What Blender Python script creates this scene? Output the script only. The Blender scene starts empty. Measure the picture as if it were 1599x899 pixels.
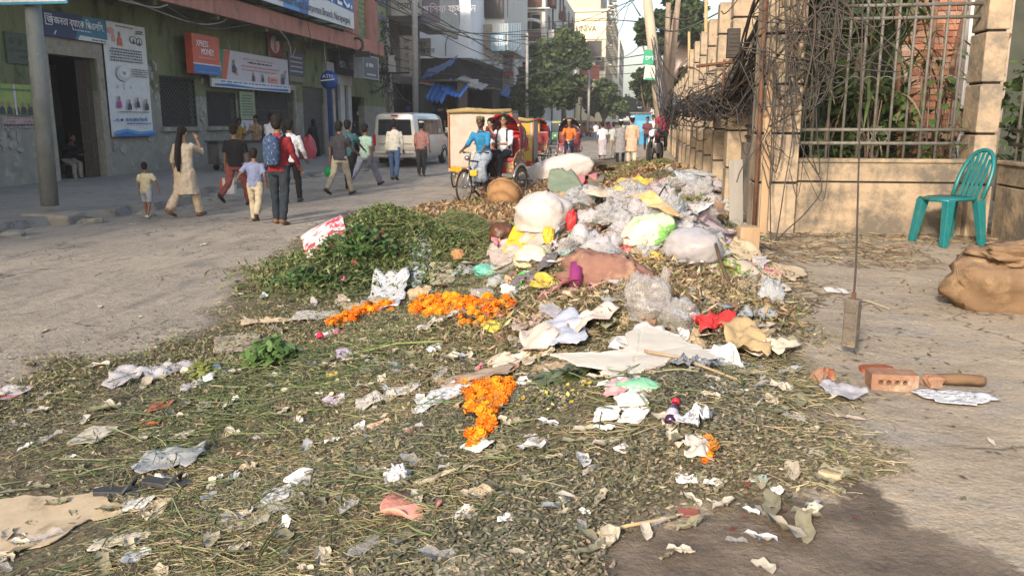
import bpy, math, random
import numpy as np
from mathutils import Vector, Matrix, Euler, noise
random.seed(7); rng = np.random.default_rng(7)
sc = bpy.context.scene
C = sc.collection
R = math.radians
# ---------------------------------------------------------------- camera, light, sky
CAM = Vector((0, 0, 1.70)); FPX = 1280.0; PITCH = math.atan(259.5/FPX); YAW = math.atan(205.5/FPX*math.cos(PITCH))
cam = bpy.data.cameras.new("camera"); co = bpy.data.objects.new("camera", cam); C.objects.link(co)
co.location = CAM; co.rotation_euler = (math.pi/2-PITCH, 0, YAW)
cam.sensor_width = 36; cam.lens = FPX/1599*36; cam.clip_start = 0.05; cam.clip_end = 3000
sc.camera = co
SUN_AZ = R(17); SUN_EL = R(27)      # the light comes from behind the camera and from the left
sun = bpy.data.lights.new("sun", 'SUN'); sun.energy = 3.0; sun.angle = R(6); sun.color = (1.0, 0.87, 0.73)
so = bpy.data.objects.new("sun", sun); C.objects.link(so)
sd = Vector((math.sin(SUN_AZ)*math.cos(SUN_EL), math.cos(SUN_AZ)*math.cos(SUN_EL), -math.sin(SUN_EL)))
so.rotation_euler = sd.to_track_quat('-Z', 'Y').to_euler()
w = bpy.data.worlds.new("World"); sc.world = w; w.use_nodes = True
nt = w.node_tree; bg = nt.nodes['Background']; sky = nt.nodes.new('ShaderNodeTexSky'); sky.sky_type = 'NISHITA'
sky.sun_disc = False; sky.sun_elevation = SUN_EL; sky.sun_rotation = math.pi+SUN_AZ
sky.air_density = 1.2; sky.dust_density = 2.5; sky.ozone_density = 1.0
nt.links.new(sky.outputs[0], bg.inputs[0]); bg.inputs[1].default_value = 0.15
sc.view_settings.view_transform = 'Standard'; sc.view_settings.look = 'None'
sc.view_settings.exposure = 1.0; sc.view_settings.gamma = 1.0
sc.cycles.max_bounces = 6; sc.cycles.transparent_max_bounces = 12; sc.cycles.volume_bounces = 0
sc.cycles.caustics_reflective = False; sc.cycles.caustics_refractive = False

# ---------------------------------------------------------------- camera geometry: photo pixel -> place in the street
_cp, _sp, _cy, _sy = math.cos(PITCH), math.sin(PITCH), math.cos(YAW), math.sin(YAW)
FW = Vector((-_sy*_cp, _cy*_cp, -_sp)); RT = Vector((_cy, _sy, 0)); UP = RT.cross(FW)
def ray(u, v): return (FW*FPX + RT*(u-799.5) - UP*(v-449.5)).normalized()
def on_x(u, v, x):                      # where the sight line meets the plane X=x
    d = ray(u, v); t = x/d.x; return CAM+d*t
def on_y(u, v, y):
    d = ray(u, v); t = y/d.y; return CAM+d*t
def on_z(u, v, z):
    d = ray(u, v); t = (z-CAM.z)/d.z; return CAM+d*t
# ---------------------------------------------------------------- ground shape
def sstep(a, b, x):
    t = np.clip((x-a)/(b-a), 0, 1); return t*t*(3-2*t)
def vnoise(x, y, s, seed=0):            # cheap value noise
    x = np.asarray(x, float)*s+seed*17.3; y = np.asarray(y, float)*s-seed*9.1
    xi = np.floor(x); yi = np.floor(y); fx = x-xi; fy = y-yi
    fx = fx*fx*(3-2*fx); fy = fy*fy*(3-2*fy)
    def h(a, b):
        q = np.sin(a*127.1+b*311.7+seed*74.7)*43758.5453; return q-np.floor(q)
    return (h(xi, yi)*(1-fx)+h(xi+1, yi)*fx)*(1-fy)+(h(xi, yi+1)*(1-fx)+h(xi+1, yi+1)*fx)*fy-0.5
def base_h(x, y):
    k = sstep(5, 16, y)
    a = -2.7+1.7*k; b = 0.35+0.3*k
    rise = 0.55*sstep(0, 1, (x-a)/(b-a))*(1-0.35*sstep(12, 30, y))
    return rise
# heaps of rubbish: (photo u, v of the foot), radius across, radius along, height
HEAPS = [(610,425,.85,.62,.62,0),(715,395,.7,.6,.42,0),(530,440,.6,.5,.22,0),(850,400,1.0,.8,.42,0),(890,300,1.5,1.6,.42,0),
         (1010,310,1.2,1.8,.38,0),(960,430,1.0,.8,.38,0),(1060,400,.7,.7,.3,0),(760,520,1.2,.6,.14,0),(1010,520,.8,.5,.12,0),
         (560,620,.9,.5,.08,0),(900,640,.8,.5,.07,0),(1090,640,.5,.45,.08,0),(1080,720,.45,.35,.06,0),(420,600,.6,.4,.08,0),(960,275,1.6,2.2,.2,0)]
_hp = []
for (u, v, rx, ry, h, a) in HEAPS:
    z = 0.0
    for _ in range(6):
        p = on_z(u, v, z); z = float(base_h(p.x, p.y))
    _hp.append((p.x, p.y, rx, ry, h))
def H(x, y):
    x = np.asarray(x, float); y = np.asarray(y, float)
    z = base_h(x, y)
    m = np.zeros_like(z)
    for (px, py, rx, ry, h) in _hp:
        e = np.exp(-(((x-px)/rx)**2+((y-py)/ry)**2)); z = z+h*e; m = np.maximum(m, e*min(1, h*6))
    n = vnoise(x, y, 2.2, 1)*.10+vnoise(x, y, 5.5, 2)*.05+vnoise(x, y, 14, 3)*.022
    return z+n*m+vnoise(x, y, 1.1, 5)*.012+vnoise(x, y, 6, 6)*.006
def Hs(x, y): return float(H(np.array([x]), np.array([y]))[0])
def hit(u, v):                           # where the sight line meets the ground or a heap
    d = ray(u, v); t = 1.5; st = .04
    while t < 120:
        p = CAM+d*t
        if p.z < Hs(p.x, p.y): break
        t += st*(1+t*.15)
    lo, hi = t-st*(1+t*.15), t
    for _ in range(12):
        m = (lo+hi)/2; p = CAM+d*m
        if p.z < Hs(p.x, p.y): hi = m
        else: lo = m
    return CAM+d*hi
def scale_at(p): return FPX/((Vector(p)-CAM).dot(FW))      # photo pixels per metre there
# ---------------------------------------------------------------- mesh builder
class MB:
    def __init__(s): s.v = []; s.f = []
    def add(s, vs, fs):
        n = len(s.v); s.v += [tuple(p) for p in vs]; s.f += [tuple(i+n for i in f) for f in fs]; return s
    def box(s, c, d, rot=None):
        x, y, z = d[0]/2, d[1]/2, d[2]/2; c = Vector(c)
        vs = [Vector(p) for p in ((-x,-y,-z),(x,-y,-z),(x,y,-z),(-x,y,-z),(-x,-y,z),(x,-y,z),(x,y,z),(-x,y,z))]
        if rot is not None:
            m = rot if isinstance(rot, Matrix) else Euler(rot).to_matrix(); vs = [m@p for p in vs]
        return s.add([p+c for p in vs], [(0,3,2,1),(4,5,6,7),(0,1,5,4),(1,2,6,5),(2,3,7,6),(3,0,4,7)])
    def ab(s, a, b):
        return s.box([(a[i]+b[i])/2 for i in range(3)], [abs(b[i]-a[i]) for i in range(3)])
    def tube(s, pts, r, seg=8, cap=True, flat=1.0):
        pts = [Vector(p) for p in pts]; n = len(pts)
        if not hasattr(r, '__len__'): r = [r]*n
        vs = []; up = None
        for i, p in enumerate(pts):
            t = (pts[min(i+1, n-1)]-pts[max(i-1, 0)])
            t = t.normalized() if t.length > 1e-9 else Vector((0,0,1))
            if up is None:
                up = Vector((0,0,1)) if abs(t.z) < .9 else Vector((1,0,0))
            a = up-t*up.dot(t); a = a.normalized() if a.length > 1e-6 else t.orthogonal().normalized()
            up = a; b = t.cross(a)
            for k in range(seg):
                q = 2*math.pi*k/seg
                vs.append(p+a*(math.cos(q)*r[i]*flat)+b*(math.sin(q)*r[i]))
        fs = [(i*seg+k, i*seg+(k+1)%seg, (i+1)*seg+(k+1)%seg, (i+1)*seg+k) for i in range(n-1) for k in range(seg)]
        if cap: fs += [tuple(range(seg-1, -1, -1)), tuple((n-1)*seg+k for k in range(seg))]
        return s.add(vs, fs)
    def loft(s, rings, cap=True):        # rings: list of lists of points, same length, closed
        m = len(rings[0]); vs = [p for r_ in rings for p in r_]
        fs = [(i*m+k, i*m+(k+1)%m, (i+1)*m+(k+1)%m, (i+1)*m+k) for i in range(len(rings)-1) for k in range(m)]
        if cap: fs += [tuple(range(m-1, -1, -1)), tuple((len(rings)-1)*m+k for k in range(m))]
        return s.add(vs, fs)
    def lathe(s, prof, seg=20, c=(0,0,0), axis='z'):
        c = Vector(c); rings = []
        for (r_, h) in prof:
            ring = []
            for k in range(seg):
                q = 2*math.pi*k/seg; a, b = math.cos(q)*r_, math.sin(q)*r_
                ring.append(c+Vector({'z': (a,b,h), 'x': (h,a,b), 'y': (b,h,a)}[axis]))
            rings.append(ring)
        return s.loft(rings)
    def ell(s, c, r, seg=12, rg=8, rot=None):
        c = Vector(c); m = Euler(rot).to_matrix() if rot is not None and not isinstance(rot, Matrix) else rot; rings = []
        for i in range(rg+1):
            t = math.pi*(i/rg); t = min(max(t, .12), math.pi-.12)
            ring = []
            for k in range(seg):
                q = 2*math.pi*k/seg
                p = Vector((math.sin(t)*math.cos(q)*r[0], math.sin(t)*math.sin(q)*r[1], -math.cos(t)*r[2]))
                ring.append(c+(m@p if m else p))
            rings.append(ring)
        return s.loft(rings)
    def ring(s, c, R_, r_, n=28, seg=6, axis='x', a0=0, a1=2*math.pi):
        c = Vector(c); full = abs(a1-a0) > 6.2; pts = []
        for i in range(n+1):
            q = a0+(a1-a0)*i/n; a, b = math.cos(q)*R_, math.sin(q)*R_
            pts.append(c+Vector({'x': (0,a,b), 'y': (a,0,b), 'z': (a,b,0)}[axis]))
        return s.tube(pts, r_, seg, cap=not full)
    def quad(s, a, b, c, d): return s.add([a, b, c, d], [(0,1,2,3)])
    def build(s, name, mat, parent=None, smooth=False, loc=None, world=False, bevel=0):
        me = bpy.data.meshes.new(name); vs = s.v
        if world and parent is not None:
            mi = matrix_of(parent).inverted(); vs = [tuple(mi@Vector(p)) for p in vs]
        me.from_pydata(vs, [], s.f); me.update()
        if mat: me.materials.append(mat)
        if smooth: me.polygons.foreach_set('use_smooth', [True]*len(me.polygons))
        o = bpy.data.objects.new(name, me); C.objects.link(o)
        if parent is not None: o.parent = parent
        if loc is not None: o.location = loc
        if bevel:
            b = o.modifiers.new('bevel', 'BEVEL'); b.width = bevel; b.segments = 2; b.limit_method = 'ANGLE'
        return o
def matrix_of(o):
    m = Matrix.LocRotScale(o.location, o.rotation_euler.to_quaternion(), o.scale)
    return matrix_of(o.parent)@m if o.parent else m
def tag(o, label=None, cat=None, group=None, kind=None):
    if label: o['label'] = label
    if cat: o['category'] = cat
    if group: o['group'] = group
    if kind: o['kind'] = kind
    return o
def thing(name, label, cat, loc=(0,0,0), rz=0, group=None, rot=None):
    o = bpy.data.objects.new(name, None); C.objects.link(o); o.location = loc
    o.rotation_euler = rot if rot else (0, 0, rz); o.empty_display_size = .1
    return tag(o, label, cat, group)
def copy_tree(o, parent=None, top=None):
    c = o.copy(); C.objects.link(c)
    if parent is not None: c.parent = parent
    for ch in list(o.children): copy_tree(ch, c)
    return c
def fast_mesh(name, V, F, mat, col=None, smooth=False):
    """V (n,3), F (m,k) numpy -> object; col (n,3) per vertex colour of the thing itself"""
    me = bpy.data.meshes.new(name); n, m, k = len(V), len(F), F.shape[1]
    me.vertices.add(n); me.vertices.foreach_set('co', np.ascontiguousarray(V, dtype=np.float32).ravel())
    me.loops.add(m*k); me.loops.foreach_set('vertex_index', np.ascontiguousarray(F, dtype=np.int32).ravel())
    me.polygons.add(m); me.polygons.foreach_set('loop_start', np.arange(0, m*k, k, dtype=np.int32))
    me.polygons.foreach_set('loop_total', np.full(m, k, dtype=np.int32))
    if smooth: me.polygons.foreach_set('use_smooth', np.ones(m, dtype=bool))
    me.update(calc_edges=True)
    if col is not None:
        at = me.color_attributes.new('tint', 'FLOAT_COLOR', 'POINT')
        at.data.foreach_set('color', np.concatenate([col, np.ones((n, 1))], 1).astype(np.float32).ravel())
    me.materials.append(mat)
    o = bpy.data.objects.new(name, me); C.objects.link(o); return o
# ---------------------------------------------------------------- materials
_mc = {}
def M(name, c, c2=None, sc_=6.0, rough=.8, bump=.3, bscale=None, metal=0, spec=.3, detail=6, stretch=(1,1,1), alpha=None,
      c3=None, sc3=2.0, th3=(.52,.62), trans=0, attr=None, coat=0, emis=None, wave=None, sss=0):
    if name in _mc: return _mc[name]
    m = bpy.data.materials.new(name); m.use_nodes = True; nt = m.node_tree; N = nt.nodes; L = nt.links
    b = N['Principled BSDF']; b.inputs['Roughness'].default_value = rough; b.inputs['Metallic'].default_value = metal
    b.inputs['Specular IOR Level'].default_value = spec
    if coat: b.inputs['Coat Weight'].default_value = coat
    tc = N.new('ShaderNodeTexCoord'); mp = N.new('ShaderNodeMapping'); mp.inputs['Scale'].default_value = stretch
    L.new(tc.outputs['Object'], mp.inputs['Vector'])
    n1 = N.new('ShaderNodeTexNoise'); n1.inputs['Scale'].default_value = sc_; n1.inputs['Detail'].default_value = detail; n1.inputs['Roughness'].default_value = .65
    L.new(mp.outputs[0], n1.inputs['Vector'])
    r1 = N.new('ShaderNodeMapRange'); r1.inputs[1].default_value = .32; r1.inputs[2].default_value = .68; L.new(n1.outputs[0], r1.inputs[0])
    mx = N.new('ShaderNodeMix'); mx.data_type = 'RGBA'; L.new(r1.outputs[0], mx.inputs[0])
    c2 = c2 or tuple(x*.72 for x in c)
    mx.inputs[6].default_value = (*c, 1); mx.inputs[7].default_value = (*c2, 1)
    if attr:
        at = N.new('ShaderNodeAttribute'); at.attribute_name = attr
        L.new(at.outputs['Color'], mx.inputs[6])
        dk = N.new('ShaderNodeMix'); dk.data_type = 'RGBA'; dk.blend_type = 'MULTIPLY'; dk.inputs[0].default_value = 1
        L.new(at.outputs['Color'], dk.inputs[6]); dk.inputs[7].default_value = (*c2, 1); L.new(dk.outputs[2], mx.inputs[7])
    out = mx.outputs[2]
    if c3:
        n3 = N.new('ShaderNodeTexNoise'); n3.inputs['Scale'].default_value = sc3; n3.inputs['Detail'].default_value = 9; n3.inputs['Roughness'].default_value = .7
        L.new(mp.outputs[0], n3.inputs['Vector'])
        r3 = N.new('ShaderNodeMapRange'); r3.inputs[1].default_value = th3[0]; r3.inputs[2].default_value = th3[1]; L.new(n3.outputs[0], r3.inputs[0])
        m3 = N.new('ShaderNodeMix'); m3.data_type = 'RGBA'; L.new(r3.outputs[0], m3.inputs[0]); L.new(out, m3.inputs[6]); m3.inputs[7].default_value = (*c3, 1)
        out = m3.outputs[2]
    L.new(out, b.inputs['Base Color'])
    src = n1.outputs[0]
    if bscale or wave:
        if wave:
            n2 = N.new('ShaderNodeTexWave'); n2.inputs['Scale'].default_value = wave; n2.inputs['Distortion'].default_value = 1.5; n2.inputs['Detail'].default_value = 2; n2.bands_direction = 'Z'
        else:
            n2 = N.new('ShaderNodeTexNoise'); n2.inputs['Scale'].default_value = bscale; n2.inputs['Detail'].default_value = 8
        L.new(mp.outputs[0], n2.inputs['Vector']); src = n2.outputs[1] if wave else n2.outputs[0]
    if bump:
        bp = N.new('ShaderNodeBump'); bp.inputs['Strength'].default_value = bump; bp.inputs['Distance'].default_value = .02
        L.new(src, bp.inputs['Height']); L.new(bp.outputs[0], b.inputs['Normal'])
    if emis: b.inputs['Emission Color'].default_value = (*emis, 1); b.inputs['Emission Strength'].default_value = 1
    sh = b.outputs[0]
    if trans:                            # leaf or thin plastic: some light comes through
        tr = N.new('ShaderNodeBsdfTranslucent'); L.new(out, tr.inputs[0]); ms = N.new('ShaderNodeMixShader'); ms.inputs[0].default_value = trans
        L.new(sh, ms.inputs[1]); L.new(tr.outputs[0], ms.inputs[2]); sh = ms.outputs[0]
    if alpha is not None:
        tp = N.new('ShaderNodeBsdfTransparent'); ms = N.new('ShaderNodeMixShader'); lw = N.new('ShaderNodeLayerWeight'); lw.inputs[0].default_value = .35
        mr = N.new('ShaderNodeMapRange'); mr.inputs[3].default_value = alpha; mr.inputs[4].default_value = min(1, alpha+.5); L.new(lw.outputs[1], mr.inputs[0])
        L.new(mr.outputs[0], ms.inputs[0]); L.new(tp.outputs[0], ms.inputs[1]); L.new(sh, ms.inputs[2]); sh = ms.outputs[0]
    L.new(sh, N['Material Output'].inputs[0]); _mc[name] = m; return m
def paint(name, c, **k):
    k.setdefault('bump', .08); k.setdefault('rough', .5); return M(name, c, tuple(x*.85 for x in c), **k)
def txt(s, parent, loc, size, mat, rot=(math.pi/2, 0, math.pi/2), align='LEFT', xs=1.0, name='lettering', shear=0, ext=.004):
    cu = bpy.data.curves.new('t', 'FONT'); cu.body = s; cu.size = size; cu.extrude = ext; cu.align_x = align; cu.resolution_u = 2; cu.shear = shear
    o = bpy.data.objects.new('t', cu); C.objects.link(o); bpy.context.view_layer.update()
    me = bpy.data.meshes.new_from_object(o.evaluated_get(bpy.context.evaluated_depsgraph_get()))
    bpy.data.objects.remove(o); bpy.data.curves.remove(cu)
    me.materials.clear(); me.materials.append(mat)
    ob = bpy.data.objects.new(name, me); C.objects.link(ob); ob.parent = parent
    m = Matrix.Translation(Vector(loc))@Euler(rot).to_matrix().to_4x4()@Matrix.Diagonal((xs, 1, 1, 1))
    if parent is not None: m = matrix_of(parent).inverted()@m
    ob.matrix_basis = m
    return ob
# ================================================================ materials of the place
asph = (.31,.265,.215); dust = (.41,.35,.275)
def ground_mat():
    m = bpy.data.materials.new('ground'); m.use_nodes = True; nt = m.node_tree; N = nt.nodes; L = nt.links; b = N['Principled BSDF']
    tc = N.new('ShaderNodeTexCoord')
    def noise_(s, d=8, r=.65, st=None):
        n = N.new('ShaderNodeTexNoise'); n.inputs['Scale'].default_value = s; n.inputs['Detail'].default_value = d; n.inputs['Roughness'].default_value = r
        if st:
            mp = N.new('ShaderNodeMapping'); mp.inputs['Scale'].default_value = st; L.new(tc.outputs['Object'], mp.inputs[0]); L.new(mp.outputs[0], n.inputs['Vector'])
        else: L.new(tc.outputs['Object'], n.inputs['Vector'])
        return n.outputs[0]
    def rng_(o, a, b_, c=0, d=1):
        r = N.new('ShaderNodeMapRange'); r.inputs[1].default_value = a; r.inputs[2].default_value = b_; r.inputs[3].default_value = c; r.inputs[4].default_value = d; L.new(o, r.inputs[0]); return r.outputs[0]
    def mix(f, a, b_, bl='MIX'):
        x = N.new('ShaderNodeMix'); x.data_type = 'RGBA'; x.blend_type = bl
        if hasattr(f, 'links'): L.new(f, x.inputs[0])
        else: x.inputs[0].default_value = f
        for i, q in ((6, a), (7, b_)):
            if hasattr(q, 'links'): L.new(q, x.inputs[i])
            else: x.inputs[i].default_value = (*q, 1)
        return x.outputs[2]
    def math_(op, a, b_=0):
        x = N.new('ShaderNodeMath'); x.operation = op
        for i, q in enumerate((a, b_)):
            if hasattr(q, 'links'): L.new(q, x.inputs[i])
            else: x.inputs[i].default_value = q
        return x.outputs[0]
    at = N.new('ShaderNodeAttribute'); at.attribute_name = 'zones'
    sp = N.new('ShaderNodeSeparateColor'); L.new(at.outputs['Color'], sp.inputs[0])
    lit, wet, pav = sp.outputs[0], sp.outputs[1], sp.outputs[2]
    road = mix(rng_(noise_(.55, 9, .6), .4, .6), asph, dust)
    road = mix(rng_(noise_(2.3, 8, .7, (1.6, .45, 1)), .5, .66, 0, .75), road, (.15,.138,.12))
    road = mix(rng_(noise_(9, 6, .75), .56, .68, 0, .6), road, (.37,.335,.28))
    road = mix(rng_(noise_(70, 3, .6), .4, .66, 0, .45), road, (.115,.105,.095))
    pv = mix(rng_(noise_(1.3, 9, .7, (1, 1.8, 1)), .38, .62), (.40,.325,.235), (.27,.22,.16))
    pv = mix(rng_(noise_(3.1, 9, .75, (.55, 1.6, 1)), .5, .62, 0, .75), pv, (.27,.25,.225))
    pv = mix(rng_(noise_(16, 6, .7, (.6, 1.7, 1)), .57, .66, 0, .7), pv, (.17,.135,.10))
    pv = mix(rng_(noise_(60, 4, .6), .45, .7, 0, .35), pv, (.60,.50,.37))
    wv = N.new('ShaderNodeVectorMath'); wv.operation = 'ADD'; nw = N.new('ShaderNodeTexNoise'); nw.inputs['Scale'].default_value = 1.6; nw.inputs['Detail'].default_value = 6; L.new(tc.outputs['Object'], nw.inputs['Vector']); L.new(tc.outputs['Object'], wv.inputs[0]); L.new(nw.outputs[1], wv.inputs[1])
    vo = N.new('ShaderNodeTexVoronoi'); vo.feature = 'DISTANCE_TO_EDGE'; vo.inputs['Scale'].default_value = .75; L.new(wv.outputs[0], vo.inputs['Vector'])
    crk = math_('MULTIPLY', rng_(vo.outputs[0], .004, .014, 1, 0), rng_(noise_(.8, 3, .5), .48, .56))
    road = mix(math_('MULTIPLY', crk, .8), road, (.07,.062,.052)); pv = mix(math_('MULTIPLY', crk, .75), pv, (.12,.095,.07))
    dirt = mix(rng_(noise_(5, 9, .7), .4, .6), (.13,.105,.065), (.24,.19,.125))
    dirt = mix(rng_(noise_(38, 6, .8), .42, .6), dirt, (.07,.065,.035))
    wetc = mix(rng_(noise_(5, 9, .75), .4, .62), (.115,.088,.064), (.21,.165,.12))
    ns = math_('SUBTRACT', noise_(3.2, 8, .7), .5)
    def edge(a, k=1.1, w_=.08):
        return rng_(math_('ADD', a, math_('MULTIPLY', ns, k)), .5-w_, .5+w_)
    c = mix(edge(pav, .5, .2), road, pv); fw = edge(wet, 1.5, .06)
    c = mix(fw, c, wetc); fl = edge(lit, .9, .2); c = mix(fl, c, dirt); L.new(c, b.inputs['Base Color'])
    L.new(math_('SUBTRACT', .95, math_('MULTIPLY', fw, .42)), b.inputs['Roughness']); b.inputs['Specular IOR Level'].default_value = .3
    hh = math_('ADD', noise_(45, 6, .7), math_('MULTIPLY', noise_(7, 6, .6), 2.2))
    bp = N.new('ShaderNodeBump'); bp.inputs['Strength'].default_value = .55; bp.inputs['Distance'].default_value = .03; L.new(hh, bp.inputs['Height']); L.new(bp.outputs[0], b.inputs['Normal'])
    L.new(b.outputs[0], N['Material Output'].inputs[0]); return m
def to_world(poly):
    out = []
    for (u, v) in poly:
        z = 0.3
        for _ in range(8):
            p = on_z(u, v, z); z = float(base_h(p.x, p.y))
        out.append((p.x, p.y))
    return out
def poly_sd(P, x, y):                    # signed distance, positive inside
    x = np.asarray(x, float); y = np.asarray(y, float); d = np.full(x.shape, 1e9); ins = np.zeros(x.shape, bool); n = len(P)
    for i in range(n):
        ax, ay = P[i]; bx, by = P[(i+1) % n]; ex, ey = bx-ax, by-ay
        t = np.clip(((x-ax)*ex+(y-ay)*ey)/(ex*ex+ey*ey+1e-12), 0, 1)
        d = np.minimum(d, np.hypot(x-ax-ex*t, y-ay-ey*t))
        c = ((ay > y) != (by > y)) & (x < (bx-ax)*(y-ay)/(by-ay+1e-12)+ax); ins ^= c
    return np.where(ins, d, -d)
LIT = to_world([(-500,1500),(-300,660),(60,612),(160,575),(290,550),(345,490),(385,425),(440,400),(500,350),(560,330),(700,322),(770,300),(800,285),(850,262),(900,252),(960,246),(1040,254),(1110,300),(1160,375),(1190,420),(1205,470),(1235,520),(1245,570),(1282,612),(1285,685),(1262,762),(1160,800),(1040,820),(930,850),(860,1500)])
CARDP = to_world([(-80,815),(0,780),(38,773),(110,776),(158,768),(168,786),(200,797),(155,815),(120,830),(80,860),(0,868),(-80,884)])
WET = to_world([(700,1500),(900,840),(1180,790),(1290,785),(1335,752),(1400,790),(1450,832),(1599,893),(1900,1000),(1900,1500)])
STRAW = to_world([(1100,580),(1200,560),(1270,590),(1318,645),(1290,710),(1240,755),(1190,750),(1150,650)])
xs = np.unique(np.round(np.concatenate([np.linspace(-600,-60,12), np.arange(-60,-20,4), np.arange(-20,-4,.35), np.arange(-4,4.5,.05), np.arange(4.5,14,.4), np.arange(14,60,5), np.linspace(60,600,10)]), 3))
ys = np.unique(np.round(np.concatenate([np.linspace(-300,-20,8), np.arange(-20,1,1.5), np.arange(1,10,.05), np.arange(10,36,.15), np.arange(36,80,1.5), np.linspace(80,1500,30)]), 3))
GX, GY = np.meshgrid(xs, ys); gx = GX.ravel(); gy = GY.ravel(); gz = H(gx, gy)
nx, ny = len(xs), len(ys); ii = (np.arange(ny-1)[:, None]*nx+np.arange(nx-1)[None, :]).ravel()
F = np.stack([ii, ii+1, ii+nx+1, ii+nx], 1)
sdl = poly_sd(LIT, gx, gy); sdw = poly_sd(WET, gx, gy)
k = sstep(5, 16, gy)
pav = sstep(-1.6+1.2*k, .1+.3*k, gx)
zones = np.stack([np.clip(.5+sdl/.5, 0, 1), np.clip(.5+sdw/.35, 0, 1), pav], 1)
g = fast_mesh('ground', np.stack([gx, gy, gz], 1), F, ground_mat(), None, True)
at = g.data.color_attributes.new('zones', 'FLOAT_COLOR', 'POINT'); at.data.foreach_set('color', np.concatenate([zones, np.ones((len(gx), 1))], 1).astype(np.float32).ravel())
g['kind'] = 'structure'

# ---------------------------------------------------------------- litter nobody could count
def sample(n, box, fn):
    """rejection sampling of places in the box with probability fn(x, y)"""
    out = []; got = 0
    while got < n:
        x = rng.uniform(box[0], box[1], n*2); y = rng.uniform(box[2], box[3], n*2)
        k = rng.random(n*2) < fn(x, y); out.append(np.stack([x[k], y[k]], 1)); got += k.sum()
    return np.concatenate(out)[:n]
def rotframe(n, tilt):
    yaw = rng.uniform(0, 2*np.pi, n); a = np.stack([np.cos(yaw), np.sin(yaw), rng.normal(0, tilt, n)], 1); a /= np.linalg.norm(a, axis=1)[:, None]
    up = np.stack([rng.normal(0, tilt, n), rng.normal(0, tilt, n), np.ones(n)], 1); b = np.cross(up, a); b /= np.linalg.norm(b, axis=1)[:, None]
    return a, b, np.cross(a, b)
def leaves(name, xy, L_, W_, tilt, lift, cols, mat, cup=.25):
    n = len(xy); z = H(xy[:, 0], xy[:, 1])+rng.uniform(0, 1, n)**2*lift+.003
    c = np.stack([xy[:, 0], xy[:, 1], z], 1); a, b, nn = rotframe(n, tilt); l = rng.uniform(.5, 1.2, n)[:, None]*L_; w_ = rng.uniform(.5, 1.1, n)[:, None]*W_
    cu = rng.uniform(-1, 1, n)[:, None]*cup
    tip = a*l*.5+nn*l*cu*.6; V = np.stack([c-a*l*.5, c-b*w_*.5+nn*w_*cu, c+tip, c+b*w_*.5+nn*w_*cu], 1).reshape(-1, 3)
    i = np.arange(n)*4; Fc = np.stack([np.stack([i, i+1, i+2], 1), np.stack([i, i+2, i+3], 1)], 1).reshape(-1, 3)
    return fast_mesh(name, V, Fc, mat, np.repeat(cols, 4, 0))
def stems(name, xy, L_, W_, tilt, lift, cols, mat, bend=.25):
    n = len(xy); z = H(xy[:, 0], xy[:, 1])+rng.uniform(0, 1, n)**2*lift+.004
    c = np.stack([xy[:, 0], xy[:, 1], z], 1); a, b, nn = rotframe(n, tilt); l = rng.uniform(.35, 1.2, n)[:, None]*L_; w_ = rng.uniform(.5, 1.2, n)[:, None]*W_
    be = rng.normal(0, bend, n)[:, None]; bz = rng.uniform(0, .3, n)[:, None]*bend
    P = [c-a*l*.5, c-a*l*.17+b*l*be*.35+nn*l*bz, c+a*l*.17+b*l*be*.35+nn*l*bz, c+a*l*.5]
    for i in (0, 3):                     # the ends rest on the heap
        P[i][:, 2] = np.maximum(P[i][:, 2], H(P[i][:, 0], P[i][:, 1])+.003)
    V = np.stack([q for p in P for q in (p-b*w_*.5, p+b*w_*.5, p+nn*w_*.7)], 1).reshape(-1, 3)
    i = np.arange(n)*12; fs = []
    for s_ in range(3):
        for e in range(3):
            q0 = i+s_*3+e; q1 = i+s_*3+(e+1) % 3; fs.append(np.stack([q0, q1, q1+3, q0+3], 1))
    return fast_mesh(name, V, np.concatenate(fs), mat, np.repeat(cols, 12, 0))
def palette(n, cs, ps, jit=.25):
    cs = np.array(cs); k = rng.choice(len(cs), n, p=np.array(ps)/sum(ps)); return np.clip(cs[k]*rng.uniform(1-jit, 1+jit, (n, 1))*rng.uniform(.93, 1.07, (n, 3)), 0, 1)
leafm = M('leaf litter', (1,1,1), (.7,.7,.7), sc_=30, rough=.75, bump=0, spec=.25, attr='tint', trans=.12)
strawm = M('straw', (1,1,1), (.75,.75,.75), sc_=30, rough=.7, bump=0, spec=.3, attr='tint')
def inlit(x, y, soft=.35): return (poly_sd(CARDP, x, y) < -.01)*np.clip(.4+poly_sd(LIT, x, y)/(soft+1.1*sstep(-.9, -2.2, x)*sstep(6.5, 4.5, y))+vnoise(x, y, 2.5, 9)*1.2, 0, 1)
near = lambda x, y: np.minimum(1, (3.3/np.maximum(np.hypot(x, y), 1))**1.3)
MG = [hp[:2] for hp in _hp[:3]]; GR = MG[0]; GR2 = MG[1]
def patch(x, y, c, r): return np.exp(-((x-c[0])**2+(y-c[1])**2)/r**2)
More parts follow.
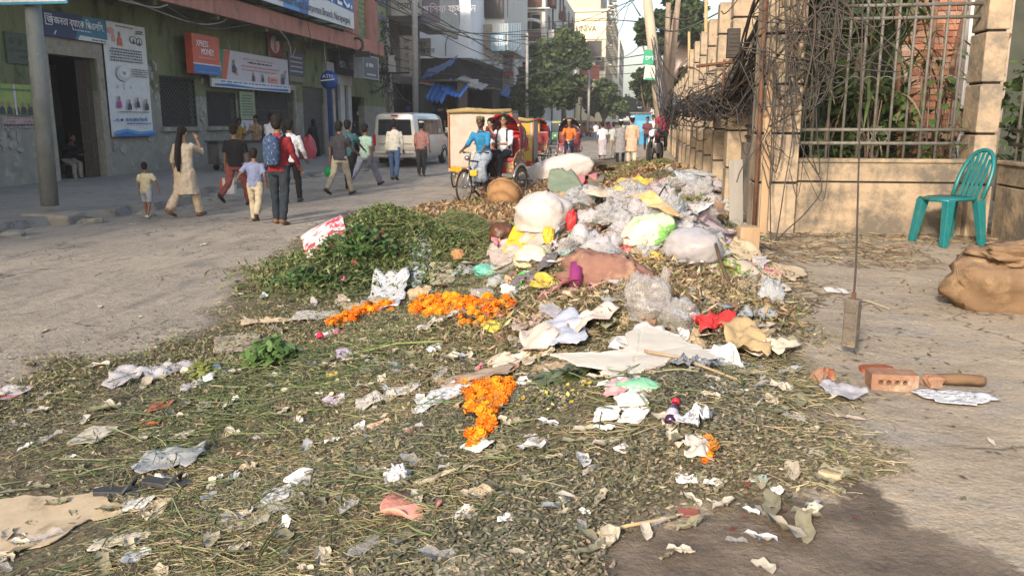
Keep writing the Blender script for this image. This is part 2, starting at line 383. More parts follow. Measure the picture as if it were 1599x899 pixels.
# chopped leaves and weeds, pressed flat over the near ground
box_near = (-4.5, 2.2, 1.2, 9)
xy = sample(400000, box_near, lambda x, y: inlit(x, y)*near(x, y)*np.clip(.52+vnoise(x, y, 2.1, 11)*2.2, .04, 1))
t_ = np.clip(.5+vnoise(xy[:, 0], xy[:, 1], 1.3, 12)*1.6+(.25*(xy[:, 0]+.3)), 0, 1)[:, None]
ca = palette(len(xy), [(.165,.160,.10),(.12,.12,.07),(.215,.205,.14),(.27,.24,.165),(.085,.085,.05),(.13,.15,.07)], [30,26,16,12,14,9])
cb = palette(len(xy), [(.24,.20,.12),(.32,.27,.17),(.17,.14,.08),(.11,.10,.055),(.40,.34,.23),(.15,.16,.075)], [30,22,20,13,8,14])
pick = rng.random(len(xy))[:, None] < t_*.9+.05
tag(leaves('leaf_litter', xy, .0255, .0115, .25, .016, np.clip(np.where(pick, cb, ca)*np.array([1.32,1.27,1.36]), 0, .8), leafm), 'chopped greenish brown leaves trodden flat over the near ground', 'leaf litter', kind='stuff')
# thicker leaf layer on the heaps
xy = sample(135000, (-5, 1.8, 3.0, 16), lambda x, y: inlit(x, y)*(.12+.88*sstep(3.6, 5.2, y))*np.clip(.55+vnoise(x, y, 1.4, 21)*1.6, .05, 1)*np.minimum(1, (5/np.maximum(y, 1))**.8))
ca = palette(len(xy), [(.14,.15,.06),(.19,.20,.09),(.10,.10,.05),(.30,.27,.15),(.27,.20,.115),(.44,.35,.22)], [18,16,12,16,24,14])
tag(leaves('leaf_litter', xy, .046, .016, .55, .045, ca, leafm), 'larger wilted leaves heaped through the middle of the rubbish', 'leaf litter', kind='stuff')
# straw and stalks
def strawd(x, y): return inlit(x, y)*near(x, y)*np.clip(.35+vnoise(x, y, 1.9, 31)*2.0, .03, 1)+.8*np.clip(.5+poly_sd(STRAW, x, y)/.4, 0, 1)*near(x, y)
xy = sample(17000, box_near, strawd)
tag(stems('straw', xy, .085, .003, .1, .02, palette(len(xy), [(.42,.34,.19),(.32,.26,.14),(.22,.2,.1),(.5,.42,.27),(.15,.17,.07)], [24,26,20,10,20]), strawm), 'thin dry straw and stalks strewn over the trodden leaves', 'straw', kind='stuff')
CEN = hit(430, 600)
xy = sample(3600, (-4.2, 1.5, 2.2, 9), lambda x, y: inlit(x, y)*np.clip(.02+vnoise(x, y, 1.2, 41)*.5+1.1*patch(x, y, (CEN.x, CEN.y), .7)+.5*patch(x, y, GR, 1.8), .01, 1))
tag(stems('green_stalks', xy, .24, .006, .12, .05, palette(len(xy), [(.12,.16,.06),(.08,.11,.045),(.17,.20,.09),(.27,.26,.15)], [30,34,20,16]), strawm, .15), 'long cut green stalks lying across the heap', 'plant stalks', kind='stuff')
# the green mounds: grass and cut flower stems
xy = sample(30000, (-5.2, -.3, 6, 11.5), lambda x, y: np.clip(1.3*patch(x, y, GR, .72)+patch(x, y, MG[2], .5)*.8, 0, 1))
g_ = np.clip(.5+vnoise(xy[:, 0], xy[:, 1], 2.6, 51)*1.8, 0, 1)[:, None] > rng.random((len(xy), 1))
cc = np.where(g_, palette(len(xy), [(.08,.125,.04),(.055,.085,.03),(.15,.20,.07),(.24,.27,.12)], [30,26,22,14]), palette(len(xy), [(.22,.24,.09),(.15,.17,.06),(.10,.11,.045),(.30,.26,.14)], [3,3,2,1]))
tag(leaves('green_cuttings', xy, .11, .030, .8, .09, cc, leafm), 'heap of dark green leaves and cut flower foliage', 'plant cuttings', kind='stuff')
xy = sample(22000, (-5, .2, 5.5, 12), lambda x, y: np.clip(1.2*patch(x, y, GR2, .75)+.7*patch(x, y, (GR[0]+.1, GR[1]+.35), .75), 0, 1))
tag(stems('grass_cuttings', xy, .17, .006, .5, .09, palette(len(xy), [(.20,.24,.09),(.13,.17,.06),(.30,.32,.15),(.09,.11,.045),(.34,.29,.17)], [30,26,14,18,12]), strawm, .5), 'mound of tangled yellowish green grass cuttings', 'grass cuttings', kind='stuff')
# dry husks and peelings on the far heaps
FAR = [hp[:2] for hp in (_hp[4], _hp[5], _hp[15])]
def husk(x, y): return np.clip(poly_sd(LIT, x, y)/.5+.3, 0, 1)*np.clip(.35+vnoise(x, y, .9, 61)*2.2, .0, 1)*sstep(10.5, 13, y)
xy = sample(60000, (-5, 1.6, 10, 30), husk)
tg = np.clip(.02+vnoise(xy[:, 0], xy[:, 1], .8, 62)*2.4, 0, 1)[:, None] > rng.random((len(xy), 1))
cc = np.where(tg, palette(len(xy), [(.19,.20,.07),(.12,.14,.05),(.28,.25,.11)], [4,3,2]), palette(len(xy), [(.34,.22,.11),(.22,.13,.07),(.46,.33,.18),(.14,.085,.05),(.52,.43,.28)], [30,28,18,14,8]))
tag(leaves('dry_husks', xy, .15, .06, .9, .11, cc, leafm, .6), 'dry brown husks and peelings heaped towards the rickshaws', 'husks', kind='stuff')
def husk2(x, y): return np.clip(poly_sd(LIT, x, y)/.5+.2, 0, 1)*np.clip(.2+vnoise(x, y, 1.5, 71)*2.4, 0, 1)*sstep(-1.4, -.6, x)*sstep(4.2, 5, y)*(1-sstep(10, 12, y))
xy = sample(24000, (-1.6, 1.6, 4.2, 12), husk2)
tag(leaves('dry_husks', xy, .09, .02, .6, .07, palette(len(xy), [(.40,.29,.17),(.28,.19,.11),(.52,.42,.27),(.17,.12,.07),(.28,.27,.12)], [30,26,16,14,14]), leafm, .5), 'brown husks and dry leaf strips between the plastic bags and the wall', 'husks', kind='stuff')
# loose scraps of leaf and dust out on the road and on the pavement by the wall
xy = sample(13000, (-8, 6, 2, 16), lambda x, y: np.minimum(1, (4/np.maximum(np.hypot(x, y), 1))**1)*np.clip(vnoise(x, y, 1.2, 81)*2+.12+.5*np.exp(-(poly_sd(LIT, x, y)/.9)**2)+.9*(x > .6)*np.exp(-((y-8.9)/.9)**2)-1.2*(poly_sd(WET, x, y) > -.6), 0, 1)*np.where((x > .75) & (y < 7.6), .22, 1))
tag(leaves('leaf_scraps', xy, .05, .02, .2, .006, palette(len(xy), [(.20,.16,.10),(.12,.10,.07),(.33,.28,.19),(.42,.38,.3),(.13,.14,.07)], [3,3,2,1,1]), leafm), 'dry leaf scraps scattered over road and pavement', 'leaf scraps', kind='stuff')
xy = sample(4200, (.6, 5.5, 5.2, 9.4), lambda x, y: np.clip(.12+vnoise(x, y, 1.3, 91)*1.6+1.0*np.exp(-((y-8.9)/.7)**2)+.8*np.exp(-((x-1)/.5)**2), 0, 1))
tag(stems('straw', xy, .22, .008, .08, .01, palette(len(xy), [(.22,.16,.10),(.14,.11,.07),(.40,.32,.2)], [3,3,2]), strawm), 'dry twigs and stalks strewn along the foot of the fence wall', 'straw', kind='stuff')
# rubble by the broken kerb
# ================================================================ right side: boundary wall, fence, garden, chair
YW = on_z(1300, 366, .55).y; ZG = .55
GRV = [on_y(1215, v, YW-.12).z for v in (284, 207, 130, 51)]; STEP = (GRV[3]-GRV[0])/3
LEV = [ZG-.15]+GRV+[GRV[3]+STEP, GRV[3]+2*STEP]
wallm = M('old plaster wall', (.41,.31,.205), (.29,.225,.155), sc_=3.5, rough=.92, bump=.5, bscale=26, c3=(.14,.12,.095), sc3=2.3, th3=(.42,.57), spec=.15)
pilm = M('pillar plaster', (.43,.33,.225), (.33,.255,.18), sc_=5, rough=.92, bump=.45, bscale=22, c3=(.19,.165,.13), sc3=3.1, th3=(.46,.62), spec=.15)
grvm = M('near black joint', (.03,.028,.025), rough=.95)  # near black colour for the grooves between blocks
railm = M('grey painted iron', (.16,.16,.145), (.10,.085,.065), sc_=14, rough=.6, c3=(.19,.10,.05), sc3=9, th3=(.6,.68), spec=.4)
def pillar(x0, x1, y0, y1, label, cat='pillar', grp=None, nlev=6, j=0):
    t = thing('boundary_pillar', label, cat, ((x0+x1)/2, (y0+y1)/2, ZG-.15), 0, grp)
    for i in range(nlev):
        m = MB(); a, b = LEV[i], LEV[i+1]-.022
        m.ab((x0, y0, a), (x1, y1, b)); o = m.build('block', pilm, t, world=True, bevel=.012); o.data.materials[0] = pilm
        if j and i == 3: o.rotation_euler.z = R(j)
    m = MB(); m.ab((x0+.025, y0+.025, LEV[0]+.02), (x1-.025, y1-.025, LEV[nlev]-.05)); m.build('core', grvm, t, world=True)
    return t
XL = on_y(1180, 250, YW-.12).x; XR = on_y(1247, 250, YW-.12).x
pillar(XL, XR, YW-.12, YW+.33, 'broad tan block pillar at the near corner of the fence, hung with cables')
CX0 = on_y(1530, 150, YW-.10).x; CX1 = on_y(1566, 150, YW-.10).x
pillar(CX0, CX1, YW-.10, YW+.3, 'narrow block pillar behind the teal chair, half in shade')
ypil = [YW+2.7+2.15*k for k in range(15)]
for k, y in enumerate(ypil):
    pillar(XL-.02, XL+.40, y, y+.40, 'tan pillar with dark joints in the long row beside the rubbish', 'pillar', 'wall pillars receding along the street', 6 if k < 6 else 5)
# low walls with one dark joint
def lowwall(a, b, label, thick=.16, along='x'):
    t = thing('low_wall', label, 'wall', (*a, ZG-.15)); zt = on_y(1350, 248, YW).z
    for (z0, z1, nm) in ((ZG-.15, LEV[1]-.012, 'plinth'), (LEV[1]+.006, zt-.04, 'panel')):
        m = MB()
        if along == 'x': m.ab((a[0], a[1], z0), (b[0], a[1]+thick, z1))
        else: m.ab((a[0], a[1], z0), (a[0]+thick, b[1], z1))
        m.build(nm, wallm, t, world=True, bevel=.008)
    m = MB()
    if along == 'x': m.ab((a[0]+.01, a[1]+.02, LEV[1]-.03), (b[0]-.01, a[1]+thick-.02, LEV[1]+.03))
    else: m.ab((a[0]+.02, a[1]+.01, LEV[1]-.03), (a[0]+thick-.02, b[1]-.01, LEV[1]+.03))
    m.build('joint', grvm, t, world=True)
    m = MB()
    if along == 'x': m.ab((a[0], a[1]-.02, zt-.04), (b[0], a[1]+thick+.02, zt))
    else: m.ab((a[0]-.02, a[1], zt-.04), (a[0]+thick+.02, b[1], zt))
    m.build('coping', wallm, t, world=True, bevel=.01)
    return zt
ZT = lowwall((XR+.004, YW), (CX0-.004, YW), 'stained tan low wall under the fence, behind the hanging weight')
lowwall((CX1+.03, 3.0), (CX1+.03, YW-.104), 'dark stained low side wall running towards the viewer beside the jute sack', along='y')
def fence(n, P, label, zr=None):
    """P(s) -> point at distance s along the fence; posts .152 apart"""
    t = thing('iron_fence', label, 'fence', P(0)); Lf = n*.152
    for z in ZR:
        m = MB(); a, b = Vector(P(0)), Vector(P(Lf)); a.z = b.z = z; m.tube([a, b], .019, 8); m.build('rail', railm, t, True, world=True)
    m0 = None
    for i in range(1, n):
        p = Vector(P(i*.152)); m = MB(); q = Vector(P(i*.152+.02)); lean = (q-p)
        m.tube([(p.x, p.y, ZT-.02), (p.x, p.y, ZR[3]+.45)], .015, 8); m.build('bar', railm, t, True, world=True)
    zh = on_y(1350, 128, YW).z
    for i in range(1, n-1):
        a, b = Vector(P(i*.152)), Vector(P((i+1)*.152)); pts = []
        for k in range(9):
            q = math.pi*k/8; p = (a+b)/2-(b-a)*.46*math.cos(q); p.z = zh+math.sin(q)*.055; pts.append(p)
        MB().tube(pts, .005, 5).build('hoop', railm, t, True, world=True)
    for i in ((4, 5) if n > 9 else (3,)):
        a, b = Vector(P(i*.152)), Vector(P((i+1)*.152)); c = (a+b)/2; c.z = (ZR[0]+ZR[1])/2; pts = []
        for k in range(17):
            q = 2*math.pi*k/16; p = c+(b-a)*.42*math.cos(q); p.z += math.sin(q)*.062; pts.append(p)
        MB().tube(pts, .006, 5).build('ring', railm, t, True, world=True)
    return t
ZR = [on_y(1380, v, YW+.08).z for v in (224, 203, 29, 9)]
nb = int((CX0-XR)/.152)
fence(nb+1, lambda s: (XR+s*(CX0-XR)/((nb+1)*.152), YW+.08, ZT), 'grey iron bar fence with hoops between the two near pillars')
fence(36, lambda s: (CX1+.11, YW-.12-s, ZT), 'dark iron bar fence on the side wall at the right edge')
# the long wall beyond the corner pillar
t = thing('long_wall', 'low grey brown wall standing between the receding pillars', 'wall', (XL+.2, YW+.4, ZG-.15))
darkwall = M('weathered shaded wall', (.27,.22,.165), (.17,.15,.125), sc_=3, rough=.95, bump=.5, bscale=20, c3=(.09,.085,.08), sc3=2, th3=(.5,.62))  # street side of the wall: shade put into a darker base, blotches are stains
for k in range(len(ypil)):
    y0 = (YW+.334 if k == 0 else ypil[k-1]+.404); y1 = ypil[k]-.004
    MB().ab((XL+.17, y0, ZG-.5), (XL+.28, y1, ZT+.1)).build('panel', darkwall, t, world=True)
for k in range(len(ypil)):
    y0 = (YW+.334 if k == 0 else ypil[k-1]+.404); y1 = ypil[k]-.004
    for z in (ZT+.18, ZT+.32, ZT+1.25): MB().tube([(XL+.22, y0, z), (XL+.22, y1, z)], .018, 6).build('rail', railm, t, True, world=True)
    if k < 7:
        for i in range(1, 11):
            y = y0+(y1-y0)*i/11; MB().tube([(XL+.22, y, ZT+.1), (XL+.22, y, ZT+1.6)], .012, 5).build('bar', railm, t, True, world=True)
# brick wall in the garden: each brick in the part that shows
brk = [M('brick red %d' % i, c, tuple(q*.75 for q in c), sc_=20, rough=.95, bump=.5, spec=.1) for i, c in enumerate([(.34,.15,.09),(.40,.19,.12),(.28,.12,.08),(.38,.23,.16)])]
mort = M('mortar', (.42,.34,.26), (.3,.24,.19), sc_=30, rough=.95)
YB = YW+2.2; bx0 = on_y(1405, 100, YB).x; bx1 = on_y(1528, 100, YB).x+.35
t = thing('brick_wall', 'red brick wall of a building seen through the fence bars', 'wall', (bx0, YB, 0))
MB().ab((bx0+.01, YB+.012, .2), (bx1-.01, YB+.3, 4.6)).build('mortar', mort, t, world=True)
bm_ = []
for q in range(4):
    me = MB().box((0,0,0), (.222, .1, .064)).build('brick', brk[q]); bm_.append(me.data); bpy.data.objects.remove(me)
bw, bh = .236, .076; zz = 1.15; cnt = 0; row = 0
while cnt < 296:
    for i in range(8):
        x = bx0+.12+i*bw+(bw/2 if row % 2 else 0)
        if x > bx1-.12: continue
        o = bpy.data.objects.new('brick', bm_[(i*7+row*3+random.randint(0, 1)) % 4]); C.objects.link(o); o.parent = t
        o.location = (x-bx0, .04+random.uniform(-.006, .006), zz); o.rotation_euler = (random.uniform(-.02, .02), random.uniform(-.012, .012), random.uniform(-.02, .02)); cnt += 1
    zz += bh; row += 1
MB().ab((on_y(1507, 80, YB-.3).x, YB-.35, .3), (on_y(1524, 80, YB-.3).x, YB-.06, 3.1)).build('white_panel', paint('white paint', (.75,.73,.68)), t, world=True)
tag(MB().ab((XR+.2, YW+4.2, .3), (9, YW+4.5, 5.2)).build('garden_backdrop', M('shaded plaster', (.07,.075,.055), (.04,.045,.033), sc_=2)), 'shade toned backdrop wall behind the garden plants', 'building')  # backdrop wall: the gloom behind the plants is put into its dark colour

# ---------------------------------------------------------------- plants
def leafset(mb, c, d, L_, W_, droop, n=5, nrm=Vector((0,0,1))):
    """one strap leaf as a bent strip"""
    d = Vector(d).normalized(); s = d.cross(nrm); s = s.normalized() if s.length > .01 else Vector((1,0,0)); p = Vector(c); vs = []; fs = []
    for i in range(n+1):
        f = i/n; w_ = W_*(math.sin(math.pi*(.12+.88*f)) if f < 1 else .02); vs += [p-s*w_/2, p+s*w_/2]
        d = (d+Vector((0,0,-droop/n))).normalized(); p = p+d*L_/n
    fs = [(2*i, 2*i+1, 2*i+3, 2*i+2) for i in range(n)]; mb.add(vs, fs)
def cards(c, rad, n, size, cols, mat, name, parent, ratio=.5, seed=0, shell=.35):
    """many leaf-sized faces spread through a crown made of clumps; c, rad lists"""
    r_ = np.random.default_rng(seed); Vs = []; Cs = []
    for (cc, rr, k) in zip(c, rad, n):
        u = r_.normal(size=(k, 3)); u /= np.linalg.norm(u, axis=1)[:, None]; q = r_.uniform(shell, 1, (k, 1))**.6
        noise_ = 1+.35*np.sin(u[:, :1]*5+cc[0])*np.cos(u[:, 1:2]*4+cc[1]); P = np.array(cc)+u*q*np.array(rr)*noise_
        a = r_.normal(size=(k, 3)); a[:, 2] *= .6; a /= np.linalg.norm(a, axis=1)[:, None]; b = np.cross(a, r_.normal(size=(k, 3))); b /= np.linalg.norm(b, axis=1)[:, None]
        s_ = size*r_.uniform(.5, 1.3, (k, 1)); nn = np.cross(a, b)
        V = np.stack([P-a*s_, P-b*s_*ratio+nn*s_*.15, P+a*s_, P+b*s_*ratio+nn*s_*.15], 1).reshape(-1, 3); Vs.append(V)
        cs = np.array(cols)[r_.integers(0, len(cols), k)]*r_.uniform(.75, 1.25, (k, 1)); Cs.append(np.repeat(cs, 4, 0))
    V = np.concatenate(Vs); K = len(V)//4; i = np.arange(K)*4
    o = fast_mesh(name, V, np.stack([i, i+1, i+2, i+3], 1), mat, np.concatenate(Cs)); o.parent = parent
    if parent is not None: o.matrix_parent_inverse = matrix_of(parent).inverted()
    return o
crownm = M('tree leaves', (1,1,1), (.8,.8,.8), sc_=3, rough=.6, bump=0, attr='tint', trans=.25)
bark = M('bark', (.20,.15,.11), (.12,.09,.07), sc_=12, rough=.95, bump=.8, stretch=(1,1,.25))
GREENS = [(.05,.085,.025),(.075,.12,.035),(.10,.15,.05),(.035,.06,.02)]
def frond(mb, o, d, L_, k=11, lw=.02, ll=.32, droop=1.0):
    p = Vector(o); d = Vector(d).normalized(); n = 12; pts = [p.copy()]
    for i in range(n):
        d = (d+Vector((0,0,-droop/n))).normalized(); p = p+d*L_/n; pts.append(p.copy())
        if i > 1:
            s = d.cross(Vector((0,0,1))).normalized()
            for q in (-1, 1): leafset(mb, p, s*q+d*.6, ll*(1-.5*i/n), lw, .7, 3)
    mb.tube(pts, [.008*(1-.7*i/n) for i in range(n+1)], 4)
palm_leaf = M('palm leaf', (.10,.15,.05), (.055,.085,.03), sc_=8, rough=.5, bump=0, trans=.2)
drym = M('dry hanging leaf', (.22,.19,.11), (.13,.11,.06), sc_=8, rough=.8, bump=0, trans=.15)
t = thing('tall_garden_tree', 'thin trunked garden tree with long drooping strap leaves behind the fence', 'tree', (XR+1.3, YW+.75, .5))
m = MB(); x0 = XR+1.35
for (dx, top, lean) in ((0, 3.6, .12), (.14, 3.3, .3), (-.12, 3.7, -.25), (.3, 2.6, .55)):
    m.tube([(x0+dx*.5, YW+.75, .5), (x0+dx, YW+.72, 1.2), (x0+dx+lean*.4, YW+.7, 2.0), (x0+dx+lean, YW+.75, top)], [.045, .038, .032, .02], 7)
m.build('trunk', M('reddish bark', (.24,.13,.08), (.15,.09,.06), sc_=10, rough=.9, bump=.6), t, True, world=True)
m = MB(); md = MB(); rr = random.Random(3)
for i in range(330):
    c = (x0+rr.uniform(-1.25, .12)+rr.gauss(0, .15), YW+.55+rr.uniform(-.2, .6), rr.uniform(1.7, 3.9)); a = rr.uniform(0, 6.28)
    leafset(m if rr.random() < .62 else md, c, (math.cos(a), math.sin(a)*.6, rr.uniform(-.4, .6)), rr.uniform(.4, .8), .035, 1.9, 6)
m.build('crown', palm_leaf, t, world=True); md.build('dry_leaves', drym, t, world=True)
def shrub(x, y, z, rx, rz_, n, size, label, cols=GREENS, seed=1, name='garden_shrub', ratio=.5):
    t = thing(name, label, 'shrub', (x, y, .5)); rr = random.Random(seed); m = MB()
    for i in range(7):
        a = rr.uniform(0, 6.28); m.tube([(x+rr.uniform(-.1, .1), y, .45), (x+math.cos(a)*rx*.3, y+math.sin(a)*.2, z), (x+math.cos(a)*rx*.7, y+math.sin(a)*.3, z+rz_*.6)], [.018, .013, .006], 5)
    m.build('stems', bark, t, True, world=True)
    cc = [(x+rr.uniform(-1, 1)*rx*.7, y+rr.uniform(-.25, .25), z+rr.uniform(-1, 1)*rz_*.7) for _ in range(9)]
    cards(cc, [(rx*.4, .3, rz_*.35)]*9, [n//9]*9, size, cols, crownm, 'foliage', t, ratio, seed, .1); return t
shrub(XR+.35, YW+.7, 1.45, .5, .85, 900, .07, 'dark leafy shrub behind the left end of the near fence', seed=1)
shrub(XR+1.15, YW+.9, 1.2, .6, .6, 800, .075, 'low spiky green shrub behind the middle of the near fence', GREENS+[(.16,.19,.09)], 2, ratio=.22)
shrub(XR+.9, YW+2.4, 2.7, 1.3, 1.4, 2200, .1, 'tall dense evergreen filling the garden behind the cables', [(.04,.065,.02),(.06,.09,.03),(.09,.12,.05)], 3)
t = thing('broad_leaf_plant', 'glossy broad leaved plant in front of the brick wall', 'plant', (CX0-.25, YW+.6, .5)); m = MB(); ms = MB()
px_ = CX0-.18
for i in range(60):
    z = 1.1+1.35*rr.random(); a = rr.uniform(0, 6.28); r0 = rr.uniform(.05, .22); c = (px_+math.cos(a)*r0, YW+.55+math.sin(a)*r0, z)
    leafset(m, c, (math.cos(a), math.sin(a), .5), rr.uniform(.22, .34), .10, 1.2, 5)
for i in range(5): ms.tube([(px_+i*.03-.06, YW+.55, .45), (px_+i*.06-.12, YW+.55, 1.5), (px_+i*.09-.18, YW+.55, 2.3)], [.014, .011, .006], 5)
m.build('leaves', M('glossy leaf', (.07,.14,.035), (.035,.075,.02), sc_=4, rough=.3, bump=0, spec=.6, trans=.15), t, world=True); ms.build('stem', bark, t, True, world=True)
t = thing('banana_like_plant', 'dark fronds hanging low against the bars near the middle of the fence', 'plant', (XR+1.7, YW+.5, .5)); m = MB()
for i in range(14):
    a = i*.45; frond(m, (XR+1.75, YW+.55, 1.15), (math.cos(a), math.sin(a)*.4, 1.1), .75, droop=1.8)
m.build('fronds', palm_leaf, t, world=True)
shrub(CX0-.75, YW+.85, 1.5, .4, .7, 900, .075, 'leafy dark shrub half covering the brick wall behind the bars', seed=26)
shrub(CX1+.75, YW+.25, 1.7, .6, 1.3, 1500, .07, 'dark shrub crowding behind the corner pillar at the right edge', seed=16)
shrub(XR+3.9, YW+.3, 1.6, .8, 1.1, 1300, .07, 'dark shrub behind the fence of the side wall', seed=6)

# ---------------------------------------------------------------- teal plastic chair
teal = M('teal plastic', (.010,.17,.18), (.008,.12,.13), sc_=25, rough=.38, bump=.06, spec=.5, c3=(.06,.17,.16), sc3=6, th3=(.5,.75))
pc = hit(1477, 380); pc.z = Hs(pc.x, pc.y)
t = thing('plastic_chair', 'teal plastic chair without arms standing against the fence pillar', 'chair', pc, R(113)); t.scale = (.97, .97, .97)
seat = [];
for (z, k) in ((.435, .94), (.45, 1.0), (.462, .985)):
    seat.append([Vector(((.205-.02*(math.sin(q) < -.3))*k*(abs(math.cos(q))**.55)*(1 if math.cos(q) > 0 else -1), .205*k*(abs(math.sin(q))**.55)*(1 if math.sin(q) > 0 else -1), z-.012*max(0, math.sin(q)))) for q in [i*math.pi/12 for i in range(24)]])
MB().loft(seat).build('seat', teal, t, True)
MB().tube([(.2, .19, .44), (0, .215, .435), (-.2, .19, .44)], .016, 6).build('seat_rim', teal, t, True)
for (sx, sy) in ((1,1), (-1,1), (1,-1), (-1,-1)):
    m = MB(); rings = []
    for z, f in ((0, 1.0), (.2, .92), (.44, .8)):
        cx, cy = sx*(.17+.045*(1-z/.44)), sy*(.17+.05*(1-z/.44)); wd = .03+.014*z/.44
        rings.append([Vector((cx+a*wd, cy+b*wd, z)) for a, b in ((-1,-1),(1,-1),(1,1),(-1,1))])
    m.loft(rings); m.build('leg', teal, t, bevel=.008)
bk = MB(); ptsL = []
for i in range(25):                                   # arched back frame
    f = i/24; q = math.pi*f; z = .45+.46*math.sin(q)**.55 if 0 < f < 1 else .45
    x = -.19*math.cos(q)*(1.0 if f in (0, 1) else 1.05); y = -.19-(z-.45)*.34; ptsL.append((x, y, z))
bk.tube(ptsL, .021, 8); bk.build('backrest_frame', teal, t, True)
for i in range(5):
    x = (i-2)*.055; top = .45+.46*(1-(x/.205)**2)**.5*.97; y0 = -.19; MB().box((x, -.19-(.5*(top-.45))*.34, .45+(top-.45)/2), (.036, .010, (top-.45)*1.05), (R(18.8), 0, 0)).build('back_slat', teal, t, bevel=.003)
# ---------------------------------------------------------------- jute sack
def nz(v, s, o=0): return noise.noise(Vector((v[0]*s+o, v[1]*s-o, v[2]*s+o*2)))
def blob(name, label, cat, c, size, rz, mat, amp=.12, freq=3, seed=0, group=None, seg=36, rg=22, flat=.24, power=.88, fine=.0, tilt=0, mods=None, kind=None):
    """lumpy bag: squashed where it rests on the ground"""
    vs = []; fs = []; rr = random.Random(seed)
    for i in range(rg+1):
        t_ = math.pi*i/rg
        for k in range(seg):
            q = 2*math.pi*k/seg; st, ct = max(math.sin(t_), .001)**power, math.cos(t_)
            ct = (abs(ct)**power)*(1 if ct > 0 else -1); sg = lambda v: (abs(v)**.85)*(1 if v > 0 else -1)
            p = Vector((st*sg(math.cos(q)), st*sg(math.sin(q)), -ct))
            n_ = 1+amp*2*nz(p, freq*.5, seed)+amp*abs(nz(p, freq*1.3, seed+5))*1.4-amp*.3+fine*nz(p, freq*5, seed+9)-fine*1.3*abs(nz(p, freq*2.3, seed+21))*2+fine*.5
            p = Vector((p.x*size[0]/2*n_, p.y*size[1]/2*n_, p.z*size[2]/2*n_))
            if tilt: p.z += p.x*tilt
            p.z *= 1/(1-flat*.9)
            if p.z < -size[2]/2*(1-flat*2)+0: p.z = -size[2]/2*(1-flat*2)-.02*size[2]*(i/rg)
            vs.append(p)
    zmin = min(p.z for p in vs)
    for p in vs: p.z -= zmin
    fs = [(i*seg+k, i*seg+(k+1) % seg, (i+1)*seg+(k+1) % seg, (i+1)*seg+k) for i in range(rg) for k in range(seg)]
    m = MB(); m.add(vs, fs); o = m.build(name, mat, None, True, (c[0], c[1], c[2]-.02)); o.rotation_euler.z = rz
    if mods: mods(o)
    return tag(o, label, cat, group, kind)
def weave(name, c, c2, sc_, bump=.5, c3=None, rough=.9):
    m = M(name, c, c2, sc_=5, rough=rough, bump=0, c3=c3, sc3=4, th3=(.5,.7), spec=.15); nt = m.node_tree; N = nt.nodes; L = nt.links
    tc = N.new('ShaderNodeTexCoord'); hs = []
    for ax in ('X', 'Z'):
        w_ = N.new('ShaderNodeTexWave'); w_.bands_direction = ax; w_.inputs['Scale'].default_value = sc_; w_.inputs['Distortion'].default_value = .8; L.new(tc.outputs['Object'], w_.inputs[0]); hs.append(w_.outputs[1])
    a = N.new('ShaderNodeMath'); a.operation = 'MAXIMUM'; L.new(hs[0], a.inputs[0]); L.new(hs[1], a.inputs[1])
    b = N.new('ShaderNodeBump'); b.inputs['Strength'].default_value = bump; b.inputs['Distance'].default_value = .004; L.new(a.outputs[0], b.inputs['Height']); L.new(b.outputs[0], N['Principled BSDF'].inputs['Normal']); return m
jute = weave('jute', (.30,.195,.115), (.20,.13,.075), 55, .8, (.50,.34,.2))
ps = hit(1575, 492)
js = thing('jute_sack', 'full brown jute sack with a folded mouth lying at the right edge', 'sack', (ps.x+.10, ps.y+.25, ps.z), R(8))
o = blob('bag', None, None, (0,0,0), (.84,.52,.40), 0, jute, .12, 3.2, 4, tilt=-.06, fine=.05, power=1.0, flat=.13); o.parent = js
o = blob('folded_mouth', None, None, (.05,-.03,.29), (.66,.34,.15), .05, jute, .26, 5, 14, flat=.1, fine=.08); o.parent = js
m = MB(); m.tube([(-.38+.02*math.cos(i), -.06+i*.03, .10+.03*math.sin(i*1.7)) for i in range(6)], .035, 8, flat=.6); m.build('corner_fold', jute, js, True)

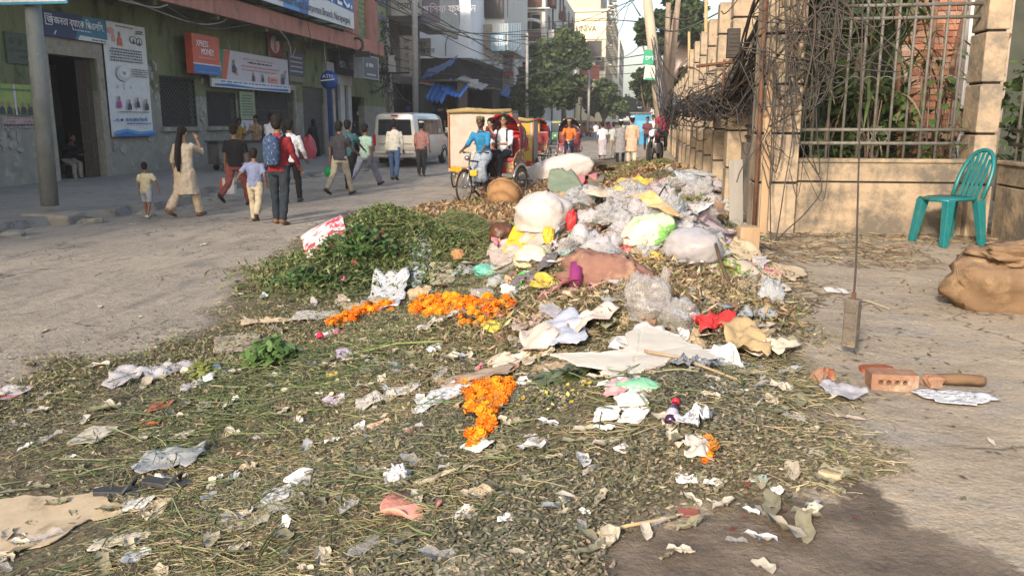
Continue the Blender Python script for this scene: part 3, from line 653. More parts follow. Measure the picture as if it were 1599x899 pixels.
# ---------------------------------------------------------------- bricks and log
brickm = M('fired brick', (.30,.17,.11), (.23,.125,.085), sc_=14, rough=.95, bump=.6, c3=(.45,.36,.26), sc3=6, th3=(.5,.7), spec=.1)
brickr = M('broken red brick', (.29,.10,.055), (.21,.07,.04), sc_=18, rough=.95, bump=.9, c3=(.5,.25,.13), sc3=9, spec=.1)
holem = M('brick hole', (.05,.03,.02), rough=1)
p = hit(1396, 611)
t = thing('holed_brick', 'tan brick lying on its edge with a row of round holes', 'brick', (p.x, p.y+.05, Hs(p.x, p.y)-.004), R(2))
def holed(w_=.25, h_=.10, d_=.12, hx=(-.075,-.032,.012,.055), hz=.055, hr=.014):
    m = MB(); xs_ = sorted(set([-w_/2, w_/2]+[a+s_*hr for a in hx for s_ in (-1, 1)])); n = 12
    # front face cut round the holes, with real recesses
    front = -d_/2
    def q(a, b): m.quad(*[(x, front, z) for x, z in ((a[0],a[1]),(b[0],a[1]),(b[0],b[1]),(a[0],b[1]))])
    q((-w_/2, 0), (w_/2, hz-hr*1.2)); q((-w_/2, hz+hr*1.2), (w_/2, h_)); e = [-w_/2]
    for a in hx:
        x0, x1 = a-hr*1.2, a+hr*1.2; q((e[-1], hz-hr*1.2), (x0, hz+hr*1.2)); e.append(x1)
        cor = [(x1, hz+hr*1.2), (x0, hz+hr*1.2), (x0, hz-hr*1.2), (x1, hz-hr*1.2)]
        for k in range(n):
            A, B = 2*math.pi*k/n, 2*math.pi*(k+1)/n
            def sqp(t_):
                c, s_ = math.cos(t_), math.sin(t_); f = hr*1.2/max(abs(c), abs(s_)); return (a+c*f, front, hz+s_*f)
            ia, ib = (a+math.cos(A)*hr, front, hz+math.sin(A)*hr), (a+math.cos(B)*hr, front, hz+math.sin(B)*hr)
            m.quad(ia, sqp(A), sqp(B), ib); m.quad(ib, (ib[0], front+.04, ib[2]), (ia[0], front+.04, ia[2]), ia)
        m.add([(a+math.cos(2*math.pi*k/n)*hr, front+.039, hz+math.sin(2*math.pi*k/n)*hr) for k in range(n)], [tuple(range(n))])
    q((e[-1], hz-hr*1.2), (w_/2, hz+hr*1.2))
    a, b, f = w_/2, d_/2, front
    m.quad((-a,f,h_),(a,f,h_),(a,b,h_),(-a,b,h_)); m.quad((-a,b,0),(a,b,0),(a,b,h_),(-a,b,h_)); m.quad((-a,f,0),(-a,b,0),(-a,b,h_),(-a,f,h_)); m.quad((a,f,0),(a,b,0),(a,b,h_),(a,f,h_)); m.quad((-a,f,0),(a,f,0),(a,b,0),(-a,b,0))
    return m
holed().build('body', brickm, t); t.scale = (.78, .78, .78)
def chunk(name, label, u, v, size, mat, seed, rz=0, cat='brick', rot=None, group=None):
    p = hit(u, v); m = MB(); rr = random.Random(seed); n = 10; rings = []; size = tuple(q*.8 for q in size)
    for i, (f, k) in enumerate(((-.5, .75), (-.46, .95), (-.1, 1), (.25, .97), (.45, .8), (.5, .6))):
        rings.append([Vector((f*size[0]+rr.uniform(-.012, .012), (abs(math.cos(q))**.45*(1 if math.cos(q) > 0 else -1))*size[1]/2*k*rr.uniform(.88, 1.08), size[2]/2+(abs(math.sin(q))**.45*(1 if math.sin(q) > 0 else -1))*size[2]/2*k*rr.uniform(.88, 1.05))) for q in [2*math.pi*j/n+.3 for j in range(n)]])
    m.loft(rings); o = m.build(name, mat, None, False, (p.x, p.y+size[1]/2, Hs(p.x, p.y)-.008)); o.rotation_euler = rot or (0, 0, rz); return tag(o, label, cat, group)
chunk('broken_brick', 'bright red broken brick standing upright left of the holed brick', 1302, 596, (.12,.075,.085), brickr, 1, rot=(0, R(-72), R(15)))
chunk('broken_brick', 'tan lump of brick leaning against the bright red one', 1284, 598, (.12,.08,.07), brickm, 2, rot=(0, R(-60), R(40)))
chunk('broken_brick', 'dull red brick piece lying behind the holed brick', 1372, 584, (.17,.09,.05), brickr, 3, .1)
chunk('broken_brick', 'rounded brick chunk between the holed brick and the log', 1461, 608, (.09,.09,.085), brickm, 4, .3)
p = hit(1503, 606); m = MB(); m.tube([(-.10, 0, .030), (-.02, .002, .032), (.085, 0, .028), (.10, 0, .026)], [.022, .027, .026, .02], 14)
o = m.build('wood_log', M('wood log', (.2,.12,.065), (.1,.06,.035), sc_=18, rough=.85, bump=.7, stretch=(.2,1,1), c3=(.03,.02,.015), sc3=7, th3=(.5,.62)), None, True, (p.x, p.y+.03, Hs(p.x, p.y)), ); tag(o, 'short dark tipped wood log lying beside the brick chunk', 'log')

# ---------------------------------------------------------------- posts by the corner and cables
rust = M('rusty iron', (.18,.085,.045), (.09,.05,.035), sc_=20, rough=.85, bump=.5, metal=.2)
wood = M('weathered timber', (.44,.30,.18), (.30,.20,.12), sc_=9, rough=.9, bump=.6, stretch=(1,1,.12))
greyw = M('grey board', (.32,.30,.27), (.22,.21,.19), sc_=9, rough=.9, bump=.5, stretch=(1,1,.12))
def plank(u, v0, y, w_, h_, mat, label, th=.03, lean=0, name='leaning_plank'):
    p = on_y(u, v0, y); o = MB().box((0, 0, h_/2), (w_, th, h_)).build(name, mat, None, loc=(p.x, y, Hs(p.x, y)-.02), bevel=.004); o.rotation_euler = (R(-2), R(lean), R(4)); return tag(o, label, 'plank' if name == 'leaning_plank' else 'pole')
plank(1190, 378, YW-.17, .075, 1.75, wood, 'pale timber plank standing against the corner pillar')
plank(1150, 345, YW+.5, .15, .75, greyw, 'grey board leaning left of the rusty pipe', lean=-3)
p = on_y(1176, 380, YW-.2)
o = MB().tube([(p.x, YW-.2, ZG-.05), (p.x-.005, YW-.2, 1.6), (p.x-.02, YW-.2, 2.9)], .022, 8).build('rusty_pipe', rust, None, True); tag(o, 'rusty brown pipe standing left of the pale timber plank', 'pipe')
p = hit(1168, 392); o = MB().box((0,0,.09), (.15,.12,.18)).build('wooden_crate', wood, None, loc=(p.x, p.y+.06, p.z), bevel=.004); o.rotation_euler.z = .2; tag(o, 'small tan wooden box at the foot of the rusty pipe', 'box')
cabm = M('black cable', (.035,.032,.03), (.06,.052,.045), sc_=5, rough=.55, bump=0, spec=.3)
cabb = M('brown dusty cable', (.075,.056,.043), (.05,.04,.032), sc_=5, rough=.8, bump=0)
cabg = M('grey cable', (.30,.28,.25), (.2,.18,.16), sc_=5, rough=.7, bump=0)
def bez(P, n=14):
    """Catmull-Rom through the points"""
    P = [Vector(p) for p in P]; P = [P[0]*2-P[1]]+P+[P[-1]*2-P[-2]]; out = []
    for i in range(1, len(P)-2):
        for k in range(n):
            t_ = k/n; a, b, c, d = P[i-1:i+3]
            out.append(.5*((2*b)+(c-a)*t_+(2*a-5*b+4*c-d)*t_**2+(3*b-a-3*c+d)*t_**3))
    return out+[P[-2]]
rc = random.Random(11)
def cable(P, r_=.008, mat=None, label='', group=None, n=10, name='cable', seg=5):
    o = MB().tube(bez(P, n), r_, seg).build(name, mat or cabm, None, True); kd = ('thick ' if r_ > .0095 else 'fine ')+('brown dusty ' if mat is cabb else 'grey ' if mat is cabg else 'black '); return tag(o, kd+label if group else label, 'cable', group)
NODE = on_y(1150, 140, YW+2.2); NODES = [NODE, on_y(1135, 148, YW+2.6), on_y(1098, 158, YW+4.6), on_y(1075, 163, YW+7), on_y(1058, 166, YW+10), on_y(1045, 172, YW+14)]
for i in range(64):                                   # the thick fan of cables from the upper right down to the knot
    u = rc.uniform(1195, 1345) if i < 48 else rc.uniform(1290, 1450); a = on_y(u, -90+rc.uniform(-30, 40), YW-.5+rc.uniform(-.3, .25))
    nd = NODES[0]+Vector((rc.gauss(0, .07), rc.gauss(0, .25), rc.gauss(0, .12))); k = rc.choice([1, 2, 2, 3, 3, 4])
    b = a.lerp(nd, rc.uniform(.3, .55))+Vector((rc.gauss(0, .06), rc.gauss(0, .1), rc.gauss(-.05, .09)))
    e = NODES[k]+Vector((rc.gauss(-.05, .06), rc.gauss(0, .3), rc.gauss(-.02, .12)))
    mid = nd.lerp(e, .5)+Vector((rc.gauss(-.03, .05), 0, rc.gauss(-.12, .08)))
    cable([a, b, nd, mid, e], rc.choice([.005, .006, .008, .011, .014]), rc.choice([cabm, cabm, cabm, cabb, cabg if i % 5 == 0 else cabb]), 'cable sweeping down from upper right to the pillar knot', 'cables fanning over the corner pillar')
for i in range(26):                                   # along the top of the long wall
    k0 = rc.randint(0, 3); P = [NODES[k]+Vector((rc.gauss(-.1, .1), 0, rc.gauss(-.02, .16))) for k in range(k0, 6)]
    Q = []
    for a, b in zip(P[:-1], P[1:]): Q += [a, a.lerp(b, .5)+Vector((rc.gauss(-.04, .05), 0, -abs(rc.gauss(.10, .12))))]
    Q.append(P[-1]); Q.append(on_y(1020+rc.uniform(-8, 10), 100+rc.uniform(-60, 60), 34)); cable(Q, rc.choice([.008, .011, .015]), rc.choice([cabm, cabb, cabm]), 'cable drooping along the receding pillars', 'cables along the long wall')
for i in range(22):                                   # long curved ones crossing the near fence
    a = on_y(rc.uniform(1230, 1330), -60, YW-.35); e = on_y(rc.uniform(1195, 1330), rc.uniform(40, 170), YW-.2-rc.random()*.2)
    b = on_y(rc.uniform(1290, 1420), rc.uniform(20, 110), YW-.35); c = a.lerp(e, .5)+Vector((rc.gauss(0, .2), 0, rc.gauss(-.1, .15)))
    cable([a, b, c, e] if i % 2 else [a, c, e, e+Vector((-.3, .3, -.3+rc.gauss(0, .2)))], rc.choice([.005, .007, .009]), rc.choice([cabm, cabb]), 'cable looping before the top of the near fence', 'cables looping over the near fence')
for (P_, lab) in (([(1262,40),(1305,130),(1380,70),(1420,20),(1440,-60)], 'thin black cable bowing across the top of the near fence'),
                  ([(1185,170),(1260,155),(1330,120),(1345,80)], 'grey cable running from the pillar up across the bars'),
                  ([(1195,120),(1215,190),(1262,160),(1295,100),(1330,-40)], 'cable hanging in a wide loop off the corner pillar'),
                  ([(1225,60),(1232,130),(1250,225),(1283,288),(1260,330),(1215,375),(1190,440)], 'black cable bulging out right of the pillar then back to the small hanging box'),
                  ([(1238,-60),(1232,80),(1238,200),(1225,290),(1212,370),(1197,415)], 'straight black cable holding the small box above the rubbish'),
                  ([(1222,-60),(1208,150),(1203,280),(1204,420)], 'thin cable dropping down the face of the corner pillar'),
                  ([(1210,100),(1199,200),(1160,260),(1150,285)], 'thin cable drooping from the pillar towards the grey board'),
                  ([(1150,170),(1158,225),(1168,240),(1178,190),(1182,120)], 'thin loop of cable hanging between the first two pillars')):
    cable([on_y(u, v, YW-.28 if v < 330 else YW-.5-(v-330)*.006) for u, v in P_], .006, cabm, lab)
for i in range(16):
    u0 = rc.uniform(1175, 1300); v1 = rc.uniform(150, 330); cable([on_y(u0+rc.uniform(-10, 30), -80, YW-.35), on_y(u0+rc.gauss(0, 6), v1*.5, YW-.3), on_y(u0-rc.uniform(0, 20), v1, YW-.28), on_y(u0-rc.uniform(20, 60), v1-rc.uniform(20, 90), YW-.25)], rc.choice([.004, .006, .008]), cabm, 'cable hanging in a long loop down the corner pillar', 'long loops down the corner pillar')
# tangles: nobody could count these
m = MB(); m2 = MB()
for i in range(150):
    k = rc.choice([0, 0, 0, 0, 1, 1, 2, 2, 3, 4]); c = NODES[k]+Vector((rc.gauss(0, .10), rc.gauss(0, .3), rc.gauss(-.05, .15))); r_ = rc.uniform(.06, .22); a0 = rc.uniform(0, 6.28)
    nrm = Vector((rc.gauss(0, .4), -1, rc.gauss(0, .4))).normalized(); s = nrm.cross(Vector((0,0,1))).normalized(); q_ = nrm.cross(s)
    pts = [c+(s*math.cos(a0+j*.5)*r_*(1+.25*math.sin(j*1.1))+q_*math.sin(a0+j*.5)*r_*rc.uniform(.8, 1.2)) for j in range(rc.randint(5, 12))]
    (m if rc.random() < .6 else m2).tube(bez(pts, 4), rc.choice([.004, .006, .008]), 4)
for i in range(46):
    u = rc.uniform(1200, 1300); v = rc.uniform(-40, 120); c = on_y(u, v, YW-.3); d = Vector((rc.gauss(0, .2), rc.gauss(0, .05), rc.gauss(-.25, .2)))
    m.tube(bez([c, c+d*.5+Vector((rc.gauss(0, .1), 0, rc.gauss(0, .1))), c+d, c+d*1.3+Vector((rc.gauss(0, .15), 0, .1))], 5), rc.choice([.004, .006]), 4)
tag(m.build('cable_tangle', cabm, None, True), 'knotted mass of black wire around the tops of the pillars', 'wires', kind='stuff')
tag(m2.build('cable_tangle', cabb, None, True), 'brown dusty wire ends knotted into the cable mass', 'wires', kind='stuff')
# hanging weights
def weight(u, v0, v1, wpx, y, label, rz):
    a = on_y(u, v0, y); b = on_y(u, v1, y); h_ = a.z-b.z; s = scale_at(a); w_ = wpx/s
    t = thing('hanging_box', label, 'junction box', (a.x, y, b.z), rz)
    mm = M('worn metal box', (.15,.125,.10), (.09,.075,.06), sc_=18, rough=.7, bump=.5, c3=(.25,.19,.13), sc3=8)
    MB().box((0, 0, h_/2), (w_, w_*.75, h_)).build('case', mm, t, bevel=.006)
    for f in (.18, .5, .82): MB().box((0, -w_*.385, h_*f), (w_*.8, .008, h_*.2)).build('raised_panel', mm, t, bevel=.002)
    MB().tube([(0, 0, h_), (0, 0, h_+.03)], .012, 6).build('hook', rust, t)
    return a
a = weight(1333, 466, 541, 22, 4.12, 'worn dark metal box hanging from a cable just above the pavement', R(-35))
cable([on_y(1350, -80, YW-.8), on_y(1345, 100, YW-2.4), on_y(1341, 250, 5.4), on_y(1337, 400, 4.4), a+Vector((0, 0, .01))], .0055, cabb, 'single straight cable ending in the hanging metal box')
a = weight(1194, 419, 450, 20, YW-1.05, 'small dark meter box hanging over the rubbish near the corner pillar', R(10))
tr = thing('pole_box', 'black slotted terminal box fixed high on the second pillar among the cables', 'junction box', on_y(1145, 68, YW+2.3)); bm2 = M('black box', (.04,.035,.03), rough=.6)
MB().box((0,0,0), (.16,.12,.36)).build('case', bm2, tr, bevel=.008)
for i in range(6): MB().box((0, -.063, -.13+i*.05), (.12, .01, .02)).build('vent', cabb, tr)
MB().tube([(-.45, 0, -.28), (.1, 0, -.22)], .02, 6).build('bracket', rust, tr, True); MB().tube([(-.1, 0, -.2), (-.1, 0, -.75)], .018, 6).build('pipe', rust, tr, True)
# ================================================================ left side: pavement, bank building, shops, far buildings
XF = -15.3
def fq(u, v, x=XF): p = on_x(u, v, x); return p.y, p.z
# ---- pavement with its broken kerb edge
pvm = M('left pavement', (.25,.23,.20), (.19,.175,.155), sc_=1.2, rough=.95, bump=.4, bscale=18, c3=(.12,.11,.10), sc3=3, th3=(.55,.68))
kerbm = M('kerb concrete', (.30,.27,.225), (.20,.18,.15), sc_=6, rough=.95, bump=.8, bscale=22)
rp = random.Random(5); EDGE = []
y = 3.0
while y < 62:
    x = -9.9+.9*math.sin(y*.22)*(.5 if y > 13.2 else .2)+rp.uniform(-.18, .18)*(1 if 13.5 < y < 24 else .35)+(.75*math.exp(-((y-15.4)/1.7)**2)); EDGE.append((x, y)); y += rp.uniform(.22, .5)
top = [(x, y, .15) for x, y in EDGE]; bot = [(x+rp.uniform(0, .10), y, -.06) for x, y in EDGE]; back = [(XF+.0, y, .155) for x, y in EDGE]
m = MB(); n = len(EDGE); m.add(top+bot+back, [(i, n+i, n+i+1, i+1) for i in range(n-1)]+[(i, i+1, 2*n+i+1, 2*n+i) for i in range(n-1)])
o = m.build('pavement', pvm, None); o['kind'] = 'structure'
for i in range(46):                                    # broken kerb lumps and paving bits
    x, y = EDGE[rp.randrange(5, 70)] if i % 3 else (rp.uniform(-11.2, -9.6), rp.uniform(12.3, 13.0))
    if y > 30: continue
    s = rp.uniform(.08, .3); mm = MB(); rr = [Vector((math.cos(q)*s*rp.uniform(.6, 1.2), math.sin(q)*s*rp.uniform(.5, .9), 0)) for q in [k*math.pi/4 for k in range(8)]]
    mm.loft([[p*.95 for p in rr], [p+Vector((0,0,s*.22)) for p in rr], [p*.75+Vector((0,0,s*.34)) for p in rr]])
    ob = mm.build('kerb_rubble', kerbm, None, loc=(x+rp.uniform(-.05, .55), y, Hs(x, y)-.01)); ob.rotation_euler = (rp.uniform(-.25, .25), rp.uniform(-.25, .25), rp.uniform(0, 6)); tag(ob, 'broken lump of kerb concrete lying along the crumbled pavement edge', 'rubble', 'rubble along the broken kerb')
# ---- bank building
greenw = M('green plaster', (.19,.205,.11), (.135,.15,.08), sc_=1.5, rough=.95, bump=.3, bscale=20, c3=(.05,.052,.035), sc3=1.3, th3=(.5,.68), stretch=(1,1,.45), spec=.1)
greyp = M('peeling grey plaster', (.30,.28,.235), (.21,.195,.16), sc_=2.6, rough=.95, bump=.5, bscale=15, c3=(.34,.32,.29), sc3=3.2, th3=(.56,.62), spec=.1)
pink = M('pink plaster', (.46,.215,.165), (.33,.16,.125), sc_=2, rough=.9, bump=.3, c3=(.16,.10,.085), sc3=1.5, th3=(.54,.7), stretch=(1,1,.5), spec=.1)
frame_w = M('dirty cream trim', (.33,.29,.235), (.23,.20,.165), sc_=4, rough=.9, bump=.3, c3=(.16,.13,.11), sc3=5, th3=(.55,.7))
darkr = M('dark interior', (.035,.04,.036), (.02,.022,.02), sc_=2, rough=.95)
lightgreen = M('light green plaster', (.26,.31,.15), (.2,.24,.12), sc_=2, rough=.9, bump=.3, c3=(.13,.15,.09), sc3=2)
iron = M('black iron', (.028,.026,.024), (.05,.04,.033), sc_=10, rough=.6, bump=.1)
glass = M('dark glass', (.03,.035,.04), rough=.12, bump=0, spec=.6)
def holes_wall(mb, y0, y1, z0, z1, holes, x0, x1):
    """wall between x0 and x1 (thickness), cut by (ya, yb, za, zb) openings"""
    ysx = sorted(set([y0, y1]+[min(max(h[i], y0), y1) for h in holes for i in (0, 1)])); zsx = sorted(set([z0, z1]+[min(max(h[i], z0), z1) for h in holes for i in (2, 3)]))
    for a, b in zip(ysx[:-1], ysx[1:]):
        run = None
        for c, d in list(zip(zsx[:-1], zsx[1:]))+[(None, None)]:
            solid = c is not None and not any(h[0] <= (a+b)/2 <= h[1] and h[2] <= (c+d)/2 <= h[3] for h in holes)
            if solid: run = (run[0], d) if run else (c, d)
            elif run: mb.ab((x0, a, run[0]), (x1, b, run[1])); run = None
def rect(u0, v0, u1, v1, x=XF):
    ya, zb = fq(u0, v0, x); yb, za = fq(u1, v1, x); return ya, yb, za, zb
bank = thing('bank_building', 'long dark green bank building with pink canopy and grilled windows', 'building', (XF, 17, 0))
door = (fq(78, 150)[0], fq(153, 150)[0], .1, fq(110, 88)[1])
g1 = rect(247, 117, 309, 198); g2 = rect(321, 141, 371, 197)
gate = (fq(395, 150)[0], fq(458, 150)[0], .1, fq(425, 139)[1]); sh1 = (fq(474, 180)[0], fq(505, 180)[0], .12, fq(490, 137)[1])
YE = fq(600, 90)[0]
doors2 = [(fq(546,200)[0]+.3, fq(570,200)[0], .12, 3.0)]
mb = MB(); zsplit = 2.55
holes_wall(mb, -5, YE, -.2, zsplit, [door, g1, g2, gate, sh1]+doors2, XF-.35, XF); mb.build('lower_wall', greyp, bank, world=True)
mb = MB(); holes_wall(mb, -5, YE, zsplit+.001, 6.2, [door, g1, g2, gate, sh1]+doors2, XF-.35, XF+.006); mb.build('upper_wall', greenw, bank, world=True)
MB().ab((XF-8, -12, 6.2), (XF+.3, YE, 14.5)).build('upper_floors', greenw, bank, world=True)
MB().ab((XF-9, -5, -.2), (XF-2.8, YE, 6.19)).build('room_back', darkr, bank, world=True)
MB().ab((XF-2.8, -5, .02), (XF-.35, YE, .13)).build('room_floor', greyp, bank, world=True)
XCAN = -13.75; zc = on_x(256, 2, XCAN).z; YC = on_x(600, 90, XCAN).y
MB().ab((XCAN-.15, -5, zc), (XCAN, YC, zc+.62)).build('canopy_fascia', pink, bank, world=True)
MB().ab((XF+.006, -5, zc+.12), (XCAN-.151, YC, zc+.3)).build('canopy_slab', greenw, bank, world=True)
for k in range(8): MB().ab((XF+.006, 19+k*3.6, zc-.12), (XCAN-.152, 19.2+k*3.6, zc+.119)).build('beam', greenw, bank, world=True)
# upper facade beyond the sign: pink and green upright bands
for (u0, u1, mt, pr) in ((548, 557, pink, .5), (557, 572, lightgreen, .35), (572, 585, pink, .6), (585, 601, lightgreen, .45)):
    ya, yb = on_x(u0, 40, -14.6).y, on_x(u1, 40, -14.6).y
    MB().ab((XF+.301, ya, zc+.301), (XF+.3+pr, yb-.01, 14)).build('upright_band', mt, bank, world=True)
for (v0, v1) in ((-12, 8), (18, 33)):
    a = on_x(585, v0, -14.5); b = on_x(594, v1, -14.5); t2 = MB().ab((XF+.75, a.y+.4, b.z), (XF+.83, a.y+1.9, a.z)).build('window_frame', paint('slate paint', (.12,.14,.17)), bank, world=True)
    MB().ab((XF+.831, a.y+.75, b.z+.2), (XF+.84, a.y+1.55, a.z-.2)).build('opening', glass, bank, world=True)
# ribs of the light green band
m = MB()
for k in range(24): m.ab((XF+.651, on_x(557, 40, -14.6).y, zc+.6+k*.25), (XF+.68, on_x(572, 40, -14.6).y-.012, zc+.64+k*.25))
tag(m.build('louvre_ribs', paint('olive rib', (.2,.22,.13)), bank, world=True), kind='stuff')
# door trim
def trim(y0, y1, z1, wd, mat, nm, z0=.12, parent=bank):
    MB().ab((XF+.007, y0-wd, z0), (XF+.07, y0, z1)).build(nm, mat, parent, world=True); MB().ab((XF+.007, y1, z0), (XF+.07, y1+wd, z1)).build(nm, mat, parent, world=True)
    MB().ab((XF+.007, y0-wd, z1), (XF+.072, y1+wd, z1+wd*1.6)).build(nm+'_head', mat, parent, world=True)
trim(door[0], door[1], door[3], .27, frame_w, 'door_trim')
trim(gate[0], gate[1], gate[3], .14, frame_w, 'gate_trim')
for gq in (g1, g2): MB().ab((XF+.007, gq[0]-.1, gq[2]-.14), (XF+.12, gq[1]+.1, gq[2])).build('window_sill', greyp, bank, world=True)
# inside the doorway: green lower wall, notices, and the folding gate on the right
MB().ab((XF-2.799, door[0]-1.5, .13), (XF-2.7, door[1]+2.0, 1.55)).build('room_dado', M('green dado', (.05,.16,.12), rough=.8), bank, world=True)
MB().ab((XF-2.799, door[0]-1.5, 1.551), (XF-2.72, door[1]+2.0, 3.4)).build('room_wall', M('room wall', (.20,.21,.19), rough=.9), bank, world=True)
for z in (1.75, 2.3, 2.75): MB().ab((XF-2.719, door[0]+1.0, z), (XF-2.70, door[0]+1.75, z+.16)).build('notice', iron, bank, world=True)
def lattice(y0, y1, z0, z1, x, pitch, name, parent, diag=True, rr_=.014, mat=iron):
    m = MB()
    if diag:
        k = -int((z1-z0)/pitch)-1
        while k*pitch < (y1-y0):
            for sgn in (1, -1):
                # clipped diagonals
                a0 = k*pitch; P_ = []
                for t_ in np.linspace(0, z1-z0, 2):
                    P_.append((a0+t_, t_))
                (ya, za), (yb, zb) = P_; L_ = y1-y0
                if yb <= 0 or ya >= L_: continue
                if ya < 0: za += (0-ya); ya = 0
                if yb > L_: zb -= (yb-L_); yb = L_
                if sgn < 0: ya, yb = L_-ya, L_-yb
                m.tube([(x, y0+ya, z0+za), (x, y0+yb, z0+zb)], rr_, 4, cap=False)
            k += 1
    else:
        n_ = int((y1-y0)/pitch)
        for i in range(n_+1): m.tube([(x, y0+(y1-y0)*i/n_, z0), (x, y0+(y1-y0)*i/n_, z1)], rr_, 4, cap=False)
        for i in range(1, int((z1-z0)/.5)): m.tube([(x-.02, y0, z0+i*.5), (x-.02, y1, z0+i*.5)], rr_, 4, cap=False)
    o = m.build(name, mat, parent, world=True); o['kind'] = 'stuff'; return o
lat_m = M('grille iron', (.10,.095,.09), (.06,.055,.05), sc_=10, rough=.6)
for gq, lab in ((g1, 'large black diamond grille window left of the banner'), (g2, 'smaller black diamond grille window under the banner')):
    t = thing('grille_window', lab, 'window', (XF, gq[0], gq[2]))
    lattice(gq[0]+.05, gq[1]-.05, gq[2]+.05, gq[3]-.05, XF-.04, .17, 'lattice', t, mat=lat_m)
    m = MB(); a = .05
    m.ab((XF-.08, gq[0], gq[2]), (XF-.01, gq[0]+a, gq[3])); m.ab((XF-.08, gq[1]-a, gq[2]), (XF-.01, gq[1], gq[3])); m.ab((XF-.08, gq[0]+a, gq[2]), (XF-.01, gq[1]-a, gq[2]+a)); m.ab((XF-.08, gq[0]+a, gq[3]-a), (XF-.01, gq[1]-a, gq[3]))
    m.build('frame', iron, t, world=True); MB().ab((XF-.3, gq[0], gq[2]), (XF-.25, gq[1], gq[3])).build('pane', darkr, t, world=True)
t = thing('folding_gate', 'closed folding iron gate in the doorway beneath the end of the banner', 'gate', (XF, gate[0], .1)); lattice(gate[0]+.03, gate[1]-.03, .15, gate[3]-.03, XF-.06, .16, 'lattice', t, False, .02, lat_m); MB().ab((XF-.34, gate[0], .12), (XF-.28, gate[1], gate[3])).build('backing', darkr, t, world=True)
t = thing('folding_gate', 'folding iron gate pushed to the right side of the open doorway', 'gate', (XF, door[1]-.5, .1)); lattice(door[1]-.62, door[1]-.05, .15, door[3]-.05, XF-.15, .07, 'lattice', t, False, .018, M('rust brown gate', (.10,.075,.055), rough=.7))
t = thing('roller_shutter', 'dark roller shutter behind the woman in black', 'shutter', (XF, sh1[0], .12)); m = MB(); k = 0
while .14+k*.11 < sh1[3]: m.ab((XF-.1-.02*(k % 2), sh1[0], .14+k*.11), (XF-.05, sh1[1], .235+k*.11)); k += 1
o = m.build('slat_panel', M('shutter', (.07,.068,.062), (.045,.042,.04), sc_=4, rough=.6), t, world=True); o['kind'] = 'stuff'
# ---- posters, signs
white = paint('sign white', (.62,.62,.62)); blue = paint('sign blue', (.04,.13,.38)); deep = paint('sign deep blue', (.02,.035,.11)); teal2 = paint('sign teal', (.03,.16,.25)); red = paint('sign red', (.55,.10,.05)); ink = paint('ink', (.05,.05,.06)); skyb = paint('sky blue print', (.10,.30,.58)); skin_p = paint('print skin', (.30,.18,.12)); grn = paint('print green', (.04,.20,.10)); pinkp = paint('print pink', (.62,.28,.26)); yel = paint('print yellow', (.6,.5,.12)); lav = paint('print lavender', (.50,.47,.52)); white2 = paint('bright lettering', (.85,.86,.88))
class Board:
    """flat board on a plane X = x, local coordinates a (along the street) 0..1 and b (up) 0..1"""
    def __init__(s, name, label, cat, ya, yb, za, zb, x, mat, th=.03, group=None):
        s.y0, s.y1, s.z0, s.z1, s.x = ya, yb, za, zb, x+th; s.t = thing(name, label, cat, (x, (ya+yb)/2, za), 0, group); s.n = 0
        MB().ab((x, ya, za), (x+th, yb, zb)).build('board', mat, s.t, world=True)
    def P(s, a, b): return s.y0+(s.y1-s.y0)*a, s.z0+(s.z1-s.z0)*b
    def r(s, a0, b0, a1, b1, mat, name='print_patch'):
        s.n += 1; y0, z0 = s.P(a0, b0); y1, z1 = s.P(a1, b1); e = .003+.0022*s.n
        MB().ab((s.x-.001, y0, z0), (s.x+e, y1, z1)).build(name, mat, s.t, world=True)
    def poly(s, pts, mat, name='print_patch'):
        s.n += 1; e = s.x+.003+.0022*s.n; MB().add([(e, *s.P(a, b)) for a, b in pts], [tuple(range(len(pts)))]).build(name, mat, s.t, world=True)
    def oval(s, a, b, ra, rb, mat, name='print_patch'): s.poly([(a+math.cos(q)*ra, b+math.sin(q)*rb) for q in [i*math.pi/8 for i in range(16)]], mat, name)
    def text(s, q, a, b, h, mat, xs=1.0, align='LEFT'):
        y, z = s.P(a, b); return txt(q, s.t, (s.x+.004+.0022*(s.n+1), y, z), h*(s.z1-s.z0), mat, align=align, xs=xs)
    def lines(s, a0, a1, b, h, mat, seed=0, n=1, gap=.05):
        """rows of small illegible print"""
        rr = random.Random(seed); s.n += 1; m = MB(); e = s.x+.003+.0022*s.n
        for k in range(n):
            a = a0+rr.uniform(0, .03); bb = b-k*gap
            while a < a1-.01:
                w_ = rr.uniform(.02, .06); y0, z0 = s.P(a, bb); y1, z1 = s.P(min(a+w_, a1), bb+h); m.quad((e, y0, z0), (e, y1, z0), (e, y1, z1), (e, y0, z1)); a += w_+rr.uniform(.008, .018)
        o = m.build('small_print', mat, s.t, world=True); o['kind'] = 'stuff'
    def figure(s, a, b, h, body, head=skin_p, k=1.0):
        asp = (s.z1-s.z0)/(s.y1-s.y0); r_ = h*.16; s.oval(a, b+h*.78, r_*asp*k, r_*1.1, head, 'portrait'); s.poly([(a-h*.3*asp*k, b), (a+h*.3*asp*k, b), (a+h*.26*asp*k, b+h*.45), (a+h*.1*asp*k, b+h*.62), (a-h*.1*asp*k, b+h*.62), (a-h*.26*asp*k, b+h*.45)], body, 'portrait')
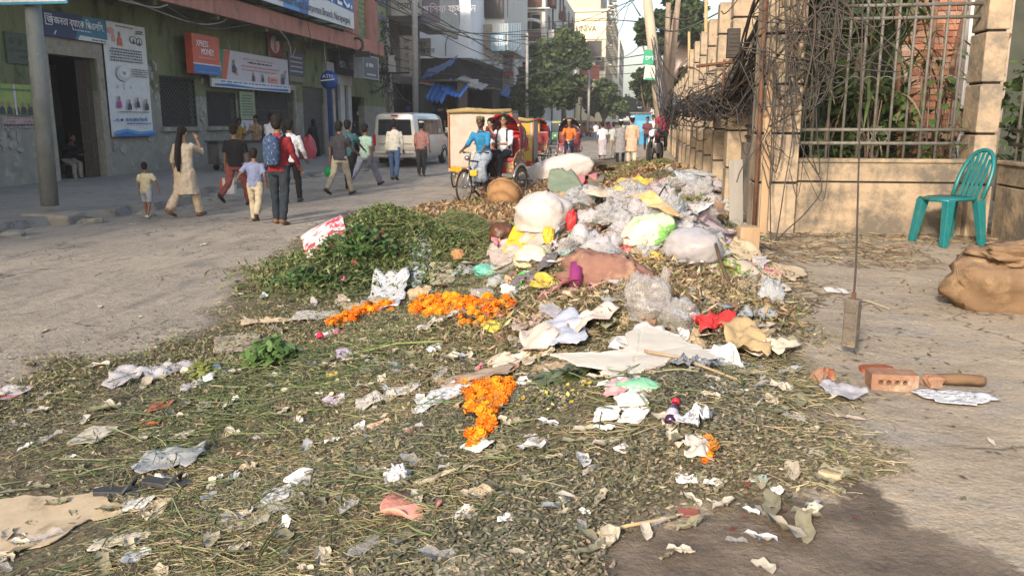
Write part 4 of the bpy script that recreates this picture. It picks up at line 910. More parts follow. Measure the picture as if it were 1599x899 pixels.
# bank name board over the door
ya, za = fq(57, 56); yb, _ = fq(158, 40); zt = fq(57, 14)[1]
b = Board('bank_sign', 'dark blue bank name board above the open doorway', 'sign', fq(57,30)[0], fq(158,50)[0], fq(110,61)[1]-.02, fq(110,24)[1], XF+.09, deep, .08)
b.poly([(.45,.0), (1,.0), (1,1), (.62,1)], teal2); b.poly([(.5,.0), (1,.0), (1,.16), (.54,.2)], white); b.lines(.72, .97, .05, .06, ink, 3)
b.text('জনতা ব্যাংক িপএলিস.', .155, .50, .42, white2, .80); b.lines(.42, .72, .36, .05, white, 4)
b.r(.03,.42,.13,.86, white); b.r(.04,.46,.12,.82, deep); b.text('জ', .05, .5, .42, white2); b.poly([(.13,.08),(.15,.08),(.18,.24),(.16,.24)], white)
# tall white poster
b = Board('poster', 'tall white poster with portraits and blue wave foot right of the doorway', 'poster', fq(160,100)[0], fq(226,100)[0], fq(200,213)[1], fq(190,38)[1], XF+.08, white, .012)
b.lines(.3,.7,.965,.012,ink,1); b.figure(.22,.83,.10,pinkp); b.figure(.36,.80,.13,red); b.oval(.17,.92,.08,.03,pinkp); b.oval(.68,.87,.09,.035,ink); b.oval(.68,.87,.07,.028,white); b.oval(.82,.86,.08,.035,ink); b.oval(.82,.86,.06,.026,white); b.figure(.68,.84,.05,ink); b.figure(.82,.83,.05,ink); b.lines(.75,.92,.945,.012,ink,9,2,.018)
b.lines(.1,.85,.765,.011,ink,2,5,.025)
b.oval(.37,.56,.17,.07,lav); b.oval(.39,.575,.13,.055,white); b.text('২৪', .33,.55,.045,ink); b.lines(.55,.95,.60,.008,ink,5,4,.02)
for a_, b_ in ((.2,.43),(.34,.42),(.34,.45),(.5,.43)): b.poly([(a_-.012,b_),(a_+.012,b_),(a_,b_+.03)], ink)
b.figure(.2,.255,.11,paint('print magenta',(.35,.06,.25))); b.figure(.43,.24,.10,ink); b.figure(.63,.26,.10,ink); b.figure(.84,.24,.11,ink)
b.lines(.12,.9,.215,.008,ink,7); b.text('জনতা ব্যাংক িপএলিস', .30,.135,.045,blue,.8); b.oval(.1,.15,.04,.012,skyb); b.oval(.2,.148,.03,.013,deep); b.lines(.3,.9,.11,.01,blue,8)
b.poly([(.03,.0),(.99,.0),(.99,.05),(.6,.04),(.3,.07),(.03,.05)], skyb); b.poly([(.03,.0),(.99,.0),(.99,.03),(.55,.015),(.3,.045),(.03,.02)], blue)
# orange money transfer sign box
b = Board('money_transfer_sign', 'projecting orange and blue light box sign reading XPRESS MONEY', 'sign', fq(275,90)[0], fq(318,90)[0], fq(300,117)[1], fq(300,57)[1], XF+.35, red, .25)
b.r(0,0,1,.24,blue,'blue_band'); b.r(0,.24,1,.27,white); b.text('XPRESS', .14,.70,.22,white2,.85); b.text('MONEY', .30,.50,.22,white2,.85); b.lines(.2,.8,.40,.03,pinkp,3); b.text('Janata Bank', .2,.09,.1,skyb); b.lines(.12,.85,.04,.03,skyb,6)
MB().ab((XF+.007, b.y0+.3, b.z0+.3), (XF+.35, b.y0+.36, b.z0+.36)).build('bracket', iron, b.t, world=True); MB().ab((XF+.007, b.y1-.36, b.z1-.4), (XF+.35, b.y1-.3, b.z1-.34)).build('bracket', iron, b.t, world=True)
# long banner
b = Board('banner', 'long pale fabric banner with crowd photo and blue foot over the windows', 'banner', fq(318,110)[0], fq(443,120)[0], fq(380,140)[1], fq(380,84)[1], XF+.2, lav, .012)
b.poly([(0,.22),(.13,.22),(.17,1),(0,1)], grn); b.poly([(.13,.22),(.18,.22),(.24,1),(.17,.98)], red); b.figure(.04,.3,.4,white); b.figure(.10,.42,.45,pinkp); b.figure(.08,.22,.3,skin_p); b.figure(.27,.42,.36,ink); b.figure(.30,.36,.22,pinkp)
b.lines(.38,.8,.82,.03,pinkp,1); b.lines(.42,.76,.73,.035,ink,2); b.lines(.36,.86,.62,.04,pinkp,3); b.lines(.36,.86,.53,.03,pinkp,4)
for a_, hh in ((.50,.26),(.62,.24),(.90,.34)): b.figure(a_,.24,hh,ink)
b.r(.70,.25,.82,.42,pinkp); b.lines(.71,.81,.3,.06,red,8); b.figure(.95,.4,.3,lav); b.r(0,0,1,.21,white); b.lines(.08,.98,.14,.035,blue,5); b.poly([(.03,.03),(.97,.02),(.97,.1),(.5,.06),(.2,.11),(.03,.08)], blue)
for a_ in (0, .25, .5, .75, 1): MB().tube([(XF+.2, b.P(a_,1)[0], b.z1-.01), (XF+.06, b.P(a_,1)[0]+.1, b.z1+.35)], .008, 4).build('tie', white, b.t, world=True)
# pillar poster boards, small notices
b = Board('poster', 'faded red and white poster board above the right end of the banner', 'poster', fq(414,70)[0], fq(438,70)[0], fq(425,88)[1], fq(425,54)[1], XF+.1, M('faded red', (.22,.07,.06), rough=.8), .02); b.oval(.45,.55,.3,.4,lav); b.figure(.45,.2,.6,red)
b = Board('poster', 'pair of green and white notices hung between grille window and gate', 'poster', fq(371,160)[0], fq(393,160)[0], fq(382,187)[1], fq(382,144)[1], XF+.08, M('green notice', (.30,.36,.22), rough=.8), .02); b.lines(.1,.9,.85,.04,ink,2,8,.1)
b = Board('poster', 'row of small white handbills pasted under the green notices', 'poster', fq(372,190)[0], fq(392,190)[0], fq(382,205)[1], fq(382,188)[1], XF+.08, lav, .012); b.figure(.3,.1,.7,ink); b.figure(.7,.1,.7,pinkp)
b = Board('wall_sign', 'grey blue notice board on the green wall right of the banner', 'sign', fq(446,90)[0], fq(470,90)[0], fq(456,118)[1], fq(456,82)[1], XF+.08, M('slate sign', (.09,.10,.13), rough=.6), .04); b.lines(.1,.9,.75,.06,lav,1,4,.2); b.r(0,-.28,1,-.02,M('tan board', (.22,.19,.14), rough=.8))
b = Board('wall_sign', 'square green building name board at the far left edge of the facade', 'sign', fq(8,90)[0], fq(46,90)[0], fq(25,100)[1], fq(25,52)[1], XF+.03, M('green board', (.10,.12,.085), rough=.8), .03)
b.text('G', .12,.62,.3,ink); b.text('B', .52,.6,.3,ink); b.lines(.1,.9,.38,.1,ink,2); b.lines(.45,.95,.2,.08,ink,4)
b = Board('poster', 'torn yellow green poster with a row of faces behind the sign pole', 'poster', fq(-4,170)[0], fq(49,160)[0], fq(25,180)[1], fq(25,132)[1], XF+.02, M('yellow poster', (.33,.36,.12), (.2,.28,.08), sc_=3, rough=.8), .012)
for a_ in (.1,.3,.5,.7,.9): b.figure(a_,.02,.42,ink if int(a_*10) % 4 else pinkp)
b.r(.45,0,.5,1,lav); b.lines(.05,.95,.8,.05,grn,2)
b = Board('poster', 'strip of torn pink and white handbills below the yellow green poster', 'poster', fq(2,195)[0], fq(54,190)[0], fq(30,200)[1], fq(30,184)[1], XF+.02, M('torn handbills', (.42,.38,.38), (.15,.13,.12), sc_=9, rough=.9), .01); b.lines(.02,.98,.7,.15,pinkp,4,2,.4); b.lines(.02,.98,.2,.2,ink,5)
rr_ = random.Random(21); torn = [M('torn paper a', (.36,.34,.31), (.24,.22,.2), sc_=8, rough=.9), M('torn paper b', (.36,.33,.30), (.2,.18,.16), sc_=8, rough=.9), M('torn paper c', (.30,.36,.42), rough=.9)]
for i in range(64):                                    # torn bits of old bills on the walls
    zone = rr_.choice([(228,242,95,190),(228,246,120,200),(0,54,200,240),(312,320,120,190),(459,474,140,230),(459,474,150,235),(520,560,165,240),(160,240,215,240)])
    u = rr_.uniform(zone[0], zone[1]); v = rr_.uniform(zone[2], zone[3]); y, z = fq(u, v); w_, h_ = rr_.uniform(.05, .18), rr_.uniform(.08, .25)
    if any(q[0]-.3 < y < q[1]+.3 and z < q[3]+.1 for q in (door, gate, sh1)) : continue
    xo = XF+.008+i*.0007; P_ = [(xo, y+math.cos(q)*w_*rr_.uniform(.4, 1), z+math.sin(q)*h_*rr_.uniform(.4, 1)) for q in [k*math.pi/5 for k in range(10)]]
    back_ = [(XF, p[1], p[2]) for p in P_]; mm = MB().add(P_+back_+[(xo, y, z)], [(k, (k+1) % 10, 20) for k in range(10)]+[(k, k+10, (k+1) % 10+10, (k+1) % 10) for k in range(10)])
    tag(mm.build('torn_bill', torn[i % 3 if i % 9 == 0 else i % 2], None), 'torn remnant of an old paper bill stuck on the plaster', 'poster scrap', 'torn bills on the bank wall')
# big sign on the canopy
XS = -13.45; ya = on_x(398, 0, XS).y; yb = on_x(548, 20, XS).y; zb_ = on_x(548, 46, XS).z
b = Board('bank_sign', 'large blue and white bank sign standing on the canopy edge', 'sign', ya-8, yb, zb_, zb_+3.0, XS, blue, .12)
L_ = b.y1-b.y0; aa = lambda u: (on_x(u, 10, XS).y-b.y0)/L_
b.r(0,0,aa(437),1,white,'white_panel'); b.poly([(aa(437),0),(aa(462),0),(aa(458),1),(aa(437),1)], skyb); b.poly([(aa(476),.0),(1,.0),(1,.24),(aa(479),.30)], white)
zt_ = .40; txt('Janata Bank PLC.', b.t, (b.x+.05, on_x(545, 10, XS).y, b.z0+.84), 1.5, white2, align='RIGHT', xs=.95); txt('Tanbazar Road Corporate Branch, Narayanganj', b.t, (b.x+.05, b.y1-.6, b.z0+.17), .42, ink, align='RIGHT', xs=.95)
b.poly([(aa(452),.25),(aa(454),.25),(aa(456),.9),(aa(454.5),.9)], pinkp)
m = MB();
for k in range(9): m.tube([(XS, b.y0+1+k*(L_-2)/8, b.z0+.15), (XF+.3, b.y0+1+k*(L_-2)/8, b.z0+.15)], .04, 5)
m.build('bracket', iron, b.t, world=True)
# shop boards under the canopy's far end
b = Board('shop_sign', 'dark shop board with white letters above the shop behind the round sign', 'sign', fq(513,90)[0], fq(548,100)[0], fq(530,118)[1], fq(530,84)[1], XF+.25, M('dark sign', (.04,.04,.05), rough=.5), .15); b.text('এম.আর', .1,.3,.5,white2,1.4)
b = Board('shop_sign', 'dark blue square sign box with pale frame sticking out near the canopy end', 'sign', on_x(552,100,-14.3).y, on_x(577,100,-14.3).y, on_x(565,124,-14.3).z, on_x(565,88,-14.3).z, -14.3, paint('pale frame', (.3,.31,.33)), .5); b.r(.03,.05,.93,.95,M('navy', (.03,.04,.07), rough=.4)); b.text('এ জব', .15,.5,.25,white2,1.6); b.lines(.2,.8,.15,.08,lav,2)
# white framed booth front behind the round sign
bo = thing('cash_booth', 'white tiled booth front with blue framed glass door behind the round sign', 'booth', (XF, fq(520,200)[0], .12)); y0, y1 = fq(507,200)[0], fq(545,200)[0]; zt2 = fq(520,132)[1]
wt = M('white tile', (.40,.40,.40), (.3,.3,.3), sc_=3, rough=.5)
for a_, c_ in ((0,.16), (.52,.70), (.86,1)): MB().ab((XF+.01, y0+(y1-y0)*a_, .12), (XF+.2, y0+(y1-y0)*c_, zt2)).build('pier', wt, bo, world=True)
MB().ab((XF+.01, y0, zt2), (XF+.26, y1, zt2+1.0)).build('header', wt, bo, world=True); MB().ab((XF+.012, y0+(y1-y0)*.16, .12), (XF+.06, y0+(y1-y0)*.52, zt2)).build('door_glass', glass, bo, world=True); MB().ab((XF+.012, y0+(y1-y0)*.7, .12), (XF+.06, y0+(y1-y0)*.86, zt2)).build('side_glass', M('greyed glass', (.12,.13,.14), rough=.3), bo, world=True)
# round blue sign on a post
pr_ = on_x(519, 240, -14.2); t = thing('round_sign', 'glossy blue globe shaped cash machine sign on a tall blue post', 'sign', (pr_.x, pr_.y, .13)); zc_ = on_x(519, 126, -14.2).z; s_ = scale_at((pr_.x, pr_.y, zc_)); bl = M('gloss blue', (.015,.09,.33), (.01,.07,.28), rough=.2, bump=0, spec=.6)
MB().lathe([(.001,-.16),(14/s_*.8,-.14),(14/s_,0),(14/s_*.8,.14),(.001,.16)], 28, (0,0,0), 'y').build('globe', bl, t, True, loc=(0,0,zc_-.13)); MB().box((0,0,(zc_-.13-14/s_)/2), (.22,.16,zc_-.13-14/s_+.06)).build('post', paint('post blue', (.02,.05,.15)), t)
MB().ring((0,-.0,zc_-.13), 14/s_*.99, .02, 28, 5, 'y').build('rim', bl, t, True)
m = MB(); m.add([(-.33,-.19,-.06),(.33,-.19,.0),(.33,-.19,.05),(-.33,-.19,-.01)], [(0,1,2,3)]); m.build('stripe', white2, t, loc=(0,0,zc_-.13)); txt('ATM', t, (pr_.x, pr_.y-.19, zc_+.08), .24, white2, rot=(math.pi/2,0,0), align='CENTER')
# ---- kerbside metal bin and counter
ps_ = on_z(390, 268, .15)
t = thing('vendor_cart', 'long grey metal counter on small wheels in front of the grille windows', 'cart', (ps_.x, ps_.y, .15), 0); wl = 97/scale_at(ps_)*1.35; gm = M('galvanised sheet', (.17,.18,.17), (.12,.125,.12), sc_=3, rough=.55, metal=.3, c3=(.09,.08,.07), sc3=2)
ca_ = on_z(343, 268, .15); cb_ = on_z(452, 263, .15); yy = Vector((cb_.x-ca_.x, cb_.y-ca_.y, 0)); wl = yy.length; t.location = ((ca_.x+cb_.x)/2, (ca_.y+cb_.y)/2, .15); t.rotation_euler.z = math.atan2(yy.y, yy.x)
MB().box((0, .35, .55), (wl, .8, .7)).build('body', gm, t, bevel=.03); MB().box((0, .35, .925), (wl+.1, .9, .045)).build('counter_top', M('dark counter', (.06,.055,.05), rough=.5), t)
for sx in (-1, 1):
    for sy in (0, .7): MB().lathe([(.001,-.03),(.1,-.03),(.1,.03),(.001,.03)], 12, (sx*wl*.4, sy, .1), 'y').build('wheel', iron, t, True)
for k in range(5): MB().box((-wl/2+wl*(k+.5)/5, -.06, .55), (wl/5-.04, .01, .6)).build('side_panel', gm, t)
# ---- sign pole at the left
pb = on_z(79, 330, .2); polem = M('galvanised pole', (.20,.21,.20), (.13,.14,.13), sc_=6, rough=.6, bump=.2, c3=(.42,.40,.36), sc3=4, th3=(.62,.66), stretch=(1,1,.5))
t = thing('street_sign', 'tall grey pole on a concrete block carrying a pale blue road sign', 'sign', (pb.x, pb.y, 0)); r_ = 13/scale_at(pb)
topq = on_y(45, -60, pb.y); MB().tube([(0,0,.3), (topq.x-pb.x, 0, topq.z)], [r_, r_*.85], 16).build('pole', polem, t, True)
MB().box((.05,-.02,.02), (.85,.55,.34), (.05,.04,.12)).build('concrete_block', kerbm, t, bevel=.05)
p0 = on_y(-30, 8, pb.y-.2); p1 = on_y(107, 4, pb.y-.2); MB().box(((p0.x+p1.x)/2-pb.x, -.22, p1.z+.55), (p1.x-p0.x, .04, 1.15)).build('sign_plate', paint('pale blue sign', (.10,.38,.55)), t, bevel=.02)
MB().box(((p0.x+p1.x)/2-pb.x, -.245, p1.z+.05), (p1.x-p0.x-.03, .012, .07)).build('sign_border', paint('sign edge', (.7,.78,.8)), t); MB().box((.3-.0+(topq.x-pb.x)*.9, -.1, p1.z+.35), (.6, .1, .06)).build('bracket', iron, t)
# cables under the canopy
for i, (pts) in enumerate([[(200,0),(300,36),(345,35),(362,18)], [(256,8),(330,45),(410,38),(470,60)], [(420,30),(450,65),(455,90),(462,75)], [(405,20),(470,40),(530,45),(600,75)], [(400,8),(480,38),(560,60),(612,72)], [(480,36),(486,70),(484,92)], [(505,48),(507,78),(508,100)], [(528,52),(530,80),(531,104)], [(185,0),(240,12),(262,8)]]):
    cable([on_x(u, v, XCAN-.2+.1*(i % 3)) for u, v in pts], .022, [cabg, cabm][i % 2], 'cable drooping beneath the pink canopy of the bank', 'cables under the canopy', 8)
t = thing('cable_coil', 'ring of coiled cable hanging at the far end of the canopy', 'cable coil', on_x(557, 70, XCAN+.1)); MB().ring((0,0,0), .3, .06, 20, 6, 'y').build('coil', cabm, t, True); MB().box((.3,0,-.45), (.7,.2,.25)).build('lamp_housing', iron, t)

# ================================================================ the row of buildings beyond
facm = M('grey white render', (.58,.57,.53), (.46,.45,.42), sc_=.8, rough=.9, bump=.15, c3=(.20,.19,.18), sc3=.6, th3=(.55,.72), stretch=(1,1,.4))
whitew = M('white blank render', (.74,.77,.80), (.66,.69,.72), sc_=.7, rough=.9, bump=.1, c3=(.34,.35,.36), sc3=.7, th3=(.58,.75), stretch=(1,1,.4))
cream = M('cream render', (.74,.64,.44), (.66,.57,.40), sc_=.5, rough=.9, bump=.1, c3=(.50,.44,.34), sc3=.5, th3=(.6,.75), stretch=(1,1,.4))
darkg = M('window dark', (.035,.035,.035), (.06,.05,.045), sc_=2, rough=.4); shopd = M('dark shop', (.05,.042,.036), (.028,.025,.023), sc_=1.5, rough=.9); brown = M('brown shutters', (.11,.05,.035), (.07,.035,.03), sc_=3, rough=.8); tin = M('old tin', (.19,.165,.14), (.11,.09,.075), sc_=2, rough=.8, bump=.4)
def win(parent, c, w_, h_, face, pane=darkg, bars=4, depth=.12, frame=None):
    """a window as a part with frame, pane and bars; face 'x' looks along +X, 'y' along -Y"""
    c = Vector(c); fm = frame or frame_w; m = MB(); e = .09
    def bx_(a0, a1, z0, z1, d0, d1):
        if face == 'x': m.ab((c.x+d0, c.y+a0, c.z+z0), (c.x+d1, c.y+a1, c.z+z1))
        else: m.ab((c.x+a0, c.y-d0, c.z+z0), (c.x+a1, c.y-d1, c.z+z1))
    bx_(-w_/2-e, -w_/2, -h_/2-e, h_/2+e, 0, depth); bx_(w_/2, w_/2+e, -h_/2-e, h_/2+e, 0, depth); bx_(-w_/2, w_/2, -h_/2-e, -h_/2, 0, depth); bx_(-w_/2, w_/2, h_/2, h_/2+e, 0, depth)
    f = m.build('window', fm, parent, world=True); m = MB(); bx_(-w_/2, w_/2, -h_/2, h_/2, .002, .03); p = m.build('pane', pane, f, world=True)
    if bars:
        m = MB()
        for i in range(1, bars+1): a = -w_/2+w_*i/(bars+1); bx_(a-.02, a+.02, -h_/2, h_/2, .05, .08)
        for z in (-.2, .2): bx_(-w_/2, w_/2, z*h_-.02, z*h_+.02, .03, .05)
        q = m.build('bars', iron, f, world=True)
def block(name, label, x0, x1, y0, y1, z1, mat, z0=-.2): 
    t = thing(name, label, 'building', ((x0+x1)/2, y0, 0)); MB().ab((x0, y0, z0), (x1, y1, z1)).build('walls', mat, t, world=True); return t
# B1: shop house with grey sign balcony
yb1 = YE+.3; x1 = -14.0
b1 = block('shop_house', 'shop house with overhanging white balcony and grey sign band past the bank', -22, -16.2, yb1, 60, 13, M('brown render', (.16,.13,.11), (.10,.085,.075), sc_=1, rough=.9))
pA = on_y(598, 22, yb1+.5); pB = on_y(688, 22, yb1+1.5)
MB().ab((pA.x, yb1+.3, on_y(620,24,yb1).z), (on_y(652, 0, yb1).x, 60, 12)).build('balcony', M('dirty white', (.45,.43,.38), (.33,.31,.28), sc_=1.2, rough=.9), b1, world=True)
ub = on_y(620,24,yb1).z
for k, uu in enumerate((604, 640)): MB().ab((on_y(uu,0,yb1).x, yb1+.25, ub), (on_y(uu+4,0,yb1).x, yb1+.3, 13)).build('post', frame_w, b1, world=True)
q0 = on_y(608, 22, yb1); q1 = on_y(642, 0, yb1); txt('সাগর\nেহােটল', b1, (q0.x+.4, yb1+.27, q0.z+.8), .5, ink, rot=(math.pi/2,0,0))
sx0 = on_y(652, 20, yb1+1).x; sx1 = on_y(686, 20, yb1+1).x; zz0 = on_y(660, 36, yb1+1).z
sgb = thing('shop_sign', 'grey purple sign band with pale script wrapped round the overhang', 'sign', (sx0, yb1+1, zz0)); MB().ab((sx0, yb1+1, zz0), (sx1, yb1+1.15, 12.6)).build('board', M('grey purple sign', (.15,.14,.18), rough=.6), sgb, world=True); txt('আিসফ ফ্যাশন', sgb, (sx0+.1, yb1+.985, zz0+.55), .62, lav, rot=(math.pi/2,0,0), xs=.9)
MB().ab((sx0, yb1+1.151, zz0), (sx0+.2, 60, 11)).build('return_board', frame_w, sgb, world=True)
vs_ = on_y(626, 121, yb1); vt = on_y(646, 56, yb1); sg = thing('vertical_sign', 'tall brown vertical shop sign with pale framed stacked letters', 'sign', (vs_.x, yb1, vs_.z)); MB().ab((vs_.x, yb1-.1, vs_.z), (vt.x, yb1+.05, vt.z)).build('board', M('taupe board', (.24,.21,.18), rough=.8), sg, world=True)
MB().ab((vs_.x+.06, yb1-.115, vs_.z+.06), (vt.x-.06, yb1-.101, vt.z-.06)).build('face', M('taupe face', (.30,.27,.23), rough=.8), sg, world=True)
for i, ch in enumerate('জাপানশালা'.replace('া', '')[:6]): txt(ch, sg, ((vs_.x+vt.x)/2, yb1-.13, vt.z-.45-i*.4), .4, ink, rot=(math.pi/2,0,0), align='CENTER')
q = on_y(652, 88, 54); q2 = on_y(672, 60, 54); sg = thing('shop_sign', 'square brown sign with dark script beside the lamp pole', 'sign', (q.x, 54, q.z)); MB().ab((q.x, 54, q.z), (q2.x, 54.15, q2.z)).build('board', M('taupe face', (.30,.27,.23)), sg, world=True); txt('নূর\nআহার', sg, (q.x+.1, 53.98, q2.z-.5), .42, ink, rot=(math.pi/2,0,0))
# B2 with the blank white wall
wz = on_y(690, 91, 64).z
b2 = block('blank_wall_building', 'building showing a tall blank white side wall above the tin shops', -26, on_y(735, 40, 64).x, 64, 84, 13, whitew, wz); MB().ab((-26, 64.1, -.2), (-14.2, 84, wz-.002)).build('ground_floor', shopd, b2, world=True)
MB().tube(bez([on_y(716,0,63.9), on_y(716,45,63.9), on_y(698,60,63.9), on_y(696,88,63.9)], 6), .03, 5).build('drain_wire', iron, b2, world=True)
# low shops with blue tarpaulins: y 50..64
def shop(u0, u1, v0, y, depth, label, roof=tin, mat=shopd):
    a = on_y(u0, v0, y); b = on_y(u1, v0, y); t = thing('small_shop', label, 'shop', ((a.x+b.x)/2, y, 0)); W_ = b.x-a.x; z1 = a.z
    MB().ab((a.x, y+depth-.1, -.1), (b.x, y+depth, z1)).build('back_wall', mat, t, world=True)
    for xx in (a.x, b.x-.12): MB().ab((xx, y, -.1), (xx+.12, y+depth-.101, z1)).build('side_wall', mat, t, world=True)
    MB().ab((a.x-.2, y-.5, z1), (b.x+.2, y+depth+.1, z1+.12)).build('roof', roof, t, world=True)
    MB().ab((a.x+.13, y+.3, .1), (b.x-.13, y+.9, 1.0)).build('counter', brown, t, world=True)
    for k in range(3): MB().ab((a.x+.13, y+.7, 1.3+.55*k), (b.x-.13, y+depth-.12, 1.34+.55*k)).build('shelf', brown, t, world=True)
    rr = random.Random(int(u0)); gm_ = [paint('goods red', (.4,.06,.05)), paint('goods pale', (.5,.48,.42)), paint('goods blue', (.06,.12,.3)), paint('goods tan', (.35,.24,.12))]
    for k in range(14): x = rr.uniform(a.x+.2, b.x-.5); h_ = rr.uniform(.15, .45); zz = 1.34+.55*rr.randint(0, 2); MB().ab((x, y+.72, zz), (x+rr.uniform(.1, .3), y+1.0, zz+h_)).build('goods_box', gm_[k % 4], t, world=True)
    return t, a, b, z1
shop(575, 606, 128, 52, 3, 'dark open stall at the canopy end with hanging goods')
shop(607, 655, 132, 54, 3, 'dark stall with reddish shelves behind the van')
shop(656, 716, 128, 58, 3, 'shadowed stall under the blue tarpaulins', mat=M('brown brick', (.14,.085,.06), rough=.9))
shop(717, 770, 140, 66, 3, 'low shop with a tiled roof beneath the awning sheet')
shop(771, 806, 150, 74, 3, 'small dark shop with an orange post at its corner')
def tarp(u0, v0, u1, v1, y0, y1, drop, label, mat, nrow=9, ncol=16, ripple=.12, grp=None):
    a = on_y(u0, v0, y0); b = on_y(u1, v1, y0); vs = []; ys_ = [y0+(y1-y0)*j/nrow for j in range(nrow+1)]
    for j in range(nrow+1):
        for i in range(ncol+1):
            f = i/ncol; g_ = j/nrow; vs.append((a.x+(b.x-a.x)*f, ys_[j], a.z+(b.z-a.z)*f+drop*g_+ripple*math.sin(i*1.9)*.5*(1-g_*.5)-.12*math.sin(math.pi*f)))
    fs = [(j*(ncol+1)+i, j*(ncol+1)+i+1, (j+1)*(ncol+1)+i+1, (j+1)*(ncol+1)+i) for j in range(nrow) for i in range(ncol)]
    o = MB().add(vs, fs).build('tarpaulin', mat, None, True); s = o.modifiers.new('s', 'SOLIDIFY'); s.thickness = .02; return tag(o, label, 'tarpaulin', grp)
btarp = M('blue tarpaulin', (.045,.15,.42), (.03,.10,.30), sc_=2, rough=.5, bump=.3, bscale=8)
tarp(654, 126, 704, 102, 57, 59.5, .9, 'upper blue tarpaulin awning sloping below the white wall', btarp)
tarp(655, 148, 690, 160, 55.5, 58, 1.2, 'lower blue tarpaulin with dark folds sagging over the stall', btarp, ripple=.3)
tarp(688, 140, 718, 152, 57, 60, .9, 'bright blue tarpaulin flap at the right end of the stalls', M('bright blue tarpaulin', (.05,.22,.62), (.04,.16,.48), sc_=2, rough=.5, bump=.2))
tarp(656, 128, 672, 134, 56.6, 57.2, .3, 'small red cloth flap between the two blue tarpaulins', M('red cloth', (.35,.05,.05), rough=.8))
tarp(780, 146, 806, 154, 72, 76, .8, 'dull blue awning over the shop with the orange post', btarp)
tarp(712, 124, 752, 140, 62, 65, .5, 'pale sagging awning sheet over the tiled shop', M('pale tarpaulin', (.35,.34,.33), (.25,.24,.23), sc_=3, rough=.8))
q = on_y(763, 178, 73); MB().ab((q.x, 73, 0), (q.x+.45, 73.4, 3.0)).build('orange_post', paint('orange paint', (.50,.11,.04)), None); bpy.data.objects['orange_post']['label'] = 'orange painted corner post of the far small shop'; bpy.data.objects['orange_post']['category'] = 'post'
# B3: balconies with pale railings and green vertical sign
xb3 = on_y(735, 40, 66).x; b3 = block('balcony_building', 'grey apartment building with caged balconies and shop boards above the stalls', -26, -13.0, 84.2, 89.8, 16.5, facm)
b3m = M('shadow render', (.28,.27,.25), (.2,.19,.18), sc_=1, rough=.9)
xr = on_y(806, 20, 70).x; q = on_y(738, 74, 70)
MB().ab((on_y(737,0,70).x, 70, q.z), (xr-1.0, 84, 15)).build('wing', facm, b3, world=True)
for (z0, z1, v) in ((on_y(760,27,69).z, on_y(760,-8,69).z, 0), (on_y(760,76,69).z, on_y(760,30,69).z, 1)):
    xa, xb_ = on_y(738, 30, 69).x, on_y(790, 30, 69).x
    if v == 0:
        MB().ab((xa+.15, 69.8, z0), (xb_-.3, 69.99, z1)).build('balcony_opening', darkg, b3, world=True)
        for k in range(9): MB().tube([(xa+.3+k*.32, 69.3, z0), (xa+.3+k*.32, 69.3, z1)], .03, 4).build('bar', iron, b3, world=True)
    else:
        MB().ab((xa, 69.0, z0), (xa+1.7, 69.95, z0+1.9)).build('balcony_front', frame_w, b3, world=True)
        MB().ab((xa+1.71, 68.6, z0-.2), (xb_+.3, 69.95, z0+1.9)).build('balcony_front', facm, b3, world=True)
        for k in range(14): MB().tube([(xa+2.2+k*.14, 68.55, z0-.2), (xa+2.2+k*.14, 68.55, z0+1.9)], .03, 4).build('railing_bar', paint('pale blue rail', (.28,.40,.48)), b3, world=True)
for k in range(3):
    for (z,) in ((8.2,), (11.5,), (14.8,)): pass
sg = thing('shop_sign', 'pale blue grey board with script under the caged balcony', 'sign', on_y(770, 76, 68.3)); qa, qb = on_y(766, 80, 68.3), on_y(789, 50, 68.3); MB().ab((qa.x, 68.3, qa.z), (qb.x, 68.4, qb.z)).build('board', paint('blue grey', (.22,.34,.42)), sg, world=True); txt('আল\nআিমন', sg, (qa.x+.1, 68.28, qb.z-.6), .5, white2, rot=(math.pi/2,0,0))
sg = thing('vertical_sign', 'dark green vertical sign with large white letters', 'sign', on_y(792, 80, 78)); qa, qb = on_y(785, 80, 78), on_y(799, 30, 78); MB().ab((qa.x, 78, qa.z), (qb.x, 78.2, qb.z)).build('board', paint('sign green', (.01,.16,.08)), sg, world=True)
for i, ch in enumerate('ডলফন'): txt(ch, sg, ((qa.x+qb.x)/2, 77.98, qb.z-.8-i*.72), .7, white2, rot=(math.pi/2,0,0), align='CENTER')
sg = thing('shop_sign', 'teal green slanted board high on the corner above the vertical sign', 'sign', on_y(795, 20, 80)); qa, qb = on_y(783, 34, 80), on_y(806, 8, 80); MB().ab((qa.x, 80, qa.z), (qb.x, 80.2, qb.z)).build('board', paint('sea green', (.10,.26,.24)), sg, world=True); txt('ওষুধ', sg, (qa.x+.2, 79.98, qa.z+.4), .8, lav, rot=(math.pi/2,0,0))
sg = thing('shop_sign', 'white board with red bands and blue script below the vertical sign', 'sign', on_y(795, 110, 79)); qa, qb = on_y(786, 119, 79), on_y(802, 84, 79); MB().ab((qa.x, 79, qa.z), (qb.x, 79.2, qb.z)).build('board', paint('board white', (.5,.48,.46)), sg, world=True); MB().ab((qa.x, 78.98, qa.z), (qb.x, 78.999, qa.z+.4)).build('red_band', red, sg, world=True); MB().ab((qa.x, 78.98, qb.z-.4), (qb.x, 78.999, qb.z)).build('red_band', red, sg, world=True); txt('বই\nঘর', sg, (qa.x+.1, 78.97, qb.z-1.1), .6, blue, rot=(math.pi/2,0,0))
q = on_y(688, 128, 62); sg = thing('shop_sign', 'small pale tin sign under the roof of the tiled shop', 'sign', on_y(725, 132, 64)); qa, qb = on_y(711, 138, 64), on_y(748, 124, 64); MB().ab((qa.x, 64-.3, qa.z), (qb.x, 63.8, qb.z)).build('board', paint('pale tin', (.45,.45,.46)), sg, world=True)
